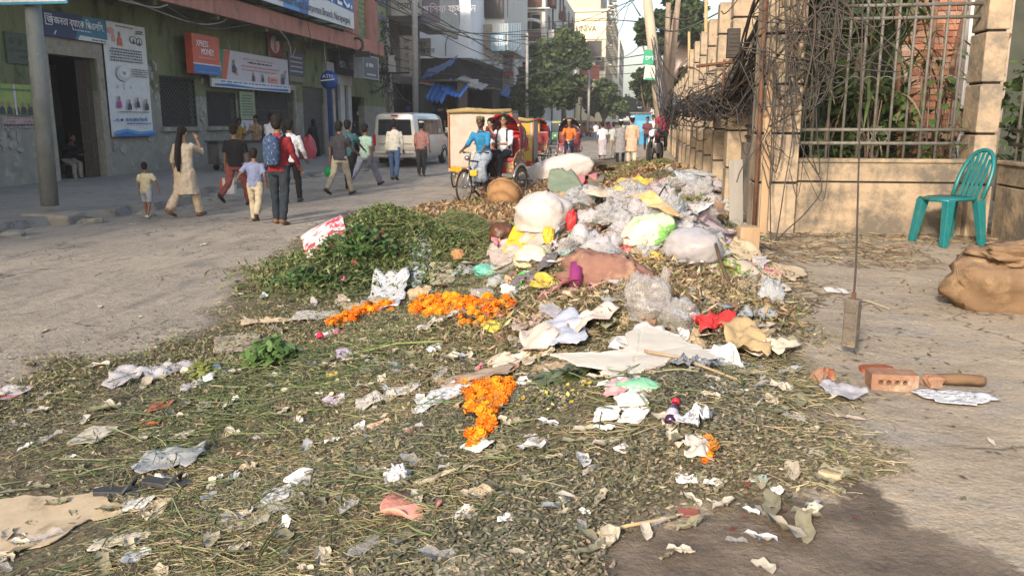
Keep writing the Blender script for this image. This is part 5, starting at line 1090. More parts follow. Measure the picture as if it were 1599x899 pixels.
# B4: grey white tower block with caged windows
x4 = -10.6; b4 = block('tower_block', 'grey white apartment block with brown caged windows and drain pipes', -22, x4, 90, 128, 17.5, facm)
for k in range(4):
    z = 4.0+k*3.4
    win(b4, (on_y(828, 50, 90).x, 90, z+1.2), 2.2, 1.9, 'y', darkg, 6); MB().ab((on_y(828,0,90).x-1.2, 89.75, z-.75), (on_y(828,0,90).x+1.2, 89.9, z+.15)).build('grille_front', brown, b4, world=True)
    MB().ab((x4-3.2, 89.5, z+2.5), (x4+.5, 89.99, z+2.62)).build('sunshade', facm, b4, world=True)
    win(b4, (x4-1.0, 90, z+1.2), .9, 1.5, 'y', darkg, 3)
    for y in (93, 99, 105, 111, 117, 123):
        win(b4, (x4, y, z+1.2), 1.7, 1.7, 'x', darkg, 4); 
        if y in (93, 105, 117): MB().ab((x4+.13, y-1.2, z-.3), (x4+.75, y+1.2, z+.6)).build('balcony', brown if k % 2 else facm, b4, world=True)
for y in (96, 108): MB().tube([(x4+.15, y, 0), (x4+.15, y, 17)], .09, 6).build('drain_pipe', iron, b4, world=True)
MB().ring(on_y(828, 64, 88), 2.1, .16, 24, 6, 'y', R(60), R(300)).build('arch_trim', facm, b4, world=True)
# B5: sunlit cream block
x5 = on_y(946, 60, 135).x; x50 = on_y(887, 60, 135).x; z5 = on_y(910, 19, 135).z
b5 = block('cream_building', 'tall sunlit cream building with dark lettering across its top', x50-6, x5, 135, 165, z5, cream)
MB().ab((x50-6.3, 134.7, z5), (x5+.3, 165.3, z5+.35)).build('parapet', cream, b5, world=True)
MB().ab((x50-2, 138, z5+.36), (on_y(938, 0, 138).x, 160, z5+9)).build('roof_storey', M('grey cream', (.50,.44,.34), rough=.9), b5, world=True)
for vv in (30, 62): MB().ab((x50-6.1, 134.8, on_y(900,vv,135).z), (x5+.1, 134.99, on_y(900,vv,135).z+.3)).build('ledge', cream, b5, world=True)
txt('UNIVA', b5, (on_y(899, 50, 134.9).x, 134.9, on_y(899, 50, 134.9).z), 1.35, ink, rot=(math.pi/2,0,0), xs=.8)
for (u, v, w_, h_) in ((928, 80, 2.2, 3.0), (900, 80, 2, 2.6), (915, 115, 2, 2.4), (937, 100, 1.4, 2)): c = on_y(u, v, 135); win(b5, (c.x, 135, c.z), w_, h_, 'y', darkg, 3)
for k in range(7):
    for y in (138, 143, 148, 154, 160): win(b5, (x5, y, 3.5+k*3), 1.5, 1.4, 'x', darkg, 0, .2); MB().ab((x5+.01, y-1.1, 4.6+k*3), (x5+.9, y+1.1, 4.72+k*3)).build('sunshade', cream, b5, world=True)
b6 = block('side_building', 'pale cream building with small side windows stepping out past the tall one', x5-8, on_y(958, 60, 170).x, 170, 200, on_y(950, 28, 170).z, cream)
for k in range(8):
    for y in (173, 179, 185, 191): win(b6, (on_y(958, 60, 170).x, y, 3+k*3), 1.4, 1.4, 'x', darkg, 0, .2)
b7 = block('side_building', 'far grey cream building closing the left side of the street', -12, on_y(968, 60, 215).x, 215, 260, on_y(960, 62, 215).z, M('hazy cream', (.55,.50,.42), rough=.9))
for k in range(7):
    for y in (219, 227, 235, 245): win(b7, (on_y(968, 60, 215).x, y, 3+k*3), 1.6, 1.5, 'x', darkg, 0, .2)
q0, q1 = on_y(910, 123, 118), on_y(936, 103, 118); sg = thing('red_billboard', 'red framed board hanging among the trees before the cream building', 'sign', (q0.x, 118, q0.z)); MB().ab((q0.x, 118, q0.z), (q1.x, 118.3, q1.z)).build('board', M('dull red board', (.34,.10,.07), (.22,.07,.05), sc_=2, rough=.6), sg, world=True)
for a_, c_ in (((q0.x-.1, 117.9, q0.z-.1), (q1.x+.1, 118, q0.z)), ((q0.x-.1, 117.9, q1.z), (q1.x+.1, 118, q1.z+.1))): MB().ab(a_, c_).build('frame', paint('frame red', (.5,.1,.08)), sg, world=True)
MB().tube([(q0.x+1, 118.1, 0), (q0.x+1, 118.1, q0.z)], .12, 6).build('post', iron, sg, world=True)
# right: pinkish house and the mosque
hx0, hx1 = on_y(1040, 80, 62).x, on_y(1108, 80, 62).x; hz = on_y(1070, 66, 62).z
pk = M('pink white render', (.62,.50,.45), (.52,.42,.38), sc_=.6, rough=.9, c3=(.35,.3,.27), sc3=.7, th3=(.6,.75)); b8 = block('pink_house', 'pale pink house with a red parapet behind the leaning poles', hx0, hx1+6, 62, 74, hz, pk)
MB().ab((hx0-.15, 61.8, hz), (hx1+6.1, 74, hz+.35)).build('parapet', M('red parapet', (.52,.13,.10), rough=.8), b8, world=True); MB().ab((hx0-.1, 61.75, hz-2.2), (hx1+6, 61.99, hz-2.0)).build('ledge', pk, b8, world=True)
for i in range(4): win(b8, (hx0+1.2+i*2.3, 62, hz-3.6), 1.1, 1.3, 'y', darkg, 3)
ms = thing('mosque', 'mosque with green and white minarets under small gold domes', 'mosque', on_y(1115, 80, 95)); gold = M('gold paint', (.55,.36,.08), rough=.4, metal=.3, bump=0); mg = paint('mosque green', (.05,.38,.27)); mwh = paint('mosque white', (.7,.7,.66))
for (u, vt_, wpx) in ((1113, 38, 9), (1125, 30, 10), (1150, 14, 12), (1181, 22, 10)):
    c = on_y(u, vt_, 95); s_ = scale_at(c); r_ = wpx/s_/2; z0 = c.z
    MB().lathe([(r_, 6), (r_, z0-1.0), (r_*1.25, z0-.95), (r_*1.25, z0-.75), (r_, z0-.7), (r_*.9, z0-.6)], 12, (c.x, 95, 0)).build('minaret', mwh, ms, world=True)
    MB().lathe([(r_*.9, 0), (r_*1.1, r_*.6), (r_*.8, r_*1.5), (.03, r_*2.6), (.02, r_*3.4)], 12, (c.x, 95, z0-.6)).build('dome', gold, ms, True, world=True)
    for k in range(6):
        a = R(180+k*36); MB().box((c.x+math.cos(a)*r_*1.01, 95+math.sin(a)*r_*1.01, z0-2.3), (.16, .16, 2.0), (0,0,a)).build('green_arch', mg, ms, world=True)
MB().ab((on_y(1108,0,95).x, 95.2, 0), (on_y(1190,0,95).x, 107, on_y(1113,56,95).z)).build('hall', mwh, ms, world=True)

# ---------------------------------------------------------------- poles
conc = M('concrete pole', (.50,.40,.29), (.38,.31,.23), sc_=3, rough=.9, bump=.2, stretch=(1,1,.3))
def upole(u0, v0, u1, v1, y, r0, r1, label, mat=conc, name='utility_pole', arms=()):
    a = on_y(u0, v0, y); b = on_y(u1, v1, y); t = thing(name, label, 'pole', (a.x, y, min(a.z, 0))); s_ = scale_at(a); MB().tube([a, a.lerp(b, .5), b], [r0/s_, (r0+r1)/2/s_, r1/s_], 10).build('shaft', mat, t, True, world=True)
    for (f, L_) in arms: c = a.lerp(b, f); MB().tube([c+Vector((-L_, -.1, 0)), c+Vector((L_, -.1, 0))], .05, 4).build('crossarm', iron, t, world=True)
    return t, a, b
T1, a1, b1_ = upole(1034, 200, 1006, -40, 33, 10, 6.5, 'thick pale concrete utility pole leaning left over the street')
c = on_y(1013, 90, 32.6); s_ = scale_at(c)
sg = thing('pole_banner', 'small green and white banner tied round the thick leaning pole', 'banner', c); MB().box((0, -.05, 0), (16/s_, .03, 22/s_), (0, R(6), 0)).build('green_face', paint('banner green', (.03,.30,.17)), sg); MB().box((.06, -.06, -23/s_), (17/s_, .03, 22/s_), (0, R(6), 0)).build('white_face', paint('banner cream', (.62,.58,.5)), sg); MB().box((.1, -.07, -33/s_), (17/s_, .03, 3/s_), (0, R(6), 0)).build('green_edge', paint('banner green', (.03,.30,.17)), sg); txt('েভাট', sg, (c.x-.12, 32.52, c.z-.1), .22, white2, rot=(math.pi/2,0,0))
upole(1041, 190, 1062, -30, 36, 5, 4, 'thin pole leaning right behind the thick one', M('brown pole', (.30,.22,.16), rough=.9)); upole(1036, 190, 1044, 5, 35, 4.5, 4, 'slim upright pole between the leaning ones', M('brown pole', (.30,.22,.16)))
upole(1043, 95, 1060, -5, 40, 4, 3.5, 'short leaning timber pole by the pink house', M('brown pole', (.30,.22,.16)))
upole(1101, 190, 1103, -40, 27, 3, 2.5, 'yellowish slender pole rising behind the long wall', M('ochre pole', (.48,.33,.16), rough=.8))
upole(1076, 180, 1076, 50, 30, 2, 2, 'thin ochre rod rising behind the long wall', M('ochre pole', (.48,.33,.16)))
pale = M('pale pole', (.42,.41,.38), (.33,.32,.3), sc_=4, rough=.7)
upole(649, 182, 647, -60, 42, 5, 4.5, 'straight grey street lamp pole behind the silver van', M('lamp pole grey', (.25,.26,.26), rough=.6), 'street_lamp_pole')
upole(612, 182, 603, 30, 46, 4, 3.5, 'white mottled electric pole laden with wires at the canopy end', M('mottled pole', (.48,.46,.42), (.12,.11,.1), sc_=5, rough=.8), arms=((.45, 1.2), (.6, .6)))
upole(823, 190, 823, 52, 70, 2.6, 2, 'thin grey pole in front of the left trees', pale, arms=((.96, 1.6),)); upole(898, 190, 899, 110, 75, 2, 1.6, 'slim pale pole among the middle trees', pale); upole(919, 190, 920, 105, 80, 2, 1.6, 'second slim pale pole right of the first among the trees', pale)
t = thing('transformer_box', 'small white fuse box on the mottled electric pole', 'fuse box', on_y(612, 100, 45.7)); MB().box((0,0,0), (.35,.25,.9)).build('case', pale, t)
# wires over the street
wires = [[(560,-10),(735,60),(823,62)], [(600,-5),(700,60),(790,100)], [(575,-20),(720,48),(887,80)], [(603,35),(700,50),(823,55)], [(823,55),(900,45),(975,12),(1005,-15)], [(660,45),(780,52),(900,35),(1010,-8)], [(800,125),(900,95),(975,10),(985,3),(1000,25)], [(900,110),(960,60),(983,5)], [(823,90),(920,98),(1010,85)], [(850,35),(950,32),(1012,35)], [(823,108),(930,106),(1012,100)], [(900,95),(970,90),(1015,60)], [(1010,30),(1060,48),(1180,-10)], [(1012,22),(1075,30),(1100,0)], [(1020,60),(1050,120),(1110,140)], [(620,-10),(760,75),(830,120)], [(930,118),(970,116),(1014,112)], [(600,100),(660,112),(760,122),(820,130)], [(606,75),(645,78),(690,92),(800,95)], [(603,60),(560,75),(480,50)]]
for i, pts in enumerate(wires):
    n_ = len(pts); yy = [[48, 60, 78], [46, 60, 80, 34]][i % 2]
    P_ = [on_y(u, v, 44+(u-600)*.0+(10 if 820 > u > 600 else 0)*(j/n_)+(26 if u > 820 and u < 1000 else 0)-(10 if u >= 1000 else 0)) for j, (u, v) in enumerate(pts)]
    cable(P_, .022 if i % 3 else .03, cabm, 'overhead wire crossing above the street', 'overhead wires across the street', 8, 'overhead_wire', 4)
m = MB()
for i in range(70):
    c = on_y(rc.gauss(606, 6), rc.uniform(30, 140), 45.6); d = Vector((rc.gauss(0, .5), 0, rc.gauss(-.3, .5))); m.tube(bez([c, c+d*.5+Vector((rc.gauss(0, .2), 0, -.2)), c+d], 4), .025, 4)
for i in range(40):
    c = on_y(rc.uniform(740, 800), rc.uniform(80, 135), 66); d = Vector((rc.gauss(0, .9), 0, rc.gauss(0, .5))); m.tube(bez([c, c+d*.5+Vector((0, 0, -.3)), c+d], 4), .025, 4)
tag(m.build('cable_tangle', cabm, None, True), 'untidy wires bunched round the far mottled pole and the stall roofs', 'wires', kind='stuff')

# ---------------------------------------------------------------- street trees
def tree(name, label, u, vb, y, crown, n, size, cols, seed=0, trunk_r=.2, group=None):
    """crown: list of (u, v, radius in photo px across, px up) at distance y"""
    b = on_y(u, vb, y); t = thing(name, label, 'tree', (b.x, y, 0), 0, group); cs = []; rs = []; ns = []; tot = sum(c[2]*c[3] for c in crown); rr = random.Random(seed)
    top = on_y(crown[0][0], crown[0][1], y); m = MB(); fork = Vector((b.x, y, 0)).lerp(top, .42)
    m.tube([(b.x, y, -.1), Vector((b.x, y, 0)).lerp(fork, .5)+Vector((.12, 0, 0)), fork], [trunk_r, trunk_r*.8, trunk_r*.6], 8)
    for (cu, cv, ru, rv) in crown:
        c = on_y(cu, cv, y+rr.uniform(-1.2, 1.2)); s_ = scale_at(c); cs_ = []; m.tube([fork, fork.lerp(c, .5)+Vector((rr.uniform(-.2, .2), 0, .2)), c], [trunk_r*.45, trunk_r*.28, trunk_r*.08], 6)
        for _ in range(7):                                # clumps
            o_ = Vector((rr.gauss(0, .42)*ru/s_, rr.gauss(0, .5)*ru/s_, rr.gauss(0, .42)*rv/s_)); cc = c+o_; cs.append(tuple(cc)); k = rr.uniform(.36, .66); rs.append((ru/s_*k, ru/s_*k, rv/s_*k)); ns.append(int(n*ru*rv/tot/7)+1); m.tube([c, cc], [trunk_r*.12, trunk_r*.04], 4)
    m.build('trunk', bark, t, True, world=True); cards(cs, rs, ns, size, cols, crownm, 'crown', t, .55, seed+40); return t
TG = [(.045,.075,.025),(.07,.11,.035),(.10,.14,.045),(.03,.05,.018)]; TB = [(.09,.14,.045),(.13,.18,.06),(.06,.09,.03),(.05,.075,.028)]
tree('street_tree', 'big rounded dark green tree standing before the cream building', 880, 190, 78, [(878,72,26,24),(900,85,24,26),(855,82,18,16),(898,62,16,12),(872,110,30,18)], 9000, .28, TB, 1, .3)
tree('street_tree', 'dark dense tree filling the shadowed left side of the street', 835, 190, 72, [(835,135,22,28),(855,150,28,30),(820,150,16,25),(880,145,24,26),(845,112,22,18)], 8000, .28, TG, 2, .3)
tree('street_tree', 'dark trees over the stalls left of the pole', 808, 190, 80, [(806,160,12,22),(815,135,10,16)], 2200, .28, TG, 3, .2)
tree('street_tree', 'brighter green tree in the middle distance right of the poles', 945, 190, 95, [(940,155,22,22),(925,165,16,18),(955,150,16,18),(940,135,14,10),(962,168,14,14)], 6500, .28, TB, 4, .25)
tree('street_tree', 'small tree with brownish dying leaves in the gap below the red board', 908, 190, 90, [(905,140,12,14),(915,125,10,8)], 1400, .25, [(.22,.14,.07),(.15,.11,.05),(.12,.13,.05)], 5, .15)
tree('street_tree', 'far hazy tree closing the end of the street', 985, 190, 170, [(984,165,14,14),(975,172,12,9),(998,170,12,12)], 2600, .45, TG, 6, .3)
tree('street_tree', 'tall dark tree spreading above the thick leaning pole', 1040, 190, 60, [(1012,45,22,18),(1050,30,30,24),(1075,45,26,24),(1030,65,18,14),(1000,60,14,12),(1085,20,20,16),(1110,55,16,14)], 9500, .26, TG, 7, .35)
tree('street_tree', 'lower dark tree left of the thick pole over the far shops', 1012, 190, 75, [(1008,130,16,22),(995,140,12,14),(1020,150,16,22),(1000,120,12,10)], 4500, .27, TG, 8, .25)
tree('garden_tree', 'dusty tree rising behind the middle of the long wall', 1085, 190, 42, [(1075,120,18,22),(1100,105,16,16),(1060,140,12,16)], 2600, .16, [(.10,.10,.045),(.15,.14,.07),(.07,.07,.03)], 9, .14)
tree('garden_tree', 'thin tree with hanging creepers behind the second pillar', 1165, 200, 16, [(1190,60,35,50),(1235,90,40,55),(1170,130,25,40)], 2600, .09, [(.05,.07,.025),(.09,.11,.04),(.12,.12,.06)], 10, .07)
# far vehicles and end of the street
hz_ = M('far dull shapes', (.20,.19,.18), (.12,.11,.1), sc_=1, rough=.8)
b9 = block('far_building', 'low pale buildings closing the far end of the street', -30, 45, 330, 350, 9, M('far pale render', (.45,.44,.42), rough=.9))
b10 = block('side_building', 'dark shop row behind the trees on the left', -20, -12.2, 128.5, 134, 7, shopd)
t = thing('roadside_kiosk', 'blue painted kiosk standing by the wall beyond the men in caps', 'kiosk', on_z(1000, 226, .2)); MB().box((0,0,1.0), (1.3,1.0,2.0)).build('body', paint('kiosk blue', (.05,.25,.42)), t); MB().box((0,0,2.05), (1.5,1.2,.1)).build('roof', tin, t); MB().box((.1,-.51,1.2), (.8,.03,.7)).build('hatch', paint('kiosk pale blue', (.12,.35,.5)), t)
# ================================================================ people
SK = {'d': M('brown skin', (.20,.105,.065), (.16,.085,.05), sc_=6, rough=.6, bump=0, sss=0), 'm': M('light brown skin', (.33,.19,.125), (.28,.16,.10), sc_=6, rough=.6, bump=0), 'v': M('dark brown skin', (.10,.055,.035), (.08,.045,.03), sc_=6, rough=.55, bump=0)}
HAIR = M('black hair', (.010,.008,.007), (.016,.013,.011), sc_=30, spec=.15, rough=.75, bump=.3, stretch=(1,1,.15)); EYE = M('eye', (.02,.015,.012), rough=.2)
def cloth(name, c, c2=None, **k): k.setdefault('sc_', 9); k.setdefault('rough', .9); k.setdefault('bump', .25); return M('cloth '+name, c, c2 or tuple(x*.6 for x in c), **k)
_tex = bpy.data.textures.new('folds', 'CLOUDS'); _tex.noise_scale = .11
def fuse(o, vox, sm=4, fold=0):
    r_ = o.modifiers.new('r', 'REMESH'); r_.mode = 'VOXEL'; r_.voxel_size = vox; r_.use_smooth_shade = True
    s = o.modifiers.new('s', 'SMOOTH'); s.factor = .5; s.iterations = sm
    if fold: d = o.modifiers.new('d', 'DISPLACE'); d.texture = _tex; d.strength = fold; d.mid_level = .5; d.texture_coords = 'LOCAL'
def RX(v, a): return Matrix.Rotation(a, 3, 'X')@v
def person(label, loc, face, h=1.68, pose=None, skin='d', top=None, topk='shirt', bot=None, botk='trousers', hair='short', shoes=None, cap=None, vox=.016, grp=None, bag=None, sleeves='short', extra=None, build=1.0):
    """face: heading in degrees, 0 = away down the street, 180 = towards the viewer, 90 = to the left"""
    P = dict(ll=(0, 0), rl=(0, 0), la=(5, 8, 12), ra=(5, 8, 12), lean=2, head=(0, 0), lo=3, ro=3, hip=None, lai=0, rai=0); P.update(pose or {})
    k = h/1.70; t = thing('person', label, 'person', loc, R(face), grp); V = Vector
    def leg(side, fwd, bend, out):
        hipj = V((side*.09*k, 0, 0)); d = RX(V((0, 0, -1)), R(fwd)); d = Matrix.Rotation(R(-out*side), 3, 'Y')@d; kn = hipj+d*.43*k
        d2 = RX(V((0, 0, -1)), R(fwd-bend)); an = kn+d2*.40*k; fd = RX(V((0, 1, 0)), R(fwd-bend)*.55 if bend > 20 else R(fwd-bend)*.8); return hipj, kn, an, fd
    L_ = leg(-1, *P['ll'], P['lo']); Rr = leg(1, *P['rl'], P['ro'])
    hz_ = P['hip']*1.0 if P['hip'] is not None else max(-L_[2].z, -Rr[2].z)+.085*k
    root = V((0, 0, hz_)); lean = R(-P['lean']); up = RX(V((0, 0, 1)), lean); fw = RX(V((0, 1, 0)), lean)
    L_ = [root+p for p in L_[:3]]+[L_[3]]; Rr = [root+p for p in Rr[:3]]+[Rr[3]]
    b_ = build; chest = root+up*.36*k; neck = root+up*.535*k+fw*.0; hd = neck+up*.045*k+V((0, .01, .13*k))
    hy, hp = P['head']; HM = Matrix.Rotation(R(hy), 3, 'Z')@Matrix.Rotation(R(-hp), 3, 'X')@Matrix.Rotation(lean*.5, 3, 'X')
    def H_(v): return hd+HM@(V(v)*k)
    def arm(side, sw, out, el, inn):
        sh = root+up*.475*k+V((side*.175*k*b_, 0, 0)); d = RX(V((0, 0, -1)), R(sw)); d = Matrix.Rotation(R(-out*side), 3, 'Y')@d; e = sh+d*.285*k
        d2 = RX(V((0, 0, -1)), R(sw+el)); d2 = Matrix.Rotation(R(-out*side*.3), 3, 'Y')@d2; d2 = Matrix.Rotation(R(inn*side), 3, 'Z')@d2; w_ = e+d2*.25*k; return sh, e, w_, d2
    A1 = arm(-1, *P['la'], P['lai']); A2 = arm(1, *P['ra'], P['rai'])
    def ering(c, ax, ay, z_up=up, f=fw, n=14): 
        rt = V((1, 0, 0)); return [c+rt*math.cos(q)*ax*k+f*math.sin(q)*ay*k for q in [2*math.pi*i/n for i in range(n)]]
    # body: one continuous surface
    m = MB(); th = .86 if True else 1
    m.loft([ering(root+up*z*k, ax*th*b_, ay*th) for z, ax, ay in ((-.08,.13,.10),(.02,.155,.115),(.14,.135,.10),(.3,.155,.11),(.42,.165,.11),(.49,.13,.085),(.53,.06,.06))])
    m.tube([neck-up*.05*k, hd-V((0,0,.05*k))], [.058*k, .05*k], 10)
    m.ell(H_((0, .0, .012)), (.076*k, .094*k, .112*k), 14, 10, HM); m.ell(H_((0, .035, -.06)), (.052*k, .058*k, .055*k), 10, 6, HM)
    m.tube([H_((0, .085, .025)), H_((0, .112, -.02)), H_((0, .09, -.025))], [.010*k, .017*k, .008*k], 6)
    for s in (-1, 1): m.ell(H_((s*.078, -.005, .0)), (.012*k, .02*k, .032*k), 8, 5, HM)
    for (hj, kn, an, fd) in (L_, Rr):
        m.tube([hj, hj.lerp(kn, .5), kn, kn.lerp(an, .35), an], [.078*k, .068*k, .05*k, .052*k, .034*k], 10)
        m.tube([an+V((0,0,-.02*k))-fd*.05*k, an+V((0,0,-.04*k))+fd*.06*k, an+V((0,0,-.055*k))+fd*.15*k], [.036*k, .036*k, .024*k], 8)
    for si, (sh, e, w_, d2) in ((-1, A1), (1, A2)):
        m.tube([sh, sh.lerp(e, .5), e, e.lerp(w_, .4), w_], [.052*k, .045*k, .036*k, .036*k, .024*k], 9)
        side_ = d2.cross(V((0, 1, 0)) if abs(d2.y) < .8 else V((0, 0, 1))).normalized(); nrm = d2.cross(side_); pl = w_+d2*.045*k
        m.tube([w_, w_+d2*.04*k, w_+d2*.085*k], [.024*k, .034*k, .034*k], 8, flat=.6)
        for j, fl in enumerate((.065, .078, .082, .07)):
            o_ = w_+d2*.08*k+side_*((j-1.5)*.019*k); m.tube([o_, o_+d2*fl*.5*k, o_+(d2*.85+nrm*.4*(1 if si > 0 else -1)).normalized()*fl*k], [.010*k, .009*k, .007*k], 6)
        o_ = w_+d2*.03*k-side_*.028*k; m.tube([o_, o_+(d2-side_*.8).normalized()*.035*k, o_+(d2-side_*.3).normalized()*.065*k], [.012*k, .010*k, .008*k], 6)
    o = m.build('body', SK[skin], t, True); fuse(o, vox, 2)
    for s in (-1, 1): MB().ell(H_((s*.032, .090, .012)), (.012*k, .007*k, .007*k), 6, 4, HM).build('eye', EYE, t, True)
    MB().ell(H_((0, .086, -.055)), (.024*k, .006*k, .006*k), 6, 4, HM).build('mouth', M('lips', (.22,.08,.07), rough=.5), t, True)
    # clothes
    def legtube(mm, hj, kn, an, w0, w1, to=1.0):
        pts = [hj+V((0,0,.03*k)), hj.lerp(kn, .5), kn]; rs = [.098*k*w0, .085*k*w0, .07*k*w0]
        if to > .5: pts += [kn.lerp(an, .5), kn.lerp(an, min(1, to))]; rs += [.066*k*w1, .06*k*w1]
        else: pts[-1] = hj.lerp(kn, to*2); rs[-1] = .085*k*w0
        mm.tube(pts, rs, 12)
    if bot is not None:
        mm = MB(); mm.loft([ering(root+up*z*k, ax*b_, ay) for z, ax, ay in ((-.12,.15,.115),(-.02,.18,.135),(.08,.165,.125),(.13,.155,.115))])
        if botk == 'trousers':
            for q in (L_, Rr): legtube(mm, *q[:3], 1.0, 1.0)
        elif botk == 'loose':
            for q in (L_, Rr): legtube(mm, *q[:3], 1.18, 1.35)
        elif botk == 'shorts':
            for q in (L_, Rr): legtube(mm, *q[:3], 1.15, 1, .46)
        elif botk == 'lungi':
            kz = (L_[1]+Rr[1])/2; az = (L_[2]+Rr[2])/2; sp_ = abs(L_[2].y-Rr[2].y)/2/k; c1 = ering(V((0, kz.y, kz.z)), .19, .15+sp_*.4, f=V((0,1,0))); c2_ = ering(V((0, az.y*.9, az.z+.12*k)), .20, .15+sp_*.8, f=V((0,1,0)))
            mm.loft([c2_, c1, ering(root, .18, .14)])
            for q in (L_, Rr): legtube(mm, *q[:3], 1.25, 1.5, .8)
        o = mm.build('trousers' if botk != 'lungi' else 'lungi', bot, t, True); fuse(o, vox*1.05, 3, .04*k)
    if top is not None:
        mm = MB()
        if topk in ('shirt', 'tee'):
            rg = ((-.06,.185,.14),(.04,.18,.132),(.16,.17,.125),(.3,.185,.13),(.40,.195,.128),(.47,.17,.105),(.515,.085,.075))
        elif topk == 'long':      # panjabi or kameez to the knee
            rg = ((.0,.19,.145),(.12,.175,.13),(.3,.185,.13),(.40,.195,.128),(.47,.17,.105),(.515,.085,.075))
        else:                     # full robe
            rg = ((.0,.21,.16),(.15,.195,.15),(.3,.195,.14),(.40,.20,.135),(.47,.175,.11),(.515,.09,.08))
        rings = [ering(root+up*z*k, ax*b_, ay) for z, ax, ay in rg]
        if topk == 'long':
            kz = (L_[1]+Rr[1])/2; rings = [ering(V((0, kz.y*1.0, kz.z-.03*k)), .24, .19, f=V((0,1,0))), ering(V((0, kz.y*.6, (kz.z+root.z)/2)), .22, .17, f=V((0,1,0)))]+rings
        if topk == 'robe':
            az = (L_[2]+Rr[2])/2; rings = [ering(V((0, az.y*.8, .06*k)), .29, .25, f=V((0,1,0))), ering(V((0, az.y*.4, .5*k)), .25, .2, f=V((0,1,0)))]+rings
        mm.loft(rings)
        for (sh, e, w_, d2) in (A1, A2):
            s0 = sh-V((math.copysign(.02*k, sh.x), 0, -.0))
            if sleeves == 'short' : mm.tube([s0, sh.lerp(e, .5), sh.lerp(e, .85)], [.072*k, .066*k, .066*k], 10)
            elif sleeves == 'elbow': mm.tube([s0, sh.lerp(e, .6), e, e.lerp(w_, .3)], [.072*k, .062*k, .055*k, .052*k], 10)
            else: mm.tube([s0, sh.lerp(e, .6), e, e.lerp(w_, .5), w_], [.072*k, .06*k, .052*k, .045*k, .038*k], 10)
        o = mm.build({'shirt': 'shirt', 'tee': 'tshirt', 'long': 'tunic', 'robe': 'robe'}[topk], top, t, True); fuse(o, vox*1.05, 3, .045*k)
        if topk == 'shirt': MB().ring(neck+up*.0*k+V((0, .0, -.005)), .062*k, .014*k, 14, 6, 'z').build('collar', top, t, True)
    if hair == 'short': mm = MB(); mm.ell(H_((0, -.016, .042)), (.094*k, .104*k, .10*k), 14, 9, HM); mm.ell(H_((0, -.04, -.02)), (.082*k, .075*k, .095*k), 12, 7, HM); o = mm.build('hair', HAIR, t, True); fuse(o, vox*.9, 1, .012)
    elif hair == 'long':
        mm = MB(); mm.ell(H_((0, -.018, .035)), (.088*k, .1*k, .098*k), 14, 9, HM); a = H_((0, -.08, .0)); mm.tube([a, root+up*.42*k-fw*.15*k, root+up*.2*k-fw*.19*k+V((.02*k,0,0)), root-up*.02*k-fw*.19*k+V((.03*k,0,0))], [.06*k, .075*k, .07*k, .03*k], 10, flat=.7); o = mm.build('hair', HAIR, t, True); fuse(o, vox*.9, 2, .01)
    elif hair == 'scarf': mm = MB(); mm.ell(H_((0, -.012, .01)), (.1*k, .112*k, .135*k), 14, 9, HM); mm.loft([ering(neck-up*.12*k, .2, .15), ering(neck, .12, .11), ering(hd, .09, .09)]); o = mm.build('headscarf', top, t, True); fuse(o, vox, 3, .015)
    if cap is not None:
        MB().loft([[H_((math.cos(q)*.088*s_, math.sin(q)*.1*s_-.008, z)) for q in [2*math.pi*i/16 for i in range(16)]] for z, s_ in ((.045, 1.0), (.10, 1.0), (.125, .92), (.132, .4))]).build('cap', cap, t, True)
    if shoes is not None:
        for (hj, kn, an, fd) in (L_, Rr):
            mm = MB(); mm.tube([an+V((0,0,-.035*k))-fd*.065*k, an+V((0,0,-.045*k))+fd*.05*k, an+V((0,0,-.058*k))+fd*.165*k], [.043*k, .045*k, .032*k], 10, flat=.85); mm.build('shoe', shoes, t, True)
    J = dict(root=root, up=up, fw=fw, neck=neck, head=hd, H=H_, la=A1, ra=A2, ll=L_, rl=Rr, k=k)
    if bag == 'backpack':
        q = root+up*.26*k-fw*.2*k; mm = MB().loft([[q+V((math.cos(a)**1*s_*.135*k, math.sin(a)*s_*.095*k, z*k)) for a in [2*math.pi*i/14 for i in range(14)]] for z, s_ in ((-.22,.8),(-.2,1),(0,1.08),(.16,1),(.23,.75),(.25,.3))])
        o = mm.build('backpack', extra, t, True)
        for s in (-1, 1): MB().tube([q+V((s*.1*k, .05*k, .2*k)), root+up*.5*k+V((s*.12*k, 0, .04*k)), root+up*.36*k+fw*.145*k+V((s*.13*k, 0, 0)), root+up*.15*k+V((s*.17*k, .02*k, 0))], .018*k, 6, flat=.5).build('strap', extra, t, True)
    return t, J
def walk(a, b=None): return dict(ll=(a, max(0, -a)*1.1+6), rl=(-a, max(0, a)*1.1+6), la=(-a*.9, 8, 18), ra=(a*.9, 8, 18), lean=4)
def G(u, v): p = hit(u, v); return Vector((p.x, p.y, Hs(p.x, p.y)))
def onp(u, v): p = on_z(u, v, .15); return p
W = cloth('white', (.62,.62,.62), (.52,.52,.54)); KH = cloth('khaki', (.40,.35,.25)); BLK = cloth('black', (.012,.012,.014)); NAVY = cloth('navy', (.02,.028,.05)); DEN = cloth('denim', (.07,.12,.22), (.045,.08,.16)); GREY = cloth('grey', (.20,.205,.21)); shb = M('dark shoe', (.03,.025,.022), rough=.5, bump=0); shw = M('white shoe', (.6,.58,.54), rough=.5, bump=0); shbr = M('tan sandal', (.16,.09,.05), rough=.6, bump=0)
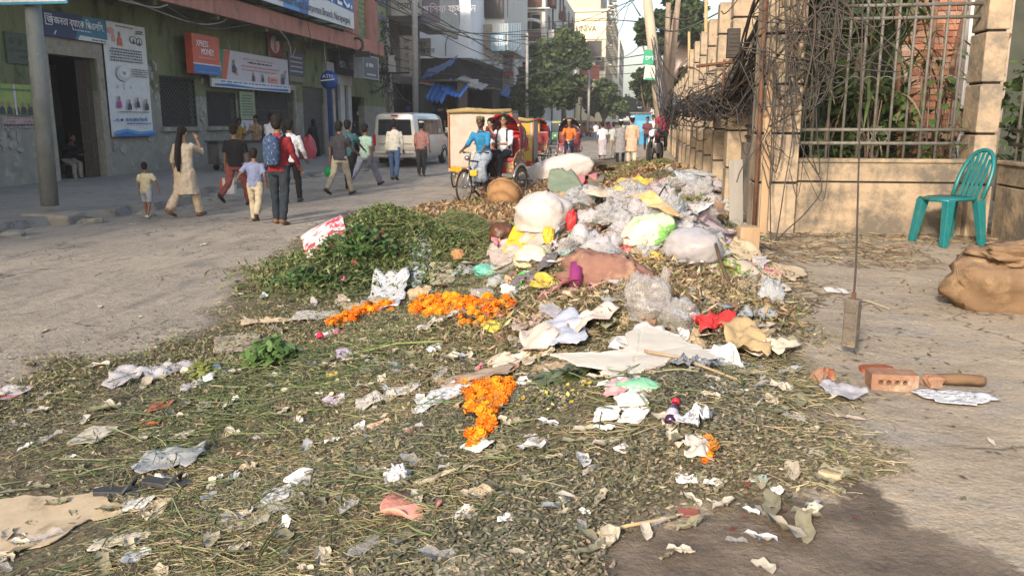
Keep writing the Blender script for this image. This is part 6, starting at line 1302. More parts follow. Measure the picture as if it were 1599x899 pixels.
# the group on the left
person('small boy in pale yellow tee and grey shorts beside the long haired woman', G(232, 341), 8, .98, dict(ll=(14,4), rl=(-10,22), ra=(8,28,8), la=(-4,8,10)), 'd', cloth('pale yellow', (.56,.50,.33)), 'tee', cloth('light grey', (.33,.34,.37)), 'shorts', shoes=shw, vox=.012)
_, J = person('woman with very long black hair in cream shalwar kameez, phone at her ear', G(294, 339), -12, 1.60, dict(ll=(-14,26), rl=(16,4), ra=(62,16,138), la=(0,22,10), rai=-10), 'm', cloth('cream', (.52,.43,.32)), 'long', cloth('cream trousers', (.50,.39,.28)), 'loose', hair='long', shoes=shbr, sleeves='elbow', vox=.013)
t_, J = person('youth in black tee and dull red trousers carrying a red and white shopping bag', G(372, 322), 0, 1.66, dict(ll=(-20,40), rl=(20,4), ra=(10,8,10), la=(-6,8,8)), 'd', BLK, 'tee', cloth('dull red', (.28,.075,.06)), 'trousers', shoes=shb, vox=.014)
bp_ = G(360, 315); t = thing('shopping_bag', 'red and white paper shopping bag hanging from the hand of the youth in black', 'bag', (bp_.x, bp_.y, .18)); MB().box((0,0,.16), (.28,.12,.34)).build('white_side', W, t, bevel=.01); MB().box((-.15,0,.15), (.05,.125,.34)).build('red_gusset', red, t); MB().ring((0,0,.33), .07, .006, 12, 4, 'y', 0, math.pi).build('handle', red, t)
person('boy in blue grey tee and baggy beige trousers with both hands held low', G(402, 347), 10, 1.24, dict(ll=(14,2), rl=(-18,30), ra=(-18,16,50), la=(-22,30,68), lai=-40), 'd', cloth('blue grey', (.19,.22,.36)), 'tee', cloth('baggy beige', (.48,.41,.29)), 'loose', shoes=shb, vox=.012)
BPK = cloth('blue pattern', (.012,.022,.06), (.04,.08,.16), sc_=30, c3=(.25,.28,.32), sc3=24, th3=(.57,.61))
person('man in dark red shirt and dark jeans with blue patterned backpack', G(440, 350), -6, 1.76, dict(ll=(4,2), rl=(-6,8), ra=(16,9,24), la=(14,8,30)), 'd', cloth('dark red', (.24,.018,.025)), 'shirt', cloth('dark jeans', (.022,.03,.04)), 'trousers', shoes=shbr, bag='backpack', extra=BPK, sleeves='long', vox=.013)
person('man in white shirt and black trousers walking just behind the backpack wearer', G(457, 317), 4, 1.72, dict(ll=(-4,8), rl=(12,4), ra=(12,14,30)), 'd', W, 'shirt', BLK, 'trousers', shoes=shb, sleeves='long', vox=.016)
person('man in white shirt with dark hair leaning over the counter', onp(426, 268), 10, 1.78, dict(ra=(40,10,30), la=(40,10,30), lean=14), 'd', W, 'shirt', NAVY, 'trousers', shoes=shb, sleeves='long', vox=.018)
person('man in brown and cream patterned shirt standing behind the counter', onp(404, 258), 180, 1.72, dict(ra=(30,6,40), la=(30,6,40)), 'd', cloth('patterned', (.42,.30,.17), (.10,.05,.03), sc_=22), 'shirt', BLK, 'trousers', shoes=shb, vox=.018)
person('man in mustard shirt facing the street behind the counter', onp(378, 259), 190, 1.62, dict(ra=(20,6,50), la=(20,6,50)), 'v', cloth('mustard', (.32,.20,.04)), 'shirt', BLK, 'trousers', shoes=shb, vox=.018)
# the guard in the doorway
pd = on_x(120, 276, XF-.6); st_ = thing('stool', 'low dark stool just inside the open doorway', 'stool', (pd.x-.28, pd.y+.02, .13)); MB().box((0,0,.43), (.4,.4,.05)).build('seat', iron, st_)
for sx in (-1, 1):
    for sy in (-1, 1): MB().tube([(sx*.17, sy*.17, 0), (sx*.15, sy*.15, .42)], .018, 6).build('leg', iron, st_)
person('person in black jacket and pale trousers sitting bowed in the open doorway', (pd.x-.28, pd.y+.02, .13), -105, 1.70, dict(ll=(78,82), rl=(72,74), la=(38,10,48), ra=(38,10,48), lean=32, head=(0,-40), hip=.50, lai=25, rai=25), 'd', BLK, 'shirt', cloth('pale beige', (.42,.37,.30)), 'trousers', shoes=shbr, sleeves='long', vox=.018)
# by the round sign
person('woman in black robe and veil standing before the roller shutter', onp(492, 245), 60, 1.62, dict(ll=(6,4), rl=(-4,4), la=(20,8,30), ra=(20,8,30)), 'd', BLK, 'robe', BLK, 'trousers', hair='scarf', shoes=shb, sleeves='long', vox=.02)
ps_ = onp(482, 248); blob('plastic_sack', 'bulging pink plastic sack standing beside the woman in black', 'sack', ps_, (.62,.6,1.05), 0, M('pink plastic sack', (.58,.10,.11), (.44,.07,.08), sc_=5, rough=.5, bump=.5), .14, 3, 3)
person('woman in black robe and veil partly hidden behind the youths near the van', G(556, 262), 200, 1.66, dict(), 'm', BLK, 'robe', BLK, 'trousers', hair='scarf', shoes=shb, sleeves='long', vox=.02)
person('girl in pink dress standing next to the second veiled woman', G(546, 264), 190, 1.50, dict(), 'm', cloth('pink', (.55,.20,.26)), 'long', cloth('pink trousers', (.4,.15,.2)), 'trousers', hair='scarf', vox=.02)
person('man in dark grey shirt and khaki trousers with a green plastic bag', G(533, 305), -14, 1.70, dict(ll=(-20,22), rl=(20,4), la=(-8,14,12), ra=(30,10,30)), 'd', cloth('charcoal', (.05,.045,.055)), 'shirt', KH, 'trousers', shoes=shb, vox=.015)
gb = G(517, 302); t = thing('carrier_bag', 'small bright green plastic bag hanging from the hand of the man in grey', 'bag', (gb.x, gb.y, .42)); o = blob('bag', None, None, (0,0,0), (.26,.2,.26), 0, M('green plastic', (.02,.42,.12), (.015,.3,.09), sc_=8, rough=.35, bump=.4, trans=.2), .15, 4, 8); o.parent = t; MB().tube([(-.04,0,.22),(0,0,.33),(.04,0,.22)], .01, 5).build('handle', M('green plastic', (.02,.42,.12)), t)
person('man in teal shirt and black trousers half hidden behind the man in grey', G(546, 296), -10, 1.70, dict(ll=(10,4), rl=(-12,14), ra=(34,10,24)), 'd', cloth('teal', (.045,.13,.14)), 'shirt', BLK, 'trousers', shoes=shb, vox=.016)
person('youth in mint green tee and grey patterned trousers striding right', G(572, 290), -28, 1.70, dict(ll=(-30,20), rl=(32,6), la=(16,10,20), ra=(-6,8,16)), 'd', cloth('mint', (.40,.58,.47)), 'tee', cloth('grey pattern', (.26,.27,.32), (.14,.15,.19), sc_=30), 'loose', shoes=shb, vox=.015)
person('man in loose white shirt and blue jeans walking away behind the van', G(617, 281), 0, 1.72, walk(9), 'd', cloth('cream white', (.66,.62,.52)), 'shirt', DEN, 'trousers', shoes=shb, sleeves='long', vox=.016)
person('man in dusty pink shirt, pale cap and rolled dark trousers by the van corner', G(659, 275), -6, 1.66, walk(5), 'd', cloth('dusty pink', (.36,.17,.15)), 'shirt', cloth('dark olive', (.05,.05,.05)), 'trousers', cap=cloth('pale cap', (.5,.48,.42)), sleeves='elbow', vox=.016)
# walkers down the street
person('man in white shirt and pale checked lungi walking behind the orange shirted driver', G(940, 250), 4, 1.66, walk(8), 'd', cloth('white', (.62,.62,.62)), 'shirt', cloth('pale check', (.45,.40,.42)), 'lungi', vox=.02)
person('man in pale grey green shirt walking left of the two men in caps', G(957, 247), -4, 1.64, walk(6), 'd', cloth('pale green grey', (.42,.45,.40)), 'shirt', cloth('sand', (.33,.28,.22)), 'trousers', vox=.02)
person('man in long grey tunic, black trousers and white cap walking away', G(968, 257), 0, 1.74, dict(ll=(-6,6), rl=(14,4), la=(5,9,20)), 'd', cloth('grey tunic', (.27,.26,.26)), 'long', BLK, 'trousers', cap=W, sleeves='long', vox=.018)
person('man in long peach tunic and white cap walking away near the wall', G(986, 256), 0, 1.74, dict(ll=(5,4), rl=(-6,8)), 'd', cloth('peach', (.66,.42,.29)), 'long', cloth('cream trousers2', (.6,.5,.38)), 'loose', cap=W, sleeves='long', vox=.018)
person('person in red and dark clothes sitting on the motorcycle by the wall', G(1033, 254)+Vector((.05, 1.2, .12)), 172, 1.62, dict(ll=(72,80), rl=(72,80), la=(40,12,30), ra=(40,12,30), lean=8, hip=.80, lo=18, ro=18), 'd', cloth('crimson', (.30,.03,.07)), 'shirt', BLK, 'trousers', hair='scarf' if False else 'short', shoes=shb, vox=.02)
person('passer by in dark clothes near the blue kiosk', G(1010, 236), 170, 1.6, dict(), 'd', cloth('maroon', (.16,.05,.06)), 'shirt', NAVY, 'trousers', vox=.03)
rq = random.Random(4)
for i, (u, v) in enumerate(((862,222),(1018,232),(930,222),(1026,228),(875,220),(848,219),(950,216),(972,218),(1003,217))):
    person(['distant walker in dark shirt beyond the green auto','distant walker in pale shirt by the kiosk','distant walker in white beyond the rickshaw','distant figure in blue at the wall','distant figure in grey between the autos','distant walker in brown by the left trees','distant walker in red far down the street','distant walker in green far down the street','distant walker in tan beside the kiosk'][i], G(u, v), rq.choice([0,180]), 1.65, walk(8), 'd', [NAVY, W, W, DEN, GREY, KH, cloth('crimson', (.3,.03,.07)), cloth('mint', (.4,.58,.47)), KH][i], 'shirt', [BLK, GREY, DEN][i % 3], 'trousers', vox=.035)

# ================================================================ vehicles
rub = M('tyre rubber', (.025,.024,.023), (.045,.042,.038), sc_=20, rough=.85, bump=.2); chrome = M('worn chrome', (.45,.44,.42), (.3,.28,.26), sc_=20, rough=.3, metal=.8, bump=0); blackp = M('black frame paint', (.03,.03,.03), (.06,.05,.045), sc_=12, rough=.45, bump=.05)
def spoked(parent, c, r_, axis='x', name='wheel', n=28, tyre=.022, matr=None):
    """wheel as a part with tyre, rim, hub and spokes"""
    c = Vector(c); h = MB().ring((0,0,0), r_-tyre*1.6, .011, 36, 6, axis); w_ = h.build(name, chrome, parent, True, loc=c)
    MB().ring((0,0,0), r_-tyre*.6, tyre, 36, 8, axis).build('tyre', rub, w_, True); m = MB()
    for i in range(n):
        a = 2*math.pi*i/n; b = a+(.5 if i % 2 else -.5); s = .03*(1 if i % 4 < 2 else -1)
        f = (lambda x, y, z: (x, y, z)) if axis == 'x' else (lambda x, y, z: (y, x, z))
        m.tube([f(s, math.cos(b)*.03, math.sin(b)*.03), f(0, math.cos(a)*(r_-tyre*1.6), math.sin(a)*(r_-tyre*1.6))], .0022, 3, cap=False)
    o = m.build('spokes', chrome, w_)
    MB().lathe([(.001,-.06),(.028,-.055),(.02,0),(.028,.055),(.001,.06)], 10, (0,0,0), axis).build('hub', chrome, w_, True); return w_
# ---- cycle rickshaw, local +y forward, origin under the rear axle
def rickshaw(label, loc, face, hood_mats, seatm, group=None, panelm=None, hood_open=1.0):
    t = thing('cycle_rickshaw', label, 'rickshaw', loc, R(face), group); r_ = .34
    spoked(t, (0, 1.72, r_), r_); spoked(t, (-.5, 0, r_), r_); spoked(t, (.5, 0, r_), r_)
    m = MB(); m.tube([(-.55,0,r_),(.55,0,r_)], .022, 8); m.tube([(-.3,.0,r_),(-.3,.65,.42),(0,.95,.36),(.3,.65,.42),(.3,0,r_)], .02, 7); m.tube([(0,.95,.32),(0,.78,.86)], .018, 7); m.tube([(0,.80,.80),(0,1.46,.86)], .018, 7); m.tube([(0,.95,.32),(0,1.48,.74)], .02, 7)
    m.build('frame', blackp, t, True)
    m = MB(); m.tube([(0,1.44,1.0),(0,1.50,.72),(0,1.56,.68)], .02, 7)
    for s in (-1, 1): m.tube([(0,1.54,.70),(s*.055,1.58,.66),(s*.055,1.72,r_)], .013, 6)
    m.build('fork', chrome, t, True)
    m = MB(); m.tube([(-.27,1.22,1.02),(-.25,1.36,1.05),(0,1.45,1.02),(.25,1.36,1.05),(.27,1.22,1.02)], .013, 6); m.build('handlebar', chrome, t, True)
    for s in (-1, 1): MB().tube([(s*.27,1.24,1.02),(s*.275,1.13,1.015)], .018, 6).build('grip', rub, t, True)
    MB().lathe([(.001,0),(.055,.005),(.045,.06),(.001,.07)], 12, (0,1.55,.92), 'y').build('headlamp', chrome, t, True)
    m = MB(); m.ring((0,1.72,r_), r_+.03, .02, 16, 5, 'x', R(10), R(150)); m.build('front_mudguard', panelm or red, t, True)
    MB().loft([[Vector((x*.11*w_, .80+y*.14, z)) for x, y in ((-1,-1),(1,-1),(.4,1),(-.4,1))] for z, w_ in ((.86,1),(.90,1),(.92,.8))]).build('saddle', rub, t, bevel=.01)
    # pedals, chain wheel
    m = MB(); m.ring((.05,.95,.32), .09, .01, 18, 5, 'x'); m.tube([(.06,.95,.32),(.07,1.08,.22)], .01, 5); m.tube([(-.06,.95,.32),(-.07,.82,.42)], .01, 5); m.build('crank', chrome, t, True)
    for (x, y, z) in ((.12,1.08,.22),(-.12,.82,.42)): MB().box((x,y,z), (.1,.07,.022)).build('pedal', rub, t)
    pm = panelm or red
    MB().box((0,.36,.44), (.78,.5,.05)).build('footboard', wood, t, bevel=.01); MB().box((0,-.02,.66), (.86,.46,.26)).build('seat_box', pm, t, bevel=.03); MB().box((0,.0,.83), (.84,.46,.10)).build('seat_cushion', seatm, t, bevel=.04); MB().box((0,-.24,1.08), (.84,.10,.46), (R(-10),0,0)).build('backrest', seatm, t, bevel=.04)
    for s in (-1, 1):
        MB().loft([[Vector((s*(.43+o_), y, z)) for y, z in ((-.28,.55),(.26,.55),(.30,.80),(.12,.98),(-.28,1.10))] for o_ in (0, .03)]).build('side_panel', pm, t)
        m = MB(); m.ring((s*.5,0,r_), r_+.05, .035, 14, 5, 'x', R(15), R(165)); m.build('mudguard', chrome, t, True)
        for k in range(4): MB().ell((s*.465, -.18+k*.12, .70+.04*(k % 2)), (.012,.035,.035), 8, 5).build('painted_boss', [yel, grn, skyb, pinkp][k], t, True)
    MB().box((0,.27,.62), (.5,.02,.16)).build('front_panel', hood_mats[1 % len(hood_mats)], t)
    # folding hood: bows with cloth between them
    bows = []; nb_ = 5
    for i in range(nb_):
        a = R(-84+i*21*hood_open); 
        pts = []
        for q in range(13):
            th_ = math.pi*q/12; x = -math.cos(th_)*.45; rr2 = .02+.84*(math.sin(th_)**.55); pts.append(Vector((x, -.12+math.sin(a)*rr2, .98+math.cos(a)*rr2)))
        bows.append(pts)
    for i in range(nb_-1):
        m = MB(); mid = [(p+q)/2-(Vector((0,0,.035))) for p, q in zip(bows[i], bows[i+1])]
        for A_, B_ in ((bows[i], mid), (mid, bows[i+1])):
            m.add(A_+B_, [(k, k+1, 13+k+1, 13+k) for k in range(12)])
        o = m.build('hood_cloth', hood_mats[i % len(hood_mats)], t, True); s_ = o.modifiers.new('s', 'SOLIDIFY'); s_.thickness = .012
    for pts in bows: MB().tube(pts, .012, 5).build('hood_bow', blackp, t, True)
    for q in range(2, 11, 2): MB().ell(bows[-1][q], (.03,.03,.03), 8, 5).build('tassel', [yel, red, grn, pinkp, white][q//2-1], t, True)
    return t
hr = M('hood red', (.55,.025,.03), (.40,.02,.025), sc_=6, rough=.5, bump=.2); hk = M('hood dark', (.05,.045,.06), (.03,.03,.035), sc_=6, rough=.6, bump=.2); seatr = M('seat vinyl', (.32,.06,.06), (.15,.03,.03), sc_=8, rough=.4); dec = M('painted flowers', (.05,.16,.09), (.40,.05,.06), sc_=9, rough=.5, c3=(.6,.45,.1), sc3=12, th3=(.55,.58), bump=.05); dec2 = M('painted flowers b', (.35,.06,.07), (.05,.12,.25), sc_=9, rough=.5, c3=(.6,.5,.2), sc3=12, th3=(.55,.58), bump=.05)
A = G(725, 321); fwd = Vector((-.276, -.961, 0)); fc = 180-16; base_ = Vector((A.x, A.y, 0))-fwd*1.72
rk = rickshaw('cycle rickshaw with red hood and painted green side panels turning towards the viewer', (base_.x, base_.y, Hs(base_.x, base_.y)), fc, [hr, hr, dec2], seatr, panelm=dec)
for (x, z, mt) in ((.17,.66,M('amber lens', (.7,.30,.02), rough=.2)), (-.17,.60,M('orange lens', (.7,.42,.05), rough=.2))):
    MB().box((x*1.0, 1.60, z+.02), (.16,.1,.13)).build('lamp_box', mt, rk, bevel=.03)
m = MB()
m.tube([(.1,1.60,.6),(-.1,1.6,.6)], .01, 5); m.build('lamp_bracket', chrome, rk)
mt = Matrix.Rotation(R(fc), 3, 'Z')
def on_rick(lx, ly, lz, b=base_): q = mt@Vector((lx, ly, lz)); return (b.x+q.x, b.y+q.y, b.z+q.z+Hs(b.x, b.y))
camo = M('camo cap', (.16,.15,.07), (.06,.07,.04), sc_=16, rough=.9, c3=(.3,.26,.15), sc3=14, th3=(.55,.58))
person('rickshaw puller in bright blue shirt, checked lungi and camouflage cap', on_rick(0, .80, 0), fc, 1.68, dict(ll=(56,72), rl=(38,34), la=(36,14,26), ra=(34,14,32), lean=16, hip=.96, head=(10,-12), lo=6, ro=6), 'v', cloth('bright blue', (.025,.20,.38), (.02,.14,.28)), 'shirt', cloth('grey check', (.33,.37,.42), (.20,.23,.28), sc_=24), 'lungi', cap=camo, sleeves='elbow', shoes=shbr, vox=.012)
tp, J = person('passenger with glasses in white shirt and dark backpack straps riding under the red hood', on_rick(-.12, .02, 0), fc-2, 1.72, dict(ll=(80,76), rl=(78,80), la=(24,8,64), ra=(24,10,62), lean=4, hip=.97, head=(14,-4), lai=30, rai=30), 'm', W, 'shirt', cloth('black jeans', (.02,.022,.028)), 'trousers', sleeves='elbow', shoes=shb, vox=.012)
k_ = J['k']; m = MB()
for s in (-1, 1): m.ring(J['H']((s*.034, .098, .02)), .024, .003, 12, 4, 'y')
m.build('glasses', iron, tp)
for s in (-1, 1): MB().tube([J['root']+J['up']*.53*k_+Vector((s*.1,-.06,0)), J['root']+J['up']*.5*k_+Vector((s*.11,.08,.02)), J['root']+J['up']*.3*k_+Vector((s*.13,.15,0)), J['root']+J['up']*.1*k_+Vector((s*.17,.08,0))], .02, 6, flat=.5).build('strap', iron, tp, True)
person('second passenger in red patterned clothes behind the white shirted one', on_rick(.24, -.03, 0), fc, 1.55, dict(ll=(80,80), rl=(80,80), la=(70,14,60), ra=(30,6,60), lean=2, hip=.97), 'm', cloth('red pattern', (.42,.05,.07), (.5,.3,.25), sc_=20), 'long', BLK, 'trousers', sleeves='long', vox=.016)
c4 = copy_tree(rk); q4 = G(838, 240); c4.location = (q4.x, q4.y, 0); c4.rotation_euler.z = R(12); c4['label'] = 'red hooded cycle rickshaw further off, seen from behind between the cargo rickshaws'
# ---- rickshaw with orange-shirted driver
B = G(932, 262); b2_ = Vector((on_z(908, 248, 0).x, B.y+1.0, 0)); fc2 = 184
rk2 = rickshaw('dark hooded cycle rickshaw coming head on behind the white sack', (b2_.x, b2_.y, 0), fc2, [hk, dec2, hk], seatr, panelm=dec2)
mt2 = Matrix.Rotation(R(fc2), 3, 'Z'); q = mt2@Vector((0, .8, 0))
person('rickshaw driver with beard in bright orange shirt holding the handlebar', (b2_.x+q.x, b2_.y+q.y, 0), fc2, 1.68, dict(ll=(60,70), rl=(36,40), la=(42,16,22), ra=(42,16,22), lean=10, hip=.96), 'd', cloth('orange', (.62,.17,.035)), 'shirt', NAVY, 'trousers', cap=cloth('tan cap', (.35,.27,.15)), sleeves='elbow', vox=.014)
b3_ = Vector((on_z(880, 240, 0).x, 33.5, 0)); rickshaw('second cycle rickshaw half hidden left of the orange driver', (b3_.x, b3_.y, 0), 175, [hk, hr], seatr, panelm=dec)
person('person in white and grey riding beside the orange shirted driver', (b3_.x-.1, b3_.y-.9, 0), 160, 1.62, dict(ll=(60,60), rl=(50,60), la=(40,10,30), ra=(40,10,30), lean=10, hip=.95), 'm', cloth('pale lilac', (.5,.46,.5)), 'shirt', GREY, 'trousers', vox=.02)
# ---- cargo rickshaws with canvas and painted backs
canv = M('cream canvas', (.46,.40,.34), (.38,.33,.27), sc_=3, rough=.85, bump=.35, bscale=14, c3=(.36,.28,.19), sc3=2.2, th3=(.50,.66)); yellowc = M('yellow rolled canvas', (.34,.25,.11), (.22,.16,.07), sc_=8, rough=.85, bump=.6); cagem = paint('rust orange frame', (.34,.14,.05)); yp = M('sun yellow panel', (.62,.40,.07), (.50,.32,.06), sc_=3, rough=.5)
def cargo(label, u0, u1, vt, vb, y, depth, back, topm, panels=None, group=None):
    a = on_y(u0, vb, y); b = on_y(u1, vt, y); w_ = b.x-a.x; zb, zt = a.z, b.z; t = thing('cargo_rickshaw', label, 'rickshaw van', ((a.x+b.x)/2, y, 0), 0, group)
    MB().box((0, .02, (zb+zt)/2), (w_, .04, zt-zb)).build('back_panel', back, t, bevel=.01)
    for s in (-1, 1): MB().box((s*(w_/2-.02), depth/2+.05, (zb+zt)/2), (.03, depth-.02, zt-zb)).build('side_panel', back, t)
    MB().box((0, depth/2, zb-.05), (w_+.08, depth+.1, .08)).build('floor', wood, t)
    m = MB()
    for s in (-1, 1): m.tube([(s*(w_/2+.02), -.03, zb-.1), (s*(w_/2+.02), -.03, zt+.03)], .022, 6)
    m.tube([(-w_/2, -.03, zb), (w_/2, -.03, zb)], .022, 6); m.build('frame', cagem, t, True)
    MB().tube([(-w_/2-.05, -.02, zt+.02), (-w_*.2, -.04, zt+.06), (w_*.2, -.03, zt+.03), (w_/2+.03, -.02, zt+.05)], [.05,.065,.055,.05], 10).build('rolled_top', topm, t, True); MB().box((0, depth/2+.03, zt+.03), (w_, depth, .05)).build('roof', topm, t, bevel=.02)
    for s in (-1, 1): spoked(t, (s*(w_/2+.05), depth/2, .34), .34)
    spoked(t, (0, depth+1.3, .34), .34); MB().tube([(0, depth, zb-.05), (0, depth+.5, .4), (0, depth+1.25, .85)], .02, 6).build('tube_frame', blackp, t, True)
    for s in (-1, 1): MB().box((s*(w_/2-.1), -.06, zb-.02), (.12, .05, .14)).build('reflector', [M('amber lens', (.7,.30,.02)), M('red lens', (.6,.04,.02), rough=.2)][s > 0], t, bevel=.01)
    for (x0, x1, z0, z1, mt_) in panels or (): MB().box((w_*(x0+x1)/2-w_/2, -.008, zb+(zt-zb)*(z0+z1)/2), (w_*(x1-x0), .02, (zt-zb)*(z1-z0))).build('panel_inset', mt_, t)
    return t
cargo('cargo rickshaw with tall cream canvas back and yellow rolled top, seen from behind', 703, 797, 176, 262, 20.5, 1.3, canv, yellowc)
cargo('cargo rickshaw with a sun yellow painted back panel right of the red hood', 803, 832, 190, 254, 23.0, 1.2, canv, yellowc, [(.2,.95,.05,.62,yp),(.25,.85,.66,.95,M('gold square', (.6,.34,.02), rough=.5))])
cargo('small yellow and orange three wheeler behind the yellow panelled one', 834, 842, 192, 232, 34, 1.6, yp, cagem)
# ---- compressed-gas autos
def auto(label, u, v, face, body, can, wpx=None):
    p = G(u, v); t = thing('auto_rickshaw', label, 'auto rickshaw', p, R(face)); W2 = .62
    prof = [(-1.2,.35),(-1.25,.95),(-1.15,1.1),(.7,1.05),(1.2,.95),(1.35,.55),(1.25,.3)]
    MB().loft([[Vector((x, y, z)) for y, z in prof] for x in (-W2, W2)]).build('body', body, t, bevel=.05)
    MB().loft([[Vector((x*s_, y, z)) for y, z in ((-1.2,1.1),(-1.15,1.62),(-.9,1.74),(.6,1.74),(.85,1.66),(.88,1.6),(-1.05,1.55),(-1.1,1.1))] for x, s_ in ((-W2,1),(W2,1))]).build('canopy', can, t, bevel=.03)
    MB().loft([[Vector((x, y, z)) for y, z in ((.88,1.6),(1.12,1.0),(1.09,.99),(.85,1.59))] for x in (-W2+.06, W2-.06)]).build('windscreen', glass, t)
    for s in (-1, 1): MB().tube([(s*(W2-.03), 1.1, 1.0), (s*(W2-.03), .87, 1.64)], .025, 6).build('pillar', body, t, True); MB().lathe([(.001,-.06),(.22,-.06),(.23,0),(.22,.06),(.001,.06)], 16, (s*.5,-.75,.23), 'x').build('wheel', rub, t, True); MB().ell((s*.36,1.33,.68), (.08,.03,.08), 10, 6).build('headlight', white2, t, True)
    MB().lathe([(.001,-.05),(.22,-.05),(.23,0),(.22,.05),(.001,.05)], 16, (0,1.15,.23), 'x').build('wheel', rub, t, True); MB().box((0,-.6,.95), (1.1,.15,.5)).build('seat', iron, t)
    MB().box((0,1.36,.5), (.5,.03,.12)).build('number_plate', yel, t); return t
gcar = M('auto green', (.05,.22,.07), (.04,.16,.05), sc_=3, rough=.4, bump=0); ycan = M('auto yellow', (.50,.50,.12), (.36,.40,.10), sc_=3, rough=.7)
auto('green auto rickshaw with pale yellow canopy facing the viewer in mid street', 866, 226, 172, gcar, ycan)
auto('auto rickshaw with worn green canopy behind the first green one', 853, 220, 178, gcar, M('faded green', (.2,.28,.14)))
auto('auto rickshaw with orange canopy far down the street', 928, 214, 180, M('auto brown', (.2,.08,.05)), M('auto orange', (.5,.2,.08)))
auto('auto rickshaw with blue canopy following the yellow cargo rickshaw', 846, 232, 5, M('auto navy', (.04,.07,.16)), M('auto blue grey', (.16,.2,.3)))
# ---- silver van
def van(loc, face):
    t = thing('passenger_van', 'silver passenger van parked with its tailgate towards the viewer', 'van', loc, R(face)); silver = M('silver paint', (.52,.50,.46), (.47,.45,.42), sc_=2, rough=.28, metal=.35, bump=0, coat=.5, spec=.5)
    L2 = 4.7; secs = []   # y, half width bottom, half width top, z bottom, z shoulder, z roof
    for (y, wb, wt, z0, zs, zr) in ((0,.80,.70,.42,1.12,1.86),(.06,.84,.74,.36,1.14,1.98),(.5,.85,.75,.34,1.14,2.03),(3.0,.85,.75,.34,1.12,2.03),(3.7,.85,.72,.34,1.08,1.96),(4.25,.84,.66,.34,1.05,1.45),(4.6,.80,.62,.36,.95,1.02),(4.7,.72,.6,.42,.8,.85)):
        secs.append([Vector((x, y, z)) for x, z in ((-wb*.94,z0),(wb*.94,z0),(wb,z0+.12),(wb,zs),(wt+.02,zr-.16),(wt-.06,zr-.04),(wt-.2,zr),(-wt+.2,zr),(-wt+.06,zr-.04),(-wt-.02,zr-.16),(-wb,zs),(-wb,z0+.12))])
    o = MB().loft(secs).build('body', silver, t, True); b_ = o.modifiers.new('e', 'EDGE_SPLIT'); b_.split_angle = R(38)
    gl = M('van glass', (.012,.013,.014), (.02,.02,.02), rough=.06, bump=0, spec=.8, coat=.6)
    MB().loft([[Vector((x, y, z)) for x, y, z in ((-.66,-.022+d,1.20),(.66,-.022+d,1.20),(.62,-.022+d,1.78),(-.62,-.022+d,1.78))] for d in (0, .05)]).build('rear_window', gl, t, bevel=.02)
    for s in (-1, 1):
        for (y0, y1) in ((.35,1.55),(1.63,2.75),(2.83,3.6)):
            MB().loft([[Vector((s*(x+d), y, z)) for x, y, z in ((.838,y0,1.20),(.838,y1,1.20),(.775,y1-.03*(y1 > 3.5)*6,1.78),(.775,y0,1.78))] for d in (.003, .022)]).build('side_window', gl, t)
        MB().box((s*.80,-.015,1.02), (.10,.06,.42)).build('tail_light', M('tail lamp red', (.40,.015,.012), rough=.15), t, bevel=.015)
        for y in (.85, 3.75):
            w_ = MB().lathe([(.001,-.1),(.2,-.1),(.32,-.09),(.335,-.04),(.335,.06),(.3,.1),(.2,.1),(.001,.1)], 22, (0,0,0), 'x').build('wheel', rub, t, True, loc=(s*.76, y, .335)); MB().lathe([(.001,.0),(.2,.0),(.2,.03),(.12,.045),(.001,.035)] if s > 0 else [(.001,-.035),(.12,-.045),(.2,-.03),(.2,0),(.001,0)], 16, (s*.085,0,0), 'x').build('hubcap', chrome, w_, True)
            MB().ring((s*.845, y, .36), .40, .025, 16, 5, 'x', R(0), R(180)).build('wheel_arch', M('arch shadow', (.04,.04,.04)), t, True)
        MB().box((s*.98, 3.75, 1.35), (.16,.1,.22)).build('mirror', silver, t, bevel=.02); MB().box((s*.855, 2.2, .78), (.02, 3.0, .05)).build('rub_strip', silver, t)
        MB().box((s*.862, 1.72, 1.02), (.02,.14,.035)).build('door_handle', chrome, t)
    MB().box((0,-.05,.50), (1.66,.16,.22)).build('rear_bumper', silver, t, bevel=.04); MB().box((0,-.14,.52), (1.5,.03,.04)).build('bumper_bar', chrome, t); MB().box((0,-.03,1.0), (.5,.03,.12)).build('number_plate_recess', iron, t); MB().box((0,-.02,1.92), (.26,.04,.045)).build('brake_light', M('tail lamp red', (.4,.02,.02)), t)
    MB().box((0,-.022,.88), (1.3,.02,.02)).build('tailgate_seam', M('seam', (.1,.1,.1)), t)
    MB().lathe([(.001,-.004),(.11,-.004),(.11,.004),(.001,.004)], 18, (0,-.028,1.68), 'y').build('round_sticker', M('sticker cream', (.6,.5,.3), rough=.5), t); MB().lathe([(.001,-.004),(.065,-.004),(.065,.004),(.001,.004)], 18, (0,-.036,1.68), 'y').build('sticker_centre', red, t)
    MB().loft([[Vector((x, y+d*.4, z+d)) for x, y, z in ((-.62,4.28,1.36),(.62,4.28,1.36),(.62,3.74,1.9),(-.62,3.74,1.9))] for d in (.01, .03)]).build('windscreen', gl, t)
    return t
vp = G(618, 262); van((vp.x, vp.y, 0), -2)
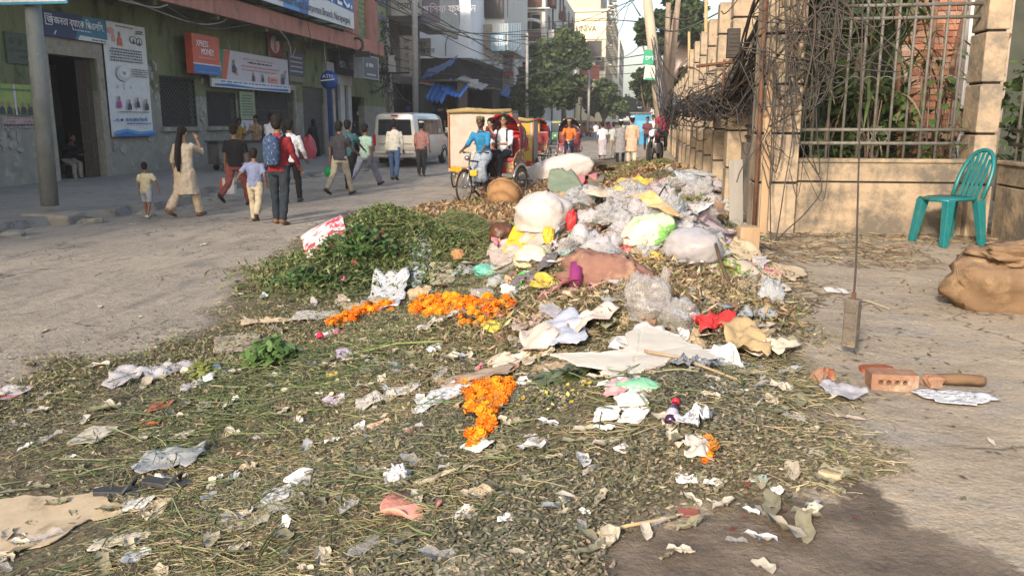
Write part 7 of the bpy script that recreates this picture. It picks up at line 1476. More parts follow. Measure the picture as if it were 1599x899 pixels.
# ---- motorcycle by the wall
p = G(1030, 253); t = thing('motorcycle', 'dark motorcycle with fat front wheel parked facing the viewer by the wall', 'motorcycle', p, R(165))
for (y, nm) in ((0,'rear_wheel'),(1.25,'front_wheel')):
    w_ = MB().ring((0,0,0), .27, .05, 24, 8, 'x').build('wheel', rub, t, True, loc=(0, y, .31)); MB().ring((0,0,0), .21, .015, 20, 5, 'x').build('rim', chrome, w_, True)
    m = MB(); [m.tube([(0,0,0),(0,math.cos(q)*.21,math.sin(q)*.21)], .012, 4) for q in [i*math.pi/5 for i in range(10)]]; m.build('spokes', chrome, w_)
MB().ell((0,.75,.82), (.14,.28,.13), 14, 9).build('fuel_tank', M('crimson gloss', (.35,.02,.04), rough=.25), t, True); MB().box((0,.22,.80), (.24,.6,.09)).build('seat', rub, t, bevel=.03); MB().box((0,.6,.45), (.24,.36,.32)).build('engine', chrome, t, bevel=.04)
m = MB(); m.tube([(-.07,1.25,.31),(-.08,1.1,.75),(-.08,1.02,.98)], .022, 6); m.tube([(.07,1.25,.31),(.08,1.1,.75),(.08,1.02,.98)], .022, 6); m.build('fork', chrome, t, True); MB().tube([(-.36,.88,1.06),(-.2,1.0,1.05),(.2,1.0,1.05),(.36,.88,1.06)], .015, 6).build('handlebar', iron, t, True); MB().ell((0,1.12,.9), (.09,.06,.1), 12, 8).build('headlight', white2, t, True); MB().ring((0,1.25,.31), .34, .03, 12, 5, 'x', R(20), R(140)).build('mudguard', iron, t, True); MB().tube([(.12,.5,.3),(.14,-.2,.35)], .03, 8).build('exhaust', chrome, t, True)
# far mass of vehicles
for i, (u, v, w_, c) in enumerate(((905,213,1.7,(.3,.12,.06)),(945,209,1.7,(.35,.33,.3)),(962,208,1.8,(.45,.40,.33)),(978,207,1.9,(.25,.25,.27)),(993,208,1.8,(.4,.38,.36)),(888,211,1.6,(.15,.25,.15)))):
    p = on_z(u, v, 0); t = thing('parked_vehicle', ['rust coloured','pale grey','cream','dark grey','whitish','dull green'][i]+' vehicle in the far traffic at the end of the street', 'car', p, 0, 'far traffic'); mt_ = M('far car %d' % i, c, rough=.4)
    MB().loft([[Vector((x, y, z)) for y, z in ((0,.4),(0,1.0),(.15,1.75),(.4,1.85),(2.6,1.8),(3.2,1.1),(4.0,.95),(4.05,.4))] for x in (-w_/2, w_/2)]).build('body', mt_, t, bevel=.06); MB().box((0,.06,1.4), (w_*.8,.1,.45)).build('rear_window', glass, t)
    for s in (-1, 1):
        for y in (.7, 3.2): MB().lathe([(.001,-.1),(.33,-.1),(.33,.1),(.001,.1)], 14, (s*w_*.45,y,.33), 'x').build('wheel', rub, t, True)
# ================================================================ the rubbish, thing by thing
def paper(name, c, c2=None, **k): k.setdefault('sc_', 12); k.setdefault('rough', .8); k.setdefault('bump', .15); return M(name, c, c2 or tuple(x*.85 for x in c), **k)
PW = paper('white paper', (.66,.64,.60)); PWD = paper('soiled white paper', (.55,.51,.44), (.38,.34,.28), c3=(.22,.18,.12), sc3=9, th3=(.58,.68)); CARD = paper('soaked cardboard', (.52,.41,.27), (.42,.33,.22), c3=(.26,.20,.13), sc3=5, th3=(.56,.66)); CARD2 = paper('greyish cardboard', (.42,.36,.27), (.32,.28,.21), c3=(.2,.17,.12), sc3=5)
NEWS = M('newsprint', (.62,.62,.62), (.50,.50,.51), sc_=6, rough=.85, bump=.1, c3=(.20,.20,.22), sc3=38, th3=(.52,.56), stretch=(1,2.2,1)); FOAM = M('off white board', (.62,.57,.48), (.55,.50,.42), sc_=4, rough=.85, bump=.25, c3=(.42,.34,.24), sc3=7, th3=(.60,.72)); FOAMW = M('white foam', (.8,.79,.76), (.72,.7,.66), sc_=14, rough=.7, bump=.15)
CLR = M('clear polythene', (.62,.59,.57), (.48,.45,.43), sc_=9, rough=.16, bump=.5, bscale=26, alpha=.22, spec=.8); MILK = M('milky polythene', (.64,.61,.62), (.52,.50,.52), sc_=7, rough=.35, bump=.4, bscale=18, alpha=.62, trans=.25, spec=.5); GREYP = M('grey polythene', (.40,.41,.42), (.30,.31,.32), sc_=9, rough=.4, bump=.4, bscale=20, alpha=.7); PALEP = M('dirty pale plastic', (.50,.47,.42), (.38,.35,.30), sc_=8, rough=.5, bump=.4, bscale=20, c3=(.25,.2,.14), sc3=9, th3=(.6,.7))
def outl(kind, n, rr, jag=.06):
    out = []
    for i in range(n):
        q = 2*math.pi*i/n; c, s = math.cos(q), math.sin(q)
        if kind == 'rect': f = min(1/max(abs(c), 1e-6), 1/max(abs(s), 1e-6))
        elif kind == 'round': f = 1
        elif kind == 'tri': f = [1.2, .62, 1.0, .7, 1.15, .66][int(6*i/n)]*.5+.5
        else: f = .75+.4*math.sin(q*2+1)+.18*math.sin(q*5)
        out.append((c*f*(1+rr.uniform(-jag, jag)), s*f*(1+rr.uniform(-jag, jag))))
    return out
def sheet(name, label, cat, u, v, wpx, hpx, rz, mat, kind='rect', amp=.02, fold=3.0, lift=.0, jag=.05, seed=None, thick=.0015, curl=0, group=None, n=36, nr=9, tilt=(0, 0), pts=None, smooth=True, wl=None, k=None):
    """crumpled sheet lying on the heap; size from its extent in the photo"""
    seed = seed if seed is not None else int(u*7+v*3); rr = random.Random(seed); c = hit(u, v); s = scale_at(c)
    d = (c-CAM); el = max(.10, -d.z/d.length)
    W_, D_ = (wl if wl else (wpx/s/2, min(hpx/s/2/el, 1.4)))
    if pts:                                # outline given in the photo's pixels round the centre, laid down on the heap
        n = len(pts)*4; ring = []
        P3 = []
        for (pu, pv) in pts:
            d_ = ray(pu, pv); t_ = (c.z+lift-CAM.z)/d_.z; P3.append(CAM+d_*t_)
        for i in range(len(P3)):
            a, b = P3[i], P3[(i+1) % len(P3)]
            for q in range(4): f = q/4; p = a.lerp(b, f); ring.append((p.x-c.x+rr.uniform(-1, 1)*jag*.1, p.y-c.y+rr.uniform(-1, 1)*jag*.1))
        mx_, my_ = sum(p[0] for p in ring)/n, sum(p[1] for p in ring)/n
    else:
        cs, sn = math.cos(rz), math.sin(rz); ring = []
        for (x, y) in outl(kind, n, rr, jag): x, y = x*W_, y*D_; ring.append((x*cs-y*sn, x*sn+y*cs))
        mx_ = my_ = 0
    sz = max(W_, D_) if not pts else max(abs(p[0]) for p in ring); vs = []
    fq_ = fold*.62/max(sz, .05); amp = amp*.55
    def zz(x, y, f):
        g_ = Hs(c.x+x, c.y+y); nn = abs(noise.noise(Vector((x*fq_+seed, y*fq_, seed*.7))))*2+.6*abs(noise.noise(Vector((x*fq_*2.4, y*fq_*2.4+seed, 1))))
        if pts: return max(c.z+lift, g_+.008)+amp*nn
        return g_+lift*.7+.006+amp*nn+tilt[0]*x+tilt[1]*y+curl*f**3*(.5+.5*math.sin(3*math.atan2(y, x)+seed))
    vs.append((mx_, my_, zz(mx_, my_, 0)-c.z))
    for r_ in range(1, nr+1):
        f = r_/nr
        for (x, y) in ring:
            X, Y = mx_+(x-mx_)*f, my_+(y-my_)*f; j = amp*.6*math.sin(f*9+seed)*0
            vs.append((X, Y, zz(X, Y, f)-c.z))
    n = len(ring); fs = [(0, 1+i, 1+(i+1) % n) for i in range(n)]+[(1+(r_-1)*n+i, 1+r_*n+i, 1+r_*n+(i+1) % n, 1+(r_-1)*n+(i+1) % n) for r_ in range(1, nr) for i in range(n)]
    o = MB().add(vs, fs).build(name, mat, None, smooth, tuple(c)); s_ = o.modifiers.new('s', 'SOLIDIFY'); s_.thickness = thick; s_.offset = 0
    return tag(o, label, cat, group)
def bagat(name, label, cat, u, v, wpx, hpx, mat, seed=1, rz=0, amp=.16, freq=3.5, depth=None, group=None, fine=.05, seg=40, rg=24, **k):
    """rounded bag standing on the heap: u, v is its foot in the photo, wpx, hpx its width and height there"""
    c = hit(u, v); s = scale_at(c); w_, h_ = wpx/s, hpx/s; return blob(name, label, cat, (c.x, c.y+(depth or w_*.8)*.3, Hs(c.x, c.y+.1)), (w_, depth or w_*.8, h_*1.06), rz, mat, amp, freq, seed, group, seg, rg, fine=fine, **k)
WPP = weave('white woven sack', (.58,.53,.50), (.46,.42,.40), 60, .4, (.42,.36,.31), .6)
# far sacks and basket
bagat('white_sack', 'long white woven sack lying across the heap in front of the orange driver', 'sack', 868, 280, 112, 36, WPP, 3, R(4), .07, 2.5, .6, tilt=.16)
bagat('white_sack', 'big round white woven sack standing in the middle of the heap', 'sack', 846, 366, 92, 60, WPP, 4, 0, .07, 3, .75, flat=.22)
bk_m = weave('basket weave', (.42,.24,.115), (.30,.165,.075), 30, 1.0, (.22,.12,.05)); c = hit(787, 322); s = scale_at(c); t = thing('basket', 'round woven cane basket tipped on its side left of the brown husks', 'basket', (c.x, c.y, c.z+.20), 0, rot=(R(-58), R(14), 0)); r_ = 27/s
MB().lathe([(.001,-.0),(r_*.7,.01),(r_*.95,.14),(r_*1.05,.30),(r_*1.02,.30),(r_*.9,.15),(r_*.66,.03),(.001,.02)], 26, (0,0,-.22)).build('bowl', bk_m, t, True)
MB().ring((0,0,.085), r_*1.05, .018, 30, 6, 'z').build('rim', bk_m, t, True); m = MB()
for k in range(9):
    for j in range(26): a = 2*math.pi*j/26; rr3 = r_*(.72+.32*(k/8)); m.box((math.cos(a)*rr3*1.015, math.sin(a)*rr3*1.015, -.2+k*.033), (.012, r_*.13, .022), (0,0,a+(.12 if (k+j) % 2 else -.12)))
o = m.build('strip_weave', bk_m, t); o['kind'] = 'stuff'
# cloths and sheets at the far middle
S = sheet
S('cloth', 'pink cloth with a white tail draped over the husks right of the tarpaulin', 'cloth', 908, 278, 62, 30, .3, M('pink cloth', (.55,.22,.22), (.42,.16,.17), sc_=8, rough=.9), 'blob', .14, 4, .10)
S('cloth', 'pale peach cloth trailing from the pink one', 'cloth', 917, 303, 50, 26, -.6, M('peach cloth', (.64,.42,.34), (.5,.33,.27), sc_=8, rough=.9), 'blob', .08, 4, .05)
S('cloth', 'small green and red bundle of cloth at the end of the pink cloth', 'cloth', 932, 281, 24, 20, 0, M('green cloth', (.08,.24,.13), (.3,.1,.1), sc_=14, rough=.9), 'round', .12, 4, .08)
S('tarpaulin_sheet', 'dull green sheet propped like a tent beside the basket', 'tarpaulin', 882, 305, 52, 30, .2, M('dull green sheet', (.22,.27,.18), (.15,.19,.13), sc_=5, rough=.6), 'tri', .10, 2.2, .12, tilt=(0,.12))
S('plastic_bag', 'bright leaf green plastic bag at the corner of the dull green sheet', 'bag', 903, 314, 24, 20, .5, M('leaf green plastic', (.13,.48,.08), (.09,.36,.06), sc_=8, rough=.35), 'blob', .07, 4, .05)
S('red_sheet', 'dusty red cloth spread left of the big round white sack', 'cloth', 782, 346, 58, 30, 0, M('dusty red cloth', (.46,.11,.10), (.34,.09,.08), sc_=7, rough=.9), 'blob', .06, 3.5, .02)
S('red_sheet', 'faded pinkish cloth and netting above the dusty red one', 'cloth', 755, 332, 60, 24, .2, M('faded pink net', (.52,.30,.24), (.38,.3,.2), sc_=10, rough=.9), 'blob', .07, 5, .04)
bagat('plastic_bag', 'small red plastic bag pinned against the right of the round white sack', 'bag', 892, 363, 16, 34, M('red plastic', (.50,.035,.035), (.36,.03,.03), sc_=8, rough=.4), 5)
S('yellow_bag', 'crumpled bright yellow plastic bag at the foot of the round white sack', 'bag', 828, 364, 56, 26, -.35, M('yellow plastic', (.72,.42,.03), (.56,.32,.03), sc_=6, rough=.4, bump=.4), 'tri', .12, 3, .10, tilt=(-.2,.2))
bagat('yellow_bag', 'knotted tail of yellow plastic right of the larger yellow bag', 'bag', 856, 384, 18, 26, M('yellow plastic', (.72,.42,.03)), 9, fine=.2)
bagat('leather_bag', 'dark brown leather like bag with a tan stripe left of the yellow plastic', 'bag', 781, 376, 40, 26, M('brown leather', (.11,.045,.025), (.07,.03,.018), sc_=6, rough=.4, bump=.2), 6, amp=.08)
bagat('clear_bag', 'upright clear polythene bag puffed with air behind the magenta cloth', 'plastic bag', 905, 388, 30, 40, MILK, 7, amp=.08, freq=2)
bagat('clear_bag', 'wide milky polythene bag puffed up like a dome near the wall', 'plastic bag', 1082, 412, 96, 50, MILK, 8, amp=.06, freq=2, depth=.5, seg=48, rg=28)
bagat('clear_bag', 'large crumpled clear bag with a tall twisted neck in the middle right', 'plastic bag', 1008, 503, 72, 70, CLR, 9, amp=.14, freq=3, depth=.3, fine=.1, seg=48, rg=28)
bagat('clear_bag', 'second clear bag slumped right of the tall necked one', 'plastic bag', 1060, 512, 60, 42, CLR, 10, amp=.16, freq=4, depth=.3, fine=.1)
m = MB(); c = hit(1022, 470); m.tube([c+Vector((0,0,-.1)), c+Vector((.01,0,.0)), c+Vector((.03,.01,.09)), c+Vector((.05,0,.13)), c+Vector((.06,0,.19))], [.15,.11,.06,.035,.05], 9, flat=.5); m.v = [tuple(Vector(p)*1+Vector((nz(p,14,3),0,nz(p,14,5)))*.03) for p in m.v]; tag(m.build('bag_neck', CLR, None, False), 'twisted neck of clear plastic rising above the large crumpled bag', 'plastic bag')
RICE = M('printed rice sack', (.62,.60,.44), (.52,.5,.36), sc_=5, rough=.5, c3=(.18,.45,.09), sc3=4.5, th3=(.52,.56), bump=.3)
bagat('rice_sack', 'white and green printed plastic sack lying aslant right of the milky bags', 'sack', 1008, 388, 84, 44, RICE, 11, R(24), amp=.08, depth=.35, tilt=.3)
MB_ = MB()
S('packet', 'orange packet resting on top of the green printed sack', 'packet', 1016, 345, 26, 18, .5, M('orange packet', (.68,.30,.03), (.6,.5,.3), sc_=14, rough=.3), 'rect', .03, 3, .22)
bagat('pale_bag', 'pale yellow filled plastic bag in front of the round white sack', 'bag', 832, 418, 66, 34, M('pale yellow plastic', (.60,.55,.34), (.50,.47,.33), sc_=6, rough=.4, bump=.5, c3=(.62,.6,.52), sc3=6), 12, amp=.08, depth=.32)
S('wrapping', 'crumpled dotted beige wrapping behind the pale yellow bag', 'wrapping paper', 812, 392, 96, 30, .1, M('dotted beige wrap', (.50,.42,.36), (.38,.31,.26), sc_=10, rough=.7, c3=(.2,.14,.11), sc3=22, th3=(.6,.64)), 'blob', .09, 5, .05)
S('wrapping', 'crumpled white and black printed wrap left of the pale yellow bag', 'wrapping paper', 787, 418, 44, 44, .4, M('print wrap', (.56,.50,.48), (.2,.17,.17), sc_=14, rough=.6), 'blob', .08, 5, .03)
S('wrapping', 'dark grey polythene sheet below the pale yellow bag', 'plastic sheet', 822, 438, 70, 30, 0, M('dark grey polythene', (.11,.09,.09), (.2,.18,.18), sc_=8, rough=.35), 'blob', .07, 5, .02)
bagat('rolled_cloth', 'long brown cloth bundle with a magenta band lying across the middle', 'cloth bundle', 945, 452, 148, 58, M('brown net cloth', (.25,.135,.10), (.18,.09,.07), sc_=8, rough=.9, bump=.6, c3=(.33,.2,.13), sc3=5), 13, R(-9), fine=.12, amp=.12, depth=.28, tilt=-.06)
c = hit(905, 440); o = MB().lathe([(.092,-.04),(.10,0),(.092,.04)], 22, (0,0,0), 'x').build('magenta_band', M('magenta band', (.22,.03,.13), (.16,.02,.09), sc_=12, rough=.8), None, True, (c.x, hit(945, 452).y+.09, c.z+.085)); o.scale = (1, 1.55, 1.02); tag(o, 'magenta woven band wrapped round the brown cloth bundle', 'band')
bagat('teal_bag', 'small teal green plastic bag left of the printed wrap', 'bag', 758, 432, 40, 18, M('teal plastic film', (.05,.33,.24), (.25,.45,.38), sc_=8, rough=.3, bump=.5), 14)
bagat('teal_bag', 'flattened teal plastic scrap at the left end of the brown bundle', 'bag', 884, 402, 26, 10, M('teal plastic film', (.05,.33,.24)), 15)
S('green_wrapper', 'white bag with a bright green print below the printed wrap', 'bag', 803, 450, 44, 24, .2, M('green print bag', (.60,.60,.56), (.55,.55,.5), sc_=10, rough=.35, c3=(.09,.42,.05), sc3=7, th3=(.5,.54)), 'blob', .06, 5, .02)
S('red_wrapper', 'red and white plastic bag flattened in front of the printed sack', 'bag', 968, 388, 54, 26, .1, M('red white bag', (.62,.55,.53), (.6,.3,.3), sc_=9, rough=.4, c3=(.55,.04,.05), sc3=7, th3=(.5,.54)), 'blob', .06, 5, .05)
S('blue_white_bag', 'blue and white printed bag near the foot of the long wall', 'bag', 1083, 288, 40, 26, .2, M('blue white bag', (.68,.70,.72), (.25,.42,.62), sc_=7, rough=.4), 'blob', .12, 4, .05)
S('yellow_banana_leaf', 'yellow banana skin pile right of the brown bundle', 'peel', 1015, 418, 44, 18, 0, M('banana yellow', (.58,.42,.08), (.4,.27,.08), sc_=8, rough=.6), 'blob', .05, 5, .02)
S('striped_bag', 'green and yellow striped plastic strap bundle by the milky dome bag', 'bag', 1140, 412, 44, 20, 0, M('striped strap', (.45,.5,.10), (.1,.22,.08), sc_=16, rough=.5, stretch=(3,.5,.5)), 'rect', .04, 5, .03)
S('red_bag', 'crumpled bright red plastic bag right of the big white board', 'bag', 1113, 515, 62, 26, .1, M('bright red plastic', (.68,.045,.04), (.50,.03,.03), sc_=7, rough=.4, bump=.5), 'blob', .10, 4.5, .02)
# big sheets in the middle
S('board_sheet', 'large torn off white board lying flat in the middle of the heap', 'board', 995, 553, 250, 70, 0, FOAM, amp=.012, fold=2, lift=.10, jag=.22, thick=.008, smooth=False, pts=[(866,555),(900,551),(935,553),(972,548),(985,516),(1010,512),(1040,519),(1080,538),(1112,549),(1108,564),(1070,562),(1040,568),(1010,580),(985,583),(955,589),(940,577),(900,572)])
S('cloth', 'dirty beige cloth with a blue grey inner sheet crumpled left of the white board', 'cloth', 880, 525, 130, 50, 0, M('dirty beige cloth', (.60,.49,.42), (.50,.41,.35), sc_=5, rough=.85, c3=(.28,.2,.14), sc3=6, th3=(.6,.7)), 'blob', .10, 3.5, .03, n=48, nr=14)
S('cloth', 'blue grey polythene inside the dirty beige cloth', 'plastic sheet', 882, 528, 56, 34, .2, M('blue grey film', (.42,.44,.50), (.36,.38,.44), sc_=5, rough=.4), 'rect', .05, 3, .07)
S('cloth', 'rumpled striped rag at the left tail of the beige cloth', 'cloth', 826, 512, 60, 26, .2, M('striped rag', (.46,.37,.31), (.3,.23,.19), sc_=9, rough=.9, stretch=(1,3,1)), 'blob', .06, 5, .02)
S('paper_sheet', 'cream torn paper sheet by the left of the white board', 'paper', 815, 565, 90, 44, 0, M('cream paper', (.62,.53,.42), (.54,.46,.37), sc_=6, rough=.8, c3=(.36,.29,.2), sc3=6), 'blob', .03, 3, .02, jag=.2)
S('plastic_scrap', 'small peach plastic scrap above the lower marigold garland', 'plastic scrap', 786, 588, 36, 22, 0, M('peach plastic', (.64,.33,.20), (.5,.25,.16), sc_=9, rough=.5), 'blob', .03, 4, .02)
S('brown_wrap', 'long flat brown wrapping strip lying over the lower garland', 'wrapping paper', 745, 600, 110, 14, .05, M('brown strip', (.34,.26,.19), (.26,.2,.15), sc_=8, rough=.7), 'rect', .02, 3, .05, jag=.1)
S('paper_bag', 'brown paper bag propped open right of the white board', 'paper bag', 1162, 545, 60, 34, .1, M('brown paper', (.46,.33,.17), (.36,.26,.14), sc_=6, rough=.8), 'rect', .08, 3, .05, jag=.1)
S('paper_bag', 'torn pale paper bag flattened right of the brown one', 'paper bag', 1195, 553, 90, 34, .08, M('pale torn paper', (.62,.51,.38), (.52,.43,.32), sc_=6, rough=.8), 'blob', .06, 3, .03)
bagat('green_plastic', 'translucent green plastic bag poking out beneath the white board', 'plastic bag', 998, 612, 74, 22, M('mint plastic film', (.14,.40,.22), (.25,.44,.3), sc_=6, rough=.3, bump=.4), 17, amp=.1, depth=.12)
S('foil', 'crumpled silver grey foil under the right end of the white board', 'foil', 1082, 578, 70, 22, 0, M('crumpled foil', (.45,.45,.45), (.3,.3,.3), sc_=14, rough=.35, metal=.5, bump=.8, bscale=30), 'blob', .06, 6, .02)
S('black_plastic', 'black plastic sheet half under the left of the white board', 'plastic sheet', 905, 588, 90, 16, .1, M('black plastic', (.02,.02,.022), (.05,.05,.05), sc_=9, rough=.3), 'blob', .03, 4, .01)
S('yellow_bag', 'lemon yellow plastic scrap left of the beige cloth', 'plastic scrap', 769, 517, 38, 18, .3, M('lemon plastic', (.66,.58,.06), (.5,.45,.06), sc_=8, rough=.4), 'tri', .05, 3, .02)
S('pink_white_sheet', 'white sheet with a red print leaning on the left of the green mound', 'sheet', 512, 392, 62, 40, .5, M('red print sheet', (.66,.60,.58), (.58,.52,.5), sc_=4, rough=.7, c3=(.45,.05,.09), sc3=4, th3=(.52,.56)), 'rect', .05, 2.5, .06, tilt=(-.1,.22))
S('newspaper', 'folded newspaper sheet standing crooked above the orange garland', 'newspaper', 603, 470, 60, 40, .2, NEWS, 'rect', .06, 2.5, .04, jag=.12, tilt=(.1,.1))
S('paper_sheet', 'tan soaked paper left of the crooked newspaper', 'paper', 566, 480, 60, 26, .3, CARD, 'blob', .04, 3, .02)
S('newspaper', 'white newspaper fold lying left of the lower garland', 'newspaper', 690, 628, 66, 36, -.5, NEWS, 'tri', .03, 2.5, .03, jag=.1, tilt=(0,.1))
S('plastic_sheet', 'greyish plastic sheet with wrappers under the upper marigolds', 'plastic sheet', 690, 505, 80, 20, .1, PALEP, 'blob', .05, 4, .02)
S('plastic_sheet', 'crumpled translucent film spread left of the newspaper fold', 'plastic sheet', 600, 625, 90, 30, 0, PALEP, 'blob', .03, 5, .01)
S('cardboard', 'small rectangular cardboard piece in the grass right of the green mound', 'cardboard', 690, 435, 38, 14, .3, CARD2, 'rect', .01, 2, .04, smooth=False)
S('paper_scrap', 'two pale blue plastic petals on the grass mound', 'plastic scrap', 655, 408, 34, 24, .2, M('pale blue plastic', (.42,.47,.52), rough=.4), 'tri', .03, 3, .03)
bagat('coconut', 'half an orange brown coconut husk on the grass mound', 'coconut', 715, 408, 24, 14, M('coconut husk', (.42,.22,.10), (.3,.16,.08), sc_=20, rough=.9, bump=.8), 18)
bagat('clear_bag', 'small knotted clear bag left of the green printed bag', 'plastic bag', 752, 472, 40, 22, CLR, 19, amp=.2, fine=.12)
bagat('clear_bag', 'small grey bag of scraps above the upper garland', 'plastic bag', 775, 448, 30, 18, GREYP, 20, amp=.2, fine=.12)
S('plastic_sheet', 'white plastic film spread at the left edge of the leafy litter', 'plastic sheet', 232, 588, 110, 44, .15, MILK, 'blob', .07, 5, .01, n=48, nr=12)
S('plastic_sheet', 'small white plastic scrap left of the leafy bunch', 'plastic scrap', 300, 606, 34, 20, .4, MILK, 'blob', .03, 4, .01)
S('plastic_sheet', 'pale paper scrap just left of the leafy green bunch', 'paper', 327, 585, 32, 22, .5, PW, 'tri', .03, 2, .02)
S('cardboard', 'grey cardboard strip lying behind the leafy green bunch', 'cardboard', 372, 540, 70, 30, .5, CARD2, 'rect', .01, 2, .02)
S('paper_sheet', 'tan leaf shaped wrapper above the leafy green bunch', 'paper', 412, 507, 68, 16, .1, CARD, 'blob', .03, 3, .03)
S('paper_sheet', 'long pale plastic strip between the garland and the leafy bunch', 'plastic strip', 495, 497, 70, 14, .25, PALEP, 'rect', .02, 3, .03)
# lower left
S('cardboard', 'large soaked tan cardboard lying flat at the lower left edge', 'cardboard', 85, 815, 190, 90, 0, CARD, amp=.004, fold=2, lift=.008, jag=.12, thick=.005, smooth=False, pts=[(-60,820),(0,782),(38,775),(110,776),(160,766),(166,786),(196,800),(150,815),(120,826),(80,858),(0,864),(-60,880)])
S('cardboard', 'thin tan cardboard strip joining the large one under the sandal', 'cardboard', 200, 798, 110, 26, .15, CARD, 'blob', .006, 3, .004, smooth=False)
def sandal(u, v, rz, label):
    c = hit(u, v); t = thing('sandal', label, 'sandal', (c.x, c.y, c.z+.008), rz); blk = M('black rubber', (.035,.035,.038), (.06,.06,.06), sc_=14, rough=.6, bump=.2)
    MB().loft([[Vector((x, y*s_, z)) for x, y in ((-.13,.0),(-.115,-.032),(-.05,-.03),(.03,-.038),(.10,-.042),(.135,-.015),(.13,.025),(.07,.044),(-.02,.03),(-.1,.032))] for z, s_ in ((0,1),(.015,1.04),(.02,1))]).build('sole', blk, t); MB().tube([(.02,-.045,.015),(.05,-.02,.055),(.06,.02,.055),(.03,.045,.015)], .012, 6, flat=.5).build('strap', blk, t, True)
sandal(190, 772, .15, 'flattened black rubber sandal on the edge of the large cardboard')
sandal(262, 760, -.1, 'second dark sandal lying right of the crumpled white ball')
S('plastic_sheet', 'clear plastic film folded over behind the sandals', 'plastic sheet', 268, 722, 96, 30, .2, GREYP, 'rect', .04, 2.5, .01, jag=.12)
bagat('paper_ball', 'small crumpled ball of white paper between the two sandals', 'paper', 247, 757, 26, 20, PW, 21, amp=.25, fine=.2, seg=24, rg=16)
S('paper_scrap', 'white folded card scrap below the sandals', 'paper', 216, 790, 40, 18, .15, PW, 'rect', .006, 2, .01, smooth=False)
S('paper_scrap', 'torn white paper with curled edges low on the left', 'paper', 186, 848, 92, 18, .05, PWD, 'rect', .02, 3, .005, jag=.15)
S('paper_scrap', 'large clean cream tissue square on the trodden leaves at the left', 'paper', 146, 683, 48, 24, .1, PWD, 'rect', .012, 2, .01, smooth=False)
S('paper_scrap', 'pale tissue scrap right of the cream square', 'paper', 240, 682, 44, 18, .1, paper('tan tissue', (.50,.44,.35)), 'blob', .015, 3, .005)
S('paper_scrap', 'small pale tissue scrap beside the tan one', 'paper', 286, 681, 30, 12, 0, paper('tan tissue', (.5,.44,.35)), 'rect', .01, 2, .005)
S('plastic_scrap', 'orange plastic peel on the leaves at the left', 'plastic scrap', 233, 664, 26, 10, .1, M('orange plastic', (.60,.18,.05), rough=.5), 'blob', .01, 2, .005)
S('plastic_scrap', 'dull red plastic scrap above the orange peel', 'plastic scrap', 252, 637, 30, 12, .2, M('dull red plastic', (.42,.12,.08), rough=.5), 'rect', .02, 2, .005)
S('tray', 'white foil faced tray corner with pink print at the left edge of the frame', 'tray', 12, 617, 52, 20, .15, M('tray print', (.6,.58,.58), (.55,.53,.53), sc_=8, rough=.4, c3=(.5,.06,.14), sc3=6, th3=(.55,.58)), 'rect', .008, 2, .01, smooth=False)
S('cardboard', 'pale flattened carton under the newspaper scrap low in the centre left', 'cardboard', 400, 800, 130, 50, .35, paper('pale carton', (.42,.38,.29), (.32,.3,.23)), 'tri', .012, 2, .004, smooth=False)
S('newspaper', 'small printed leaflet with blue writing on the pale carton', 'leaflet', 431, 778, 44, 26, .35, NEWS, 'rect', .008, 2, .012, smooth=False, jag=.02)
def packet(u, v, wpx, dpx, hgt, rz, mat, label, name='foam_packet', cat='packet'):
    c = hit(u, v); s = scale_at(c); w_ = wpx/s; d_ = min(dpx/s/.5, w_); o = MB().loft([[Vector((x*w_/2*s_, y*d_/2*s_, z)) for x, y in ((-1,-.8),(-.8,-1),(.8,-1),(1,-.7),(1,.8),(.7,1),(-.8,1),(-1,.7))] for z, s_ in ((0,.9),(hgt*.4,1),(hgt,.93))]).build(name, mat, None, loc=(c.x, c.y, c.z+.004), bevel=.004); o.rotation_euler = (.06, -.05, rz); return tag(o, label, cat)
packet(475, 747, 50, 26, .014, -.3, FOAMW, 'rounded white foam pad lying on the leaves left of centre')
packet(975, 703, 28, 34, .006, .9, FOAMW, 'narrow white card lying aslant below the bottle', 'white_card', 'card')
packet(1073, 748, 38, 18, .006, .1, FOAMW, 'white rectangular card on the leaves near the right edge of the heap', 'white_card', 'card')
packet(1184, 749, 28, 12, .005, 0, M('sea green plastic', (.42,.50,.42), rough=.4), 'small pale green plastic lid right of the white card', 'plastic_disc', 'plastic disc')
packet(1297, 745, 36, 14, .02, -.5, CARD, 'cream chip of board at the right edge of the leaf litter', 'board_chip', 'board piece')
packet(1075, 803, 34, 12, .006, 0, M('brown red rag', (.30,.10,.07), rough=.8), 'brown red rag scrap at the lower edge of the litter', 'rag_scrap', 'cloth scrap')
bagat('newspaper_ball', 'crumpled ball of black and white printed paper low in the centre', 'paper', 619, 755, 38, 32, NEWS, 22, amp=.3, fine=.25, seg=30, rg=20)
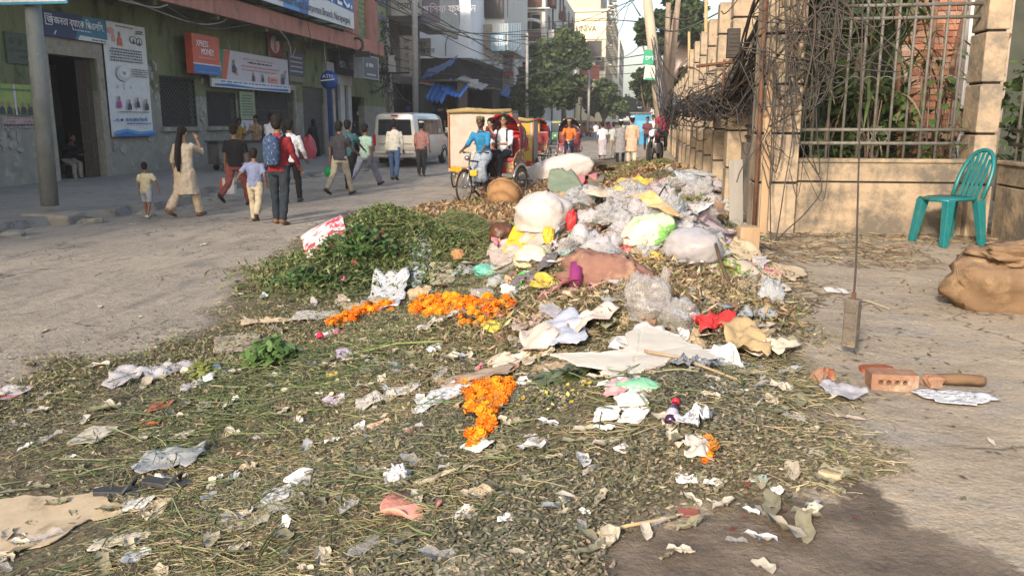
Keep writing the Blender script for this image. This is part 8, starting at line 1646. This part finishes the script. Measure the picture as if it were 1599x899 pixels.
# pink crumpled plate
c = hit(637, 808); s = scale_at(c); r_ = 50/s; vs = []; n = 40; rg = []
for (f, z) in ((0.01,0.004),(.4,.004),(.72,.006),(.86,.014),(1.0,.024),(.97,.028)):
    rg.append([Vector((math.cos(q)*r_*f*(1+.05*math.sin(7*q)*f), math.sin(q)*r_*.72*f*(1+.05*math.cos(5*q)*f), z*(1+.8*math.sin(3*q+1)*(f > .7))+.008*nz((math.cos(q)*f, math.sin(q)*f, 0), 4))) for q in [2*math.pi*i/n for i in range(n)]])
o = MB().loft(rg).build('crumpled_plate', M('pink plate', (.66,.30,.23), (.56,.25,.19), sc_=14, rough=.7, bump=.4, c3=(.35,.17,.12), sc3=20, th3=(.62,.68)), None, True, (c.x, c.y+.03, c.z+.005)); tag(o, 'crumpled salmon pink paper plate lying low in the centre', 'plate')
S('cardboard', 'flattened tan leaf cup right of the salmon plate', 'leaf cup', 727, 805, 32, 20, .2, CARD2, 'round', .02, 3, .005)
S('cardboard', 'pale card square cut by the bottom edge of the picture', 'cardboard', 728, 890, 90, 30, -.05, CARD2, 'rect', .006, 2, .005, smooth=False)
S('paper_scrap', 'white stick and clear wrapper on the tip of the lower garland', 'wrapper', 745, 702, 34, 20, .8, PW, 'rect', .01, 2, .02)
S('plastic_sheet', 'brown pointed wrapper pieces above the salmon plate', 'wrapper', 690, 748, 80, 16, .1, CARD2, 'blob', .02, 4, .01)
S('wrapper', 'red and white triangular wrapper under the green plastic bag', 'wrapper', 965, 616, 50, 22, -.3, M('red white wrapper', (.62,.56,.56), (.5,.1,.1), sc_=5, rough=.4), 'tri', .03, 2.5, .03)
S('paper_scrap', 'white card flap left of the bottle, upper one', 'paper', 985, 632, 44, 20, .3, PW, 'rect', .015, 2, .02, smooth=False)
S('paper_scrap', 'white card flap lying flat left of the bottle', 'paper', 948, 651, 40, 16, -.1, PW, 'rect', .006, 2, .015, smooth=False)
S('paper_scrap', 'white card flap nearest the bottle', 'paper', 990, 654, 40, 18, -.3, PW, 'rect', .006, 2, .015, smooth=False)
S('newspaper', 'grey shiny newspaper fold right of the bottle', 'newspaper', 1085, 668, 60, 26, .5, NEWS, 'blob', .06, 4, .03)
S('wrapper', 'drooping grey green plastic below the newspaper fold', 'wrapper', 1088, 712, 44, 30, 1.2, PALEP, 'blob', .05, 4, .02)
# bottle
c = hit(1046, 672); t = thing('bottle', 'small dark purple bottle with a red cap leaning in the litter', 'bottle', (c.x, c.y+.02, c.z+.02), rot=(R(62), R(6), R(10))); s = scale_at(c); q = 1.0
MB().lathe([(.001,0),(.02,0),(.022,.01),(.022,.085),(.012,.105),(.011,.125),(.001,.125)], 18, (0,0,0)).build('body', M('purple glass', (.04,.015,.045), rough=.1, bump=0, spec=.7), t, True); MB().lathe([(.001,0),(.014,0),(.014,.022),(.001,.022)], 16, (0,0,.126)).build('cap', M('red cap', (.65,.03,.05), rough=.35, bump=0), t, True); MB().lathe([(.0225,.025),(.0228,.026),(.0228,.065),(.0225,.066)], 18, (0,0,0)).build('label_band', lav, t, True)
t.rotation_euler = (R(75), 0, R(170))
# right
S('plastic_sheet', 'white plastic sheet caught left of the holed brick', 'plastic sheet', 1312, 620, 70, 30, -.2, MILK, 'tri', .04, 3, .02)
S('newspaper', 'folded blue grey newspaper lying right of the log', 'newspaper', 1488, 624, 124, 20, -.05, NEWS, 'tri', .012, 3, .008, jag=.05)
S('paper_scrap', 'pale peach paper scrap at the straw edge', 'paper', 1325, 654, 44, 8, -.1, paper('peach paper', (.58,.46,.35)), 'blob', .006, 2, .005)
S('paper_scrap', 'pale crumpled tissue left of the bricks', 'paper', 1222, 610, 32, 20, .3, paper('tan tissue', (.5,.44,.35)), 'blob', .04, 4, .01)
S('paper_scrap', 'white paper slip on the pavement near the hanging box', 'paper', 1305, 455, 34, 6, -.05, PW, 'rect', .004, 2, .003)
S('cardboard', 'large folded tan cardboard below the small hanging box', 'cardboard', 1215, 428, 80, 26, .1, CARD, 'blob', .03, 3, .02, jag=.1)
S('cardboard', 'pale cardboard slanting up behind the small hanging box', 'cardboard', 1150, 432, 90, 30, .5, paper('pale carton2', (.52,.44,.34)), 'rect', .03, 2, .03)
S('cardboard', 'torn brown cardboard heap near the foot of the pipe', 'cardboard', 1140, 398, 80, 26, -.2, CARD, 'blob', .08, 5, .03)
bagat('clear_bag', 'grey polythene bag slumped under the small hanging box', 'plastic bag', 1205, 478, 40, 46, GREYP, 24, amp=.2, fine=.15)
S('clear_bag', 'silvery polythene spread left of the small hanging box', 'plastic sheet', 1175, 500, 60, 24, 0, GREYP, 'blob', .07, 5, .02)
bagat('clear_bag', 'clear bag lying by the corner of the long wall', 'plastic bag', 1133, 340, 24, 30, CLR, 25, amp=.2)
S('orange_cup', 'open orange brown wrapper right of the clear bags', 'wrapper', 1095, 473, 36, 24, .2, M('orange brown', (.50,.18,.06), (.6,.4,.2), sc_=12, rough=.5), 'round', .05, 4, .03)
# sticks
def stick(pts, r_, label, mat=wood, name='stick'):
    P_ = [hit(u, v)+Vector((0,0,z)) for u, v, z in pts]; o = MB().tube(P_, r_, 6).build(name, mat, None, True); return tag(o, label, 'stick')
drk = M('dark wood', (.12,.07,.045), (.08,.05,.03), sc_=20, rough=.9)
stick([(1145,468,.03),(1125,440,.12),(1115,425,.20)], .012, 'dark bent stick poking up right of the milky dome bag', drk); stick([(1000,355,.02),(1040,300,.12)], .01, 'thin stick leaning towards the blue and white bag', drk); stick([(930,838,.01),(980,826,.012),(1055,812,.012)], .006, 'long straw coloured stick low right of centre', M('straw stick', (.5,.38,.2), rough=.8)); stick([(1285,690,.012),(1310,705,.01),(1335,718,.008)], .006, 'green stalk lying at the right edge of the litter', M('green stalk', (.2,.26,.09), rough=.7)); stick([(540,560,.02),(620,548,.05),(690,540,.03)], .007, 'long pale green stalk across the middle left', M('green stalk', (.2,.26,.09))); stick([(1180,640,.02),(1225,600,.03)], .005, 'thin grey stick at the upper right of the litter', greyw)
stick([(1005,575,.08),(1060,575,.05),(1150,600,.02)], .007, 'pale stick under the right end of the white board', wood)
# marigold garlands: every flower a part, sharing one mesh
mg_m = [M('marigold orange', (.85,.22,.008), (.72,.16,.008), sc_=40, rough=.8, bump=.6, bscale=90), M('marigold browned', (.30,.12,.03), (.45,.2,.03), sc_=40), M('marigold light', (.88,.32,.012), (.78,.24,.01), sc_=40, rough=.8, bump=.6, bscale=90)]
def flower_mesh(mt_):
    m = MB()
    for (z, r_, n, up) in ((0,.021,9,.004),(.008,.018,8,.008),(.014,.012,6,.010)):
        for i in range(n):
            a = 2*math.pi*i/n+z*90; c, s_ = math.cos(a), math.sin(a); w_ = .009
            m.add([(c*.004-s_*w_*.5, s_*.004+c*w_*.5, z), (c*.004+s_*w_*.5, s_*.004-c*w_*.5, z), (c*r_+s_*w_, s_*r_-c*w_, z+up), (c*r_*1.12, s_*r_*1.12, z+up*.6), (c*r_-s_*w_, s_*r_+c*w_, z+up)], [(0,1,2,3,4)])
    m.ell((0,0,.008), (.013,.013,.012), 8, 5); o = m.build('flower', mt_, None, False); me = o.data; bpy.data.objects.remove(o); return me
FM = [flower_mesh(q) for q in mg_m]
def garland(label, poly, n, layers=2, seed=1, fs=1.5):
    P_ = to_w = [hit(u, v) for u, v in poly]; W2 = [(p.x, p.y) for p in P_]; x0, x1 = min(p[0] for p in W2), max(p[0] for p in W2); y0, y1 = min(p[1] for p in W2), max(p[1] for p in W2); cx, cy = (x0+x1)/2, (y0+y1)/2
    t = thing('marigold_garland', label, 'garland', (cx, cy, Hs(cx, cy)), 0); rr = random.Random(seed); k = 0; placed = []
    for _ in range(n*60):
        if k >= n: break
        x, y = rr.uniform(x0, x1), rr.uniform(y0, y1)
        if poly_sd(W2, np.array([x]), np.array([y]))[0] < -.005: continue
        near_ = sum(1 for p in placed if abs(p[0]-x) < .038 and abs(p[1]-y) < .038)
        if near_ > layers: continue
        placed.append((x, y)); o = bpy.data.objects.new('flower', FM[1 if rr.random() < .13 else rr.choice([0, 2])]); C.objects.link(o); o.parent = t; s_ = fs*rr.uniform(.85, 1.2)
        o.location = (x-cx, y-cy, Hs(x, y)-t.location.z+.004+near_*.018+rr.uniform(0, .01)); o.rotation_euler = (rr.gauss(-.2, .5), rr.gauss(0, .5), rr.uniform(0, 6)); o.scale = (s_, s_, s_); k += 1
garland('wide heap of bright orange marigolds in the middle of the rubbish', [(640,480),(660,472),(720,470),(775,480),(805,476),(800,492),(775,502),(757,514),(725,508),(695,500),(650,496)], 296, 3, 1)
garland('thin tail of orange marigolds left of the crooked newspaper', [(512,508),(535,496),(570,485),(610,478),(612,486),(575,496),(550,507),(522,514)], 90, 2, 2)
garland('orange marigold garland trailing down towards the viewer under the brown strip', [(712,606),(745,602),(800,604),(795,622),(782,640),(772,662),(758,690),(740,702),(732,695),(748,672),(762,655),(735,650),(728,625)], 105, 1, 3, 1.15)
garland('small dull orange marigold remnant under the grey green plastic', [(1098,700),(1110,695),(1116,712),(1106,728),(1096,720)], 14, 1, 4, 1.0)
def petals(u0, v0, spread, n, cols, label, name='fallen_petals'):
    c = hit(u0, v0); nn = n; xy = np.stack([rng.normal(c.x, spread[0], nn), rng.normal(c.y, spread[1], nn)], 1)
    tag(leaves(name, xy, .03, .022, .3, .03, palette(nn, cols, [1]*len(cols), .15), leafm), label, 'petals', kind='stuff')
petals(860, 622, (.12,.10), 120, [(.75,.55,.05),(.8,.65,.25),(.6,.55,.3)], 'scattered yellow petals below the white board'); petals(445, 608, (.22,.16), 110, [(.7,.5,.03),(.65,.6,.1),(.7,.65,.45)], 'scattered yellow petals in the green stalks left of centre'); petals(1120, 800, (.5,.1), 7, [(.2,.04,.04)], 'few dark red petals on the wet concrete')
petals(560, 400, (.45,.3), 46, [(.55,.05,.10),(.62,.12,.16),(.5,.2,.16)], 'red rose petals mixed in the green mound')
rose = M('rose red', (.55,.03,.08), (.42,.02,.06), sc_=12, rough=.6, bump=.3)
for i, (u, v) in enumerate(((547,372),(588,380),(555,418),(537,444),(598,372),(520,390),(500,398),(572,392),(500,534))):
    c = hit(u, v); m = MB(); rr = random.Random(i)
    for (k, r_, z) in ((5,.032,.02),(5,.026,.03),(4,.016,.036)):
        for j in range(k): a = 2*math.pi*j/k+z*50; m.ell((math.cos(a)*r_*.6, math.sin(a)*r_*.6, z), (r_*.6, r_*.35, .018), 7, 5, (0, 0, a+1.57))
    o = m.build('rose', rose if i % 3 else M('rose pink', (.62,.16,.20), rough=.6), None, True, (c.x, c.y, c.z+.03)); tag(o, 'wilted red rose head lying in the green mound', 'rose', 'rose heads in the green mound')
# leafy green bunches
def bunch(u, v, wpx, hpx, n, label, cols, seed):
    c = hit(u, v); s = scale_at(c); t = thing('leafy_bunch', label, 'leaf bunch', tuple(c)); rr = random.Random(seed); m = [MB(), MB()]; st = MB()
    for i in range(n):
        a = rr.uniform(0, 6.28); r_ = rr.uniform(0, .5)*wpx/s; p = c+Vector((math.cos(a)*r_, math.sin(a)*r_*.6+.03, rr.uniform(.1, 1)*hpx/s*(1-(r_/(wpx/s*.55))**2*.7))); leafset(m[i % 2], p, (rr.gauss(0, 1), rr.gauss(-.3, 1), rr.uniform(-.2, .8)), rr.uniform(.06, .10), .045, .8, 4)
        if i % 4 == 0: st.tube([c+Vector((rr.uniform(-.05,.05), 0, .01)), p], .003, 4)
    for k in (0, 1): m[k].build('leaves', M('bunch leaf %d %d' % (seed, k), cols[k], tuple(q*.6 for q in cols[k]), sc_=6, rough=.45, bump=0, trans=.15, spec=.4), t, world=True)
    st.build('stems', M('green stalk', (.2,.26,.09)), t, world=True)
bunch(425, 572, 100, 46, 260, 'bunch of fresh green leaves standing out left of the heap', [(.09,.18,.045),(.16,.25,.08)], 1); bunch(318, 588, 44, 22, 80, 'small yellowish green leaf bunch at the left edge of the litter', [(.22,.27,.06),(.30,.32,.10)], 2); bunch(470, 448, 90, 34, 190, 'dark green leaf spray at the left foot of the green mound', [(.05,.12,.035),(.10,.18,.05)], 3); bunch(900, 455, 36, 20, 50, 'dark green pod cluster right of the brown bundle', [(.10,.13,.04),(.16,.2,.07)], 4)
bunch(560, 400, 130, 50, 420, 'dense spray of fresh flower leaves on the face of the green mound', [(.055,.13,.035),(.12,.21,.06)], 5); bunch(880, 600, 90, 18, 160, 'flattened grey green betel leaves below the white board', [(.18,.21,.11),(.11,.14,.06)], 6)
# small scraps anyone could pick up
SCR = [('white paper scrap lying among the trodden leaves', 'small white paper scraps', PW, 'paper scrap'), ('tan tissue scrap lying among the trodden leaves', 'small tan tissue scraps', paper('tan tissue', (.5,.44,.35)), 'paper scrap'), ('clear plastic scrap pressed into the litter', 'small clear plastic scraps', CLR, 'plastic scrap'), ('brown card scrap lying in the litter', 'small brown card scraps', CARD2, 'card scrap'), ('greyish dried leaf piece lying flat in the litter', 'large flat dried leaves', M('dried leaf', (.24,.22,.15), (.16,.15,.09), sc_=10, rough=.8), 'leaf'), ('blue grey plastic scrap pressed into the litter', 'blue grey plastic scraps', M('blue grey scrap', (.34,.36,.37), rough=.5), 'plastic scrap')]
LMK = [((637,795),'salmon plate'),((765,640),'lower marigold garland'),((995,553),'big white board'),((425,545),'leafy green bunch'),((1048,660),'purple bottle'),((90,815),'large soaked cardboard'),((215,765),'black sandals'),((1073,748),'white rectangular card'),((720,485),'wide marigold heap'),((475,747),'rounded foam pad'),((620,740),'crumpled newspaper ball'),((728,890),'card cut by the bottom edge'),((146,683),'cream tissue square'),((1310,760),'wet concrete'),((600,380),'green mound'),((846,350),'round white sack'),((1082,390),'milky dome bag'),((945,435),'brown cloth bundle'),((232,588),'white film at the left'),((690,628),'newspaper fold'),((400,800),'pale flattened carton'),((1000,470),'tall necked clear bag'),((1115,512),'bright red bag'),((1008,370),'green printed sack'),((1230,620),'strewn straw at the right'),((930,850),'long straw coloured stick'),((1400,600),'holed brick'),((560,560),'pale green stalk'),((880,290),'dull green sheet'),((1083,288),'blue and white bag')]
def by(u, v): return min(LMK, key=lambda q: (q[0][0]-u)**2+((q[0][1]-v)*1.3)**2)[1]
base = []
for q, (lb, gr, mt_, ct) in enumerate(SCR):
    row = []
    for v_ in range(3):
        rr = random.Random(q*10+v_); vs = [(0,0,.01)]; n = 12
        for r_ in range(1, 4):
            for i in range(n): a = 2*math.pi*i/n; f = r_/3*(1+.35*math.sin(a*2+v_)+rr.uniform(-.13, .13)); vs.append((math.cos(a)*f*.05, math.sin(a)*f*.032, .004+.011*abs(math.sin(a*2+r_*1.7+v_))*r_/2))
        fs = [(0, 1+i, 1+(i+1) % n) for i in range(n)]+[(1+(r_-1)*n+i, 1+r_*n+i, 1+r_*n+(i+1) % n, 1+(r_-1)*n+(i+1) % n) for r_ in (1, 2) for i in range(n)]
        o = MB().add(vs, fs).build('scrap', mt_, None, v_ != 0); row.append(o.data); bpy.data.objects.remove(o)
    base.append(row)
rr = random.Random(99); cnt = [0]*6; tries = 0
caps = [62, 80, 70, 80, 110, 20]
while sum(cnt) < sum(caps) and tries < 20000:
    tries += 1; q = rr.randrange(6)
    if cnt[q] >= caps[q]: continue
    u, v = rr.uniform(-20, 1330), rr.uniform(560, 899)**1.0
    if rr.random() < .45: u, v = rr.uniform(360, 1240), rr.uniform(400, 620)
    d_ = ray(u, v); p = on_z(u, v, .3)
    if poly_sd(LIT, np.array([p.x]), np.array([p.y]))[0] < -.1 or (poly_sd(WET, np.array([p.x]), np.array([p.y]))[0] > -.05 and rr.random() < .85): continue
    p = hit(u, v); s_ = rr.uniform(.35, 1.15)*(1.3 if p.y > 4 else 1); cnt[q] += 1
    o = bpy.data.objects.new(['paper_scrap','paper_scrap','plastic_scrap','card_scrap','dried_leaf','plastic_scrap'][q], base[q][rr.randrange(3)]); C.objects.link(o); o.location = (p.x, p.y, p.z+.006); o.rotation_euler = (rr.gauss(0, .18), rr.gauss(0, .18), rr.uniform(0, 6.28)); o.scale = (s_, s_, s_*1.3); tag(o, 'small '+SCR[q][0].split(' lying')[0].split(' pressed')[0]+' close to the '+by(u, v), SCR[q][3], SCR[q][1])
# the band of clear bags towards the wall
BB = []
for v_ in range(5):
    o = blob('plastic_bag', None, None, (0,0,0), (1,.8,.62), 0, CLR, .24, 4, 60+v_, seg=28, rg=18, fine=.18); o.data.polygons.foreach_set('use_smooth', [v_ % 2 == 0]*len(o.data.polygons)); BB.append(o.data); bpy.data.objects.remove(o)
kinds = [(CLR, 'crumpled clear polythene bag in the band of bags by the wall', 'clear bags by the wall'), (MILK, 'crumpled milky white polythene bag in the band of bags by the wall', 'milky bags by the wall'), (GREYP, 'crumpled greyish polythene bag in the band of bags by the wall', 'grey bags by the wall')]
me_k = []
for (mt_, lb, gr) in kinds:
    for b_ in BB: q = b_.copy(); q.materials.clear(); q.materials.append(mt_); me_k.append(q)
for i in range(104):
    f = rr.random(); u = rr.gauss([1000, 1050, 960][i % 3], 62); v = rr.gauss(333 if i % 4 else 372, 20)
    if not (890 < u < 1160 and 285 < v < 420): continue
    p = hit(u, v); k = rr.choice([0, 0, 1, 2]); o = bpy.data.objects.new('plastic_bag', me_k[k*5+rr.randrange(5)]); C.objects.link(o); w_ = rr.uniform(26, 60)/scale_at(p)
    o.location = (p.x, p.y, Hs(p.x, p.y)-.01); o.rotation_euler = (rr.gauss(0, .3), rr.gauss(0, .3), rr.uniform(0, 6.28)); o.scale = (w_, w_*rr.uniform(.7, 1.1), w_*rr.uniform(.5, 1.0)); tag(o, kinds[k][1].split(' in the band')[0]+' in the wall side band, near the '+by(u, v), 'plastic bag', kinds[k][2])
COLB = [('pink', (.58,.22,.26)), ('tan', (.45,.33,.2)), ('white', (.62,.6,.58)), ('red', (.5,.05,.05)), ('lilac', (.45,.38,.46)), ('peach', (.62,.42,.3))]
for i in range(30):
    nm, cl = COLB[i % 6]; u = rr.uniform(770, 1150); v = rr.uniform(375, 480) if i % 3 else rr.uniform(290, 345)
    if i % 3 == 0: u = rr.uniform(930, 1120)
    S('wrapper_piece', 'crumpled %s wrapper among bags and husks near the %s' % (nm, by(u, v)), 'wrapper', u, v, rr.uniform(16, 30), rr.uniform(8, 14), rr.uniform(0, 3), M('wrapper '+nm, cl, tuple(q*.7 for q in cl), sc_=9, rough=.5, bump=.4), 'blob', .04, 5, .02, n=18, nr=5, seed=i+300, group='%s wrapper scraps' % nm)
for i, (u, v, w_) in enumerate(((300,420,0.0),)): pass
for i in range(26):                                    # stones and paper bits out on the road
    u = rr.uniform(0, 700); v = rr.uniform(345, 600)
    p = hit(u, v)
    if poly_sd(LIT, np.array([p.x]), np.array([p.y]))[0] > -.1: continue
    o = bpy.data.objects.new('road_scrap', base[[0, 1, 3, 4][i % 4]][i % 3]); C.objects.link(o); s_ = rr.uniform(.4, 1.4); o.location = (p.x, p.y, p.z+.006); o.rotation_euler = (0, 0, rr.uniform(0, 6)); o.scale = (s_, s_, s_*.6); tag(o, 'small flat scrap lying loose out on the dusty road', 'scrap', 'scraps out on the road')

# denser clutter between the bags: crumpled wrappers, rags and films, each one lying free
CV = []
for v_ in range(7):
    r5 = random.Random(500+v_); n = 22; nr = 6; ol = outl(['blob', 'rect', 'tri', 'blob', 'rect', 'blob', 'round'][v_], n, r5, .16); vs = [(0, 0, .02)]
    for q in range(1, nr+1):
        for (x, y) in ol: f = q/nr; X, Y = x*f*.5, y*f*.36; vs.append((X, Y, .012+.26*abs(noise.noise(Vector((X*4+v_*3, Y*4, v_*1.7))))+.13*abs(noise.noise(Vector((X*11, Y*11+v_, 2))))))
    fs = [(0, 1+i, 1+(i+1) % n) for i in range(n)]+[(1+(q-1)*n+i, 1+q*n+i, 1+q*n+(i+1) % n, 1+(q-1)*n+(i+1) % n) for q in range(1, nr) for i in range(n)]
    o = MB().add(vs, fs).build('w', None, None, v_ % 3 == 0); CV.append(o.data); bpy.data.objects.remove(o)
CL = [('white', (.62,.60,.57), 46), ('cream', (.58,.48,.36), 52), ('grey film', None, 40), ('clear film', None, 56), ('pink', (.58,.24,.26), 22), ('tan', (.44,.32,.19), 56), ('lilac', (.46,.40,.50), 14), ('teal', (.06,.33,.27), 7), ('yellow', (.66,.46,.07), 10), ('red', (.52,.05,.05), 10), ('brown', (.24,.15,.09), 44), ('peach', (.62,.42,.30), 14), ('black', (.03,.03,.03), 12), ('green', (.10,.38,.10), 7)]
for ci, (nm, cl, k_) in enumerate(CL):
    mt_ = {'grey film': GREYP, 'clear film': MILK}.get(nm) or M('wrapper '+nm, cl, tuple(q*.7 for q in cl), sc_=9, rough=.5, bump=.4); ms_ = []
    for b_ in CV: q = b_.copy(); q.materials.clear(); q.materials.append(mt_); ms_.append(q)
    for i in range(k_):
        z_ = rr.random()
        if z_ < .52: u, v = rr.gauss(985, 105), rr.gauss(395, 62)
        elif z_ < .86: u, v = rr.uniform(740, 1210), rr.uniform(410, 590)
        else: u, v = rr.uniform(420, 800), rr.uniform(440, 680)
        if not (400 < u < 1240 and 268 < v < 690): continue
        p = hit(u, v)
        if poly_sd(LIT, np.array([p.x]), np.array([p.y]))[0] < 0: continue
        w_ = (rr.uniform(60, 100) if i % 5 == 0 and u > 800 and nm not in ('teal', 'red', 'green') else rr.uniform(14, 26) if nm in ('teal', 'red', 'green', 'yellow') else rr.uniform(18, 60 if v < 500 else 44))/scale_at(p); o = bpy.data.objects.new('wrapper_scrap', ms_[rr.randrange(7)]); C.objects.link(o); o.location = (p.x, p.y, Hs(p.x, p.y)+.005); o.rotation_euler = (rr.gauss(.1, .3), rr.gauss(0, .3), rr.uniform(0, 6.28)); o.scale = (w_, w_, w_*rr.uniform(.4, .9)); tag(o, 'loose crumpled %s scrap close to the %s' % (nm, by(u, v)), 'scrap', 'loose %s scraps in the heap' % nm)

# ---------------------------------------------------------------- the hazy air of the street
hm = bpy.data.materials.new('haze'); hm.use_nodes = True; hn = hm.node_tree; hn.nodes.clear(); ho = hn.nodes.new('ShaderNodeOutputMaterial'); hv = hn.nodes.new('ShaderNodeVolumePrincipled')
hv.inputs['Color'].default_value = (.90,.88,.87,1); hv.inputs['Density'].default_value = .0012; hv.inputs['Anisotropy'].default_value = .2; hn.links.new(hv.outputs[0], ho.inputs['Volume'])
o = MB().ab((-620, -320, -1.2), (620, 1520, 34)).build('haze', hm, None); o['kind'] = 'stuff'; o['label'] = 'thin pale haze filling the street and its far end'
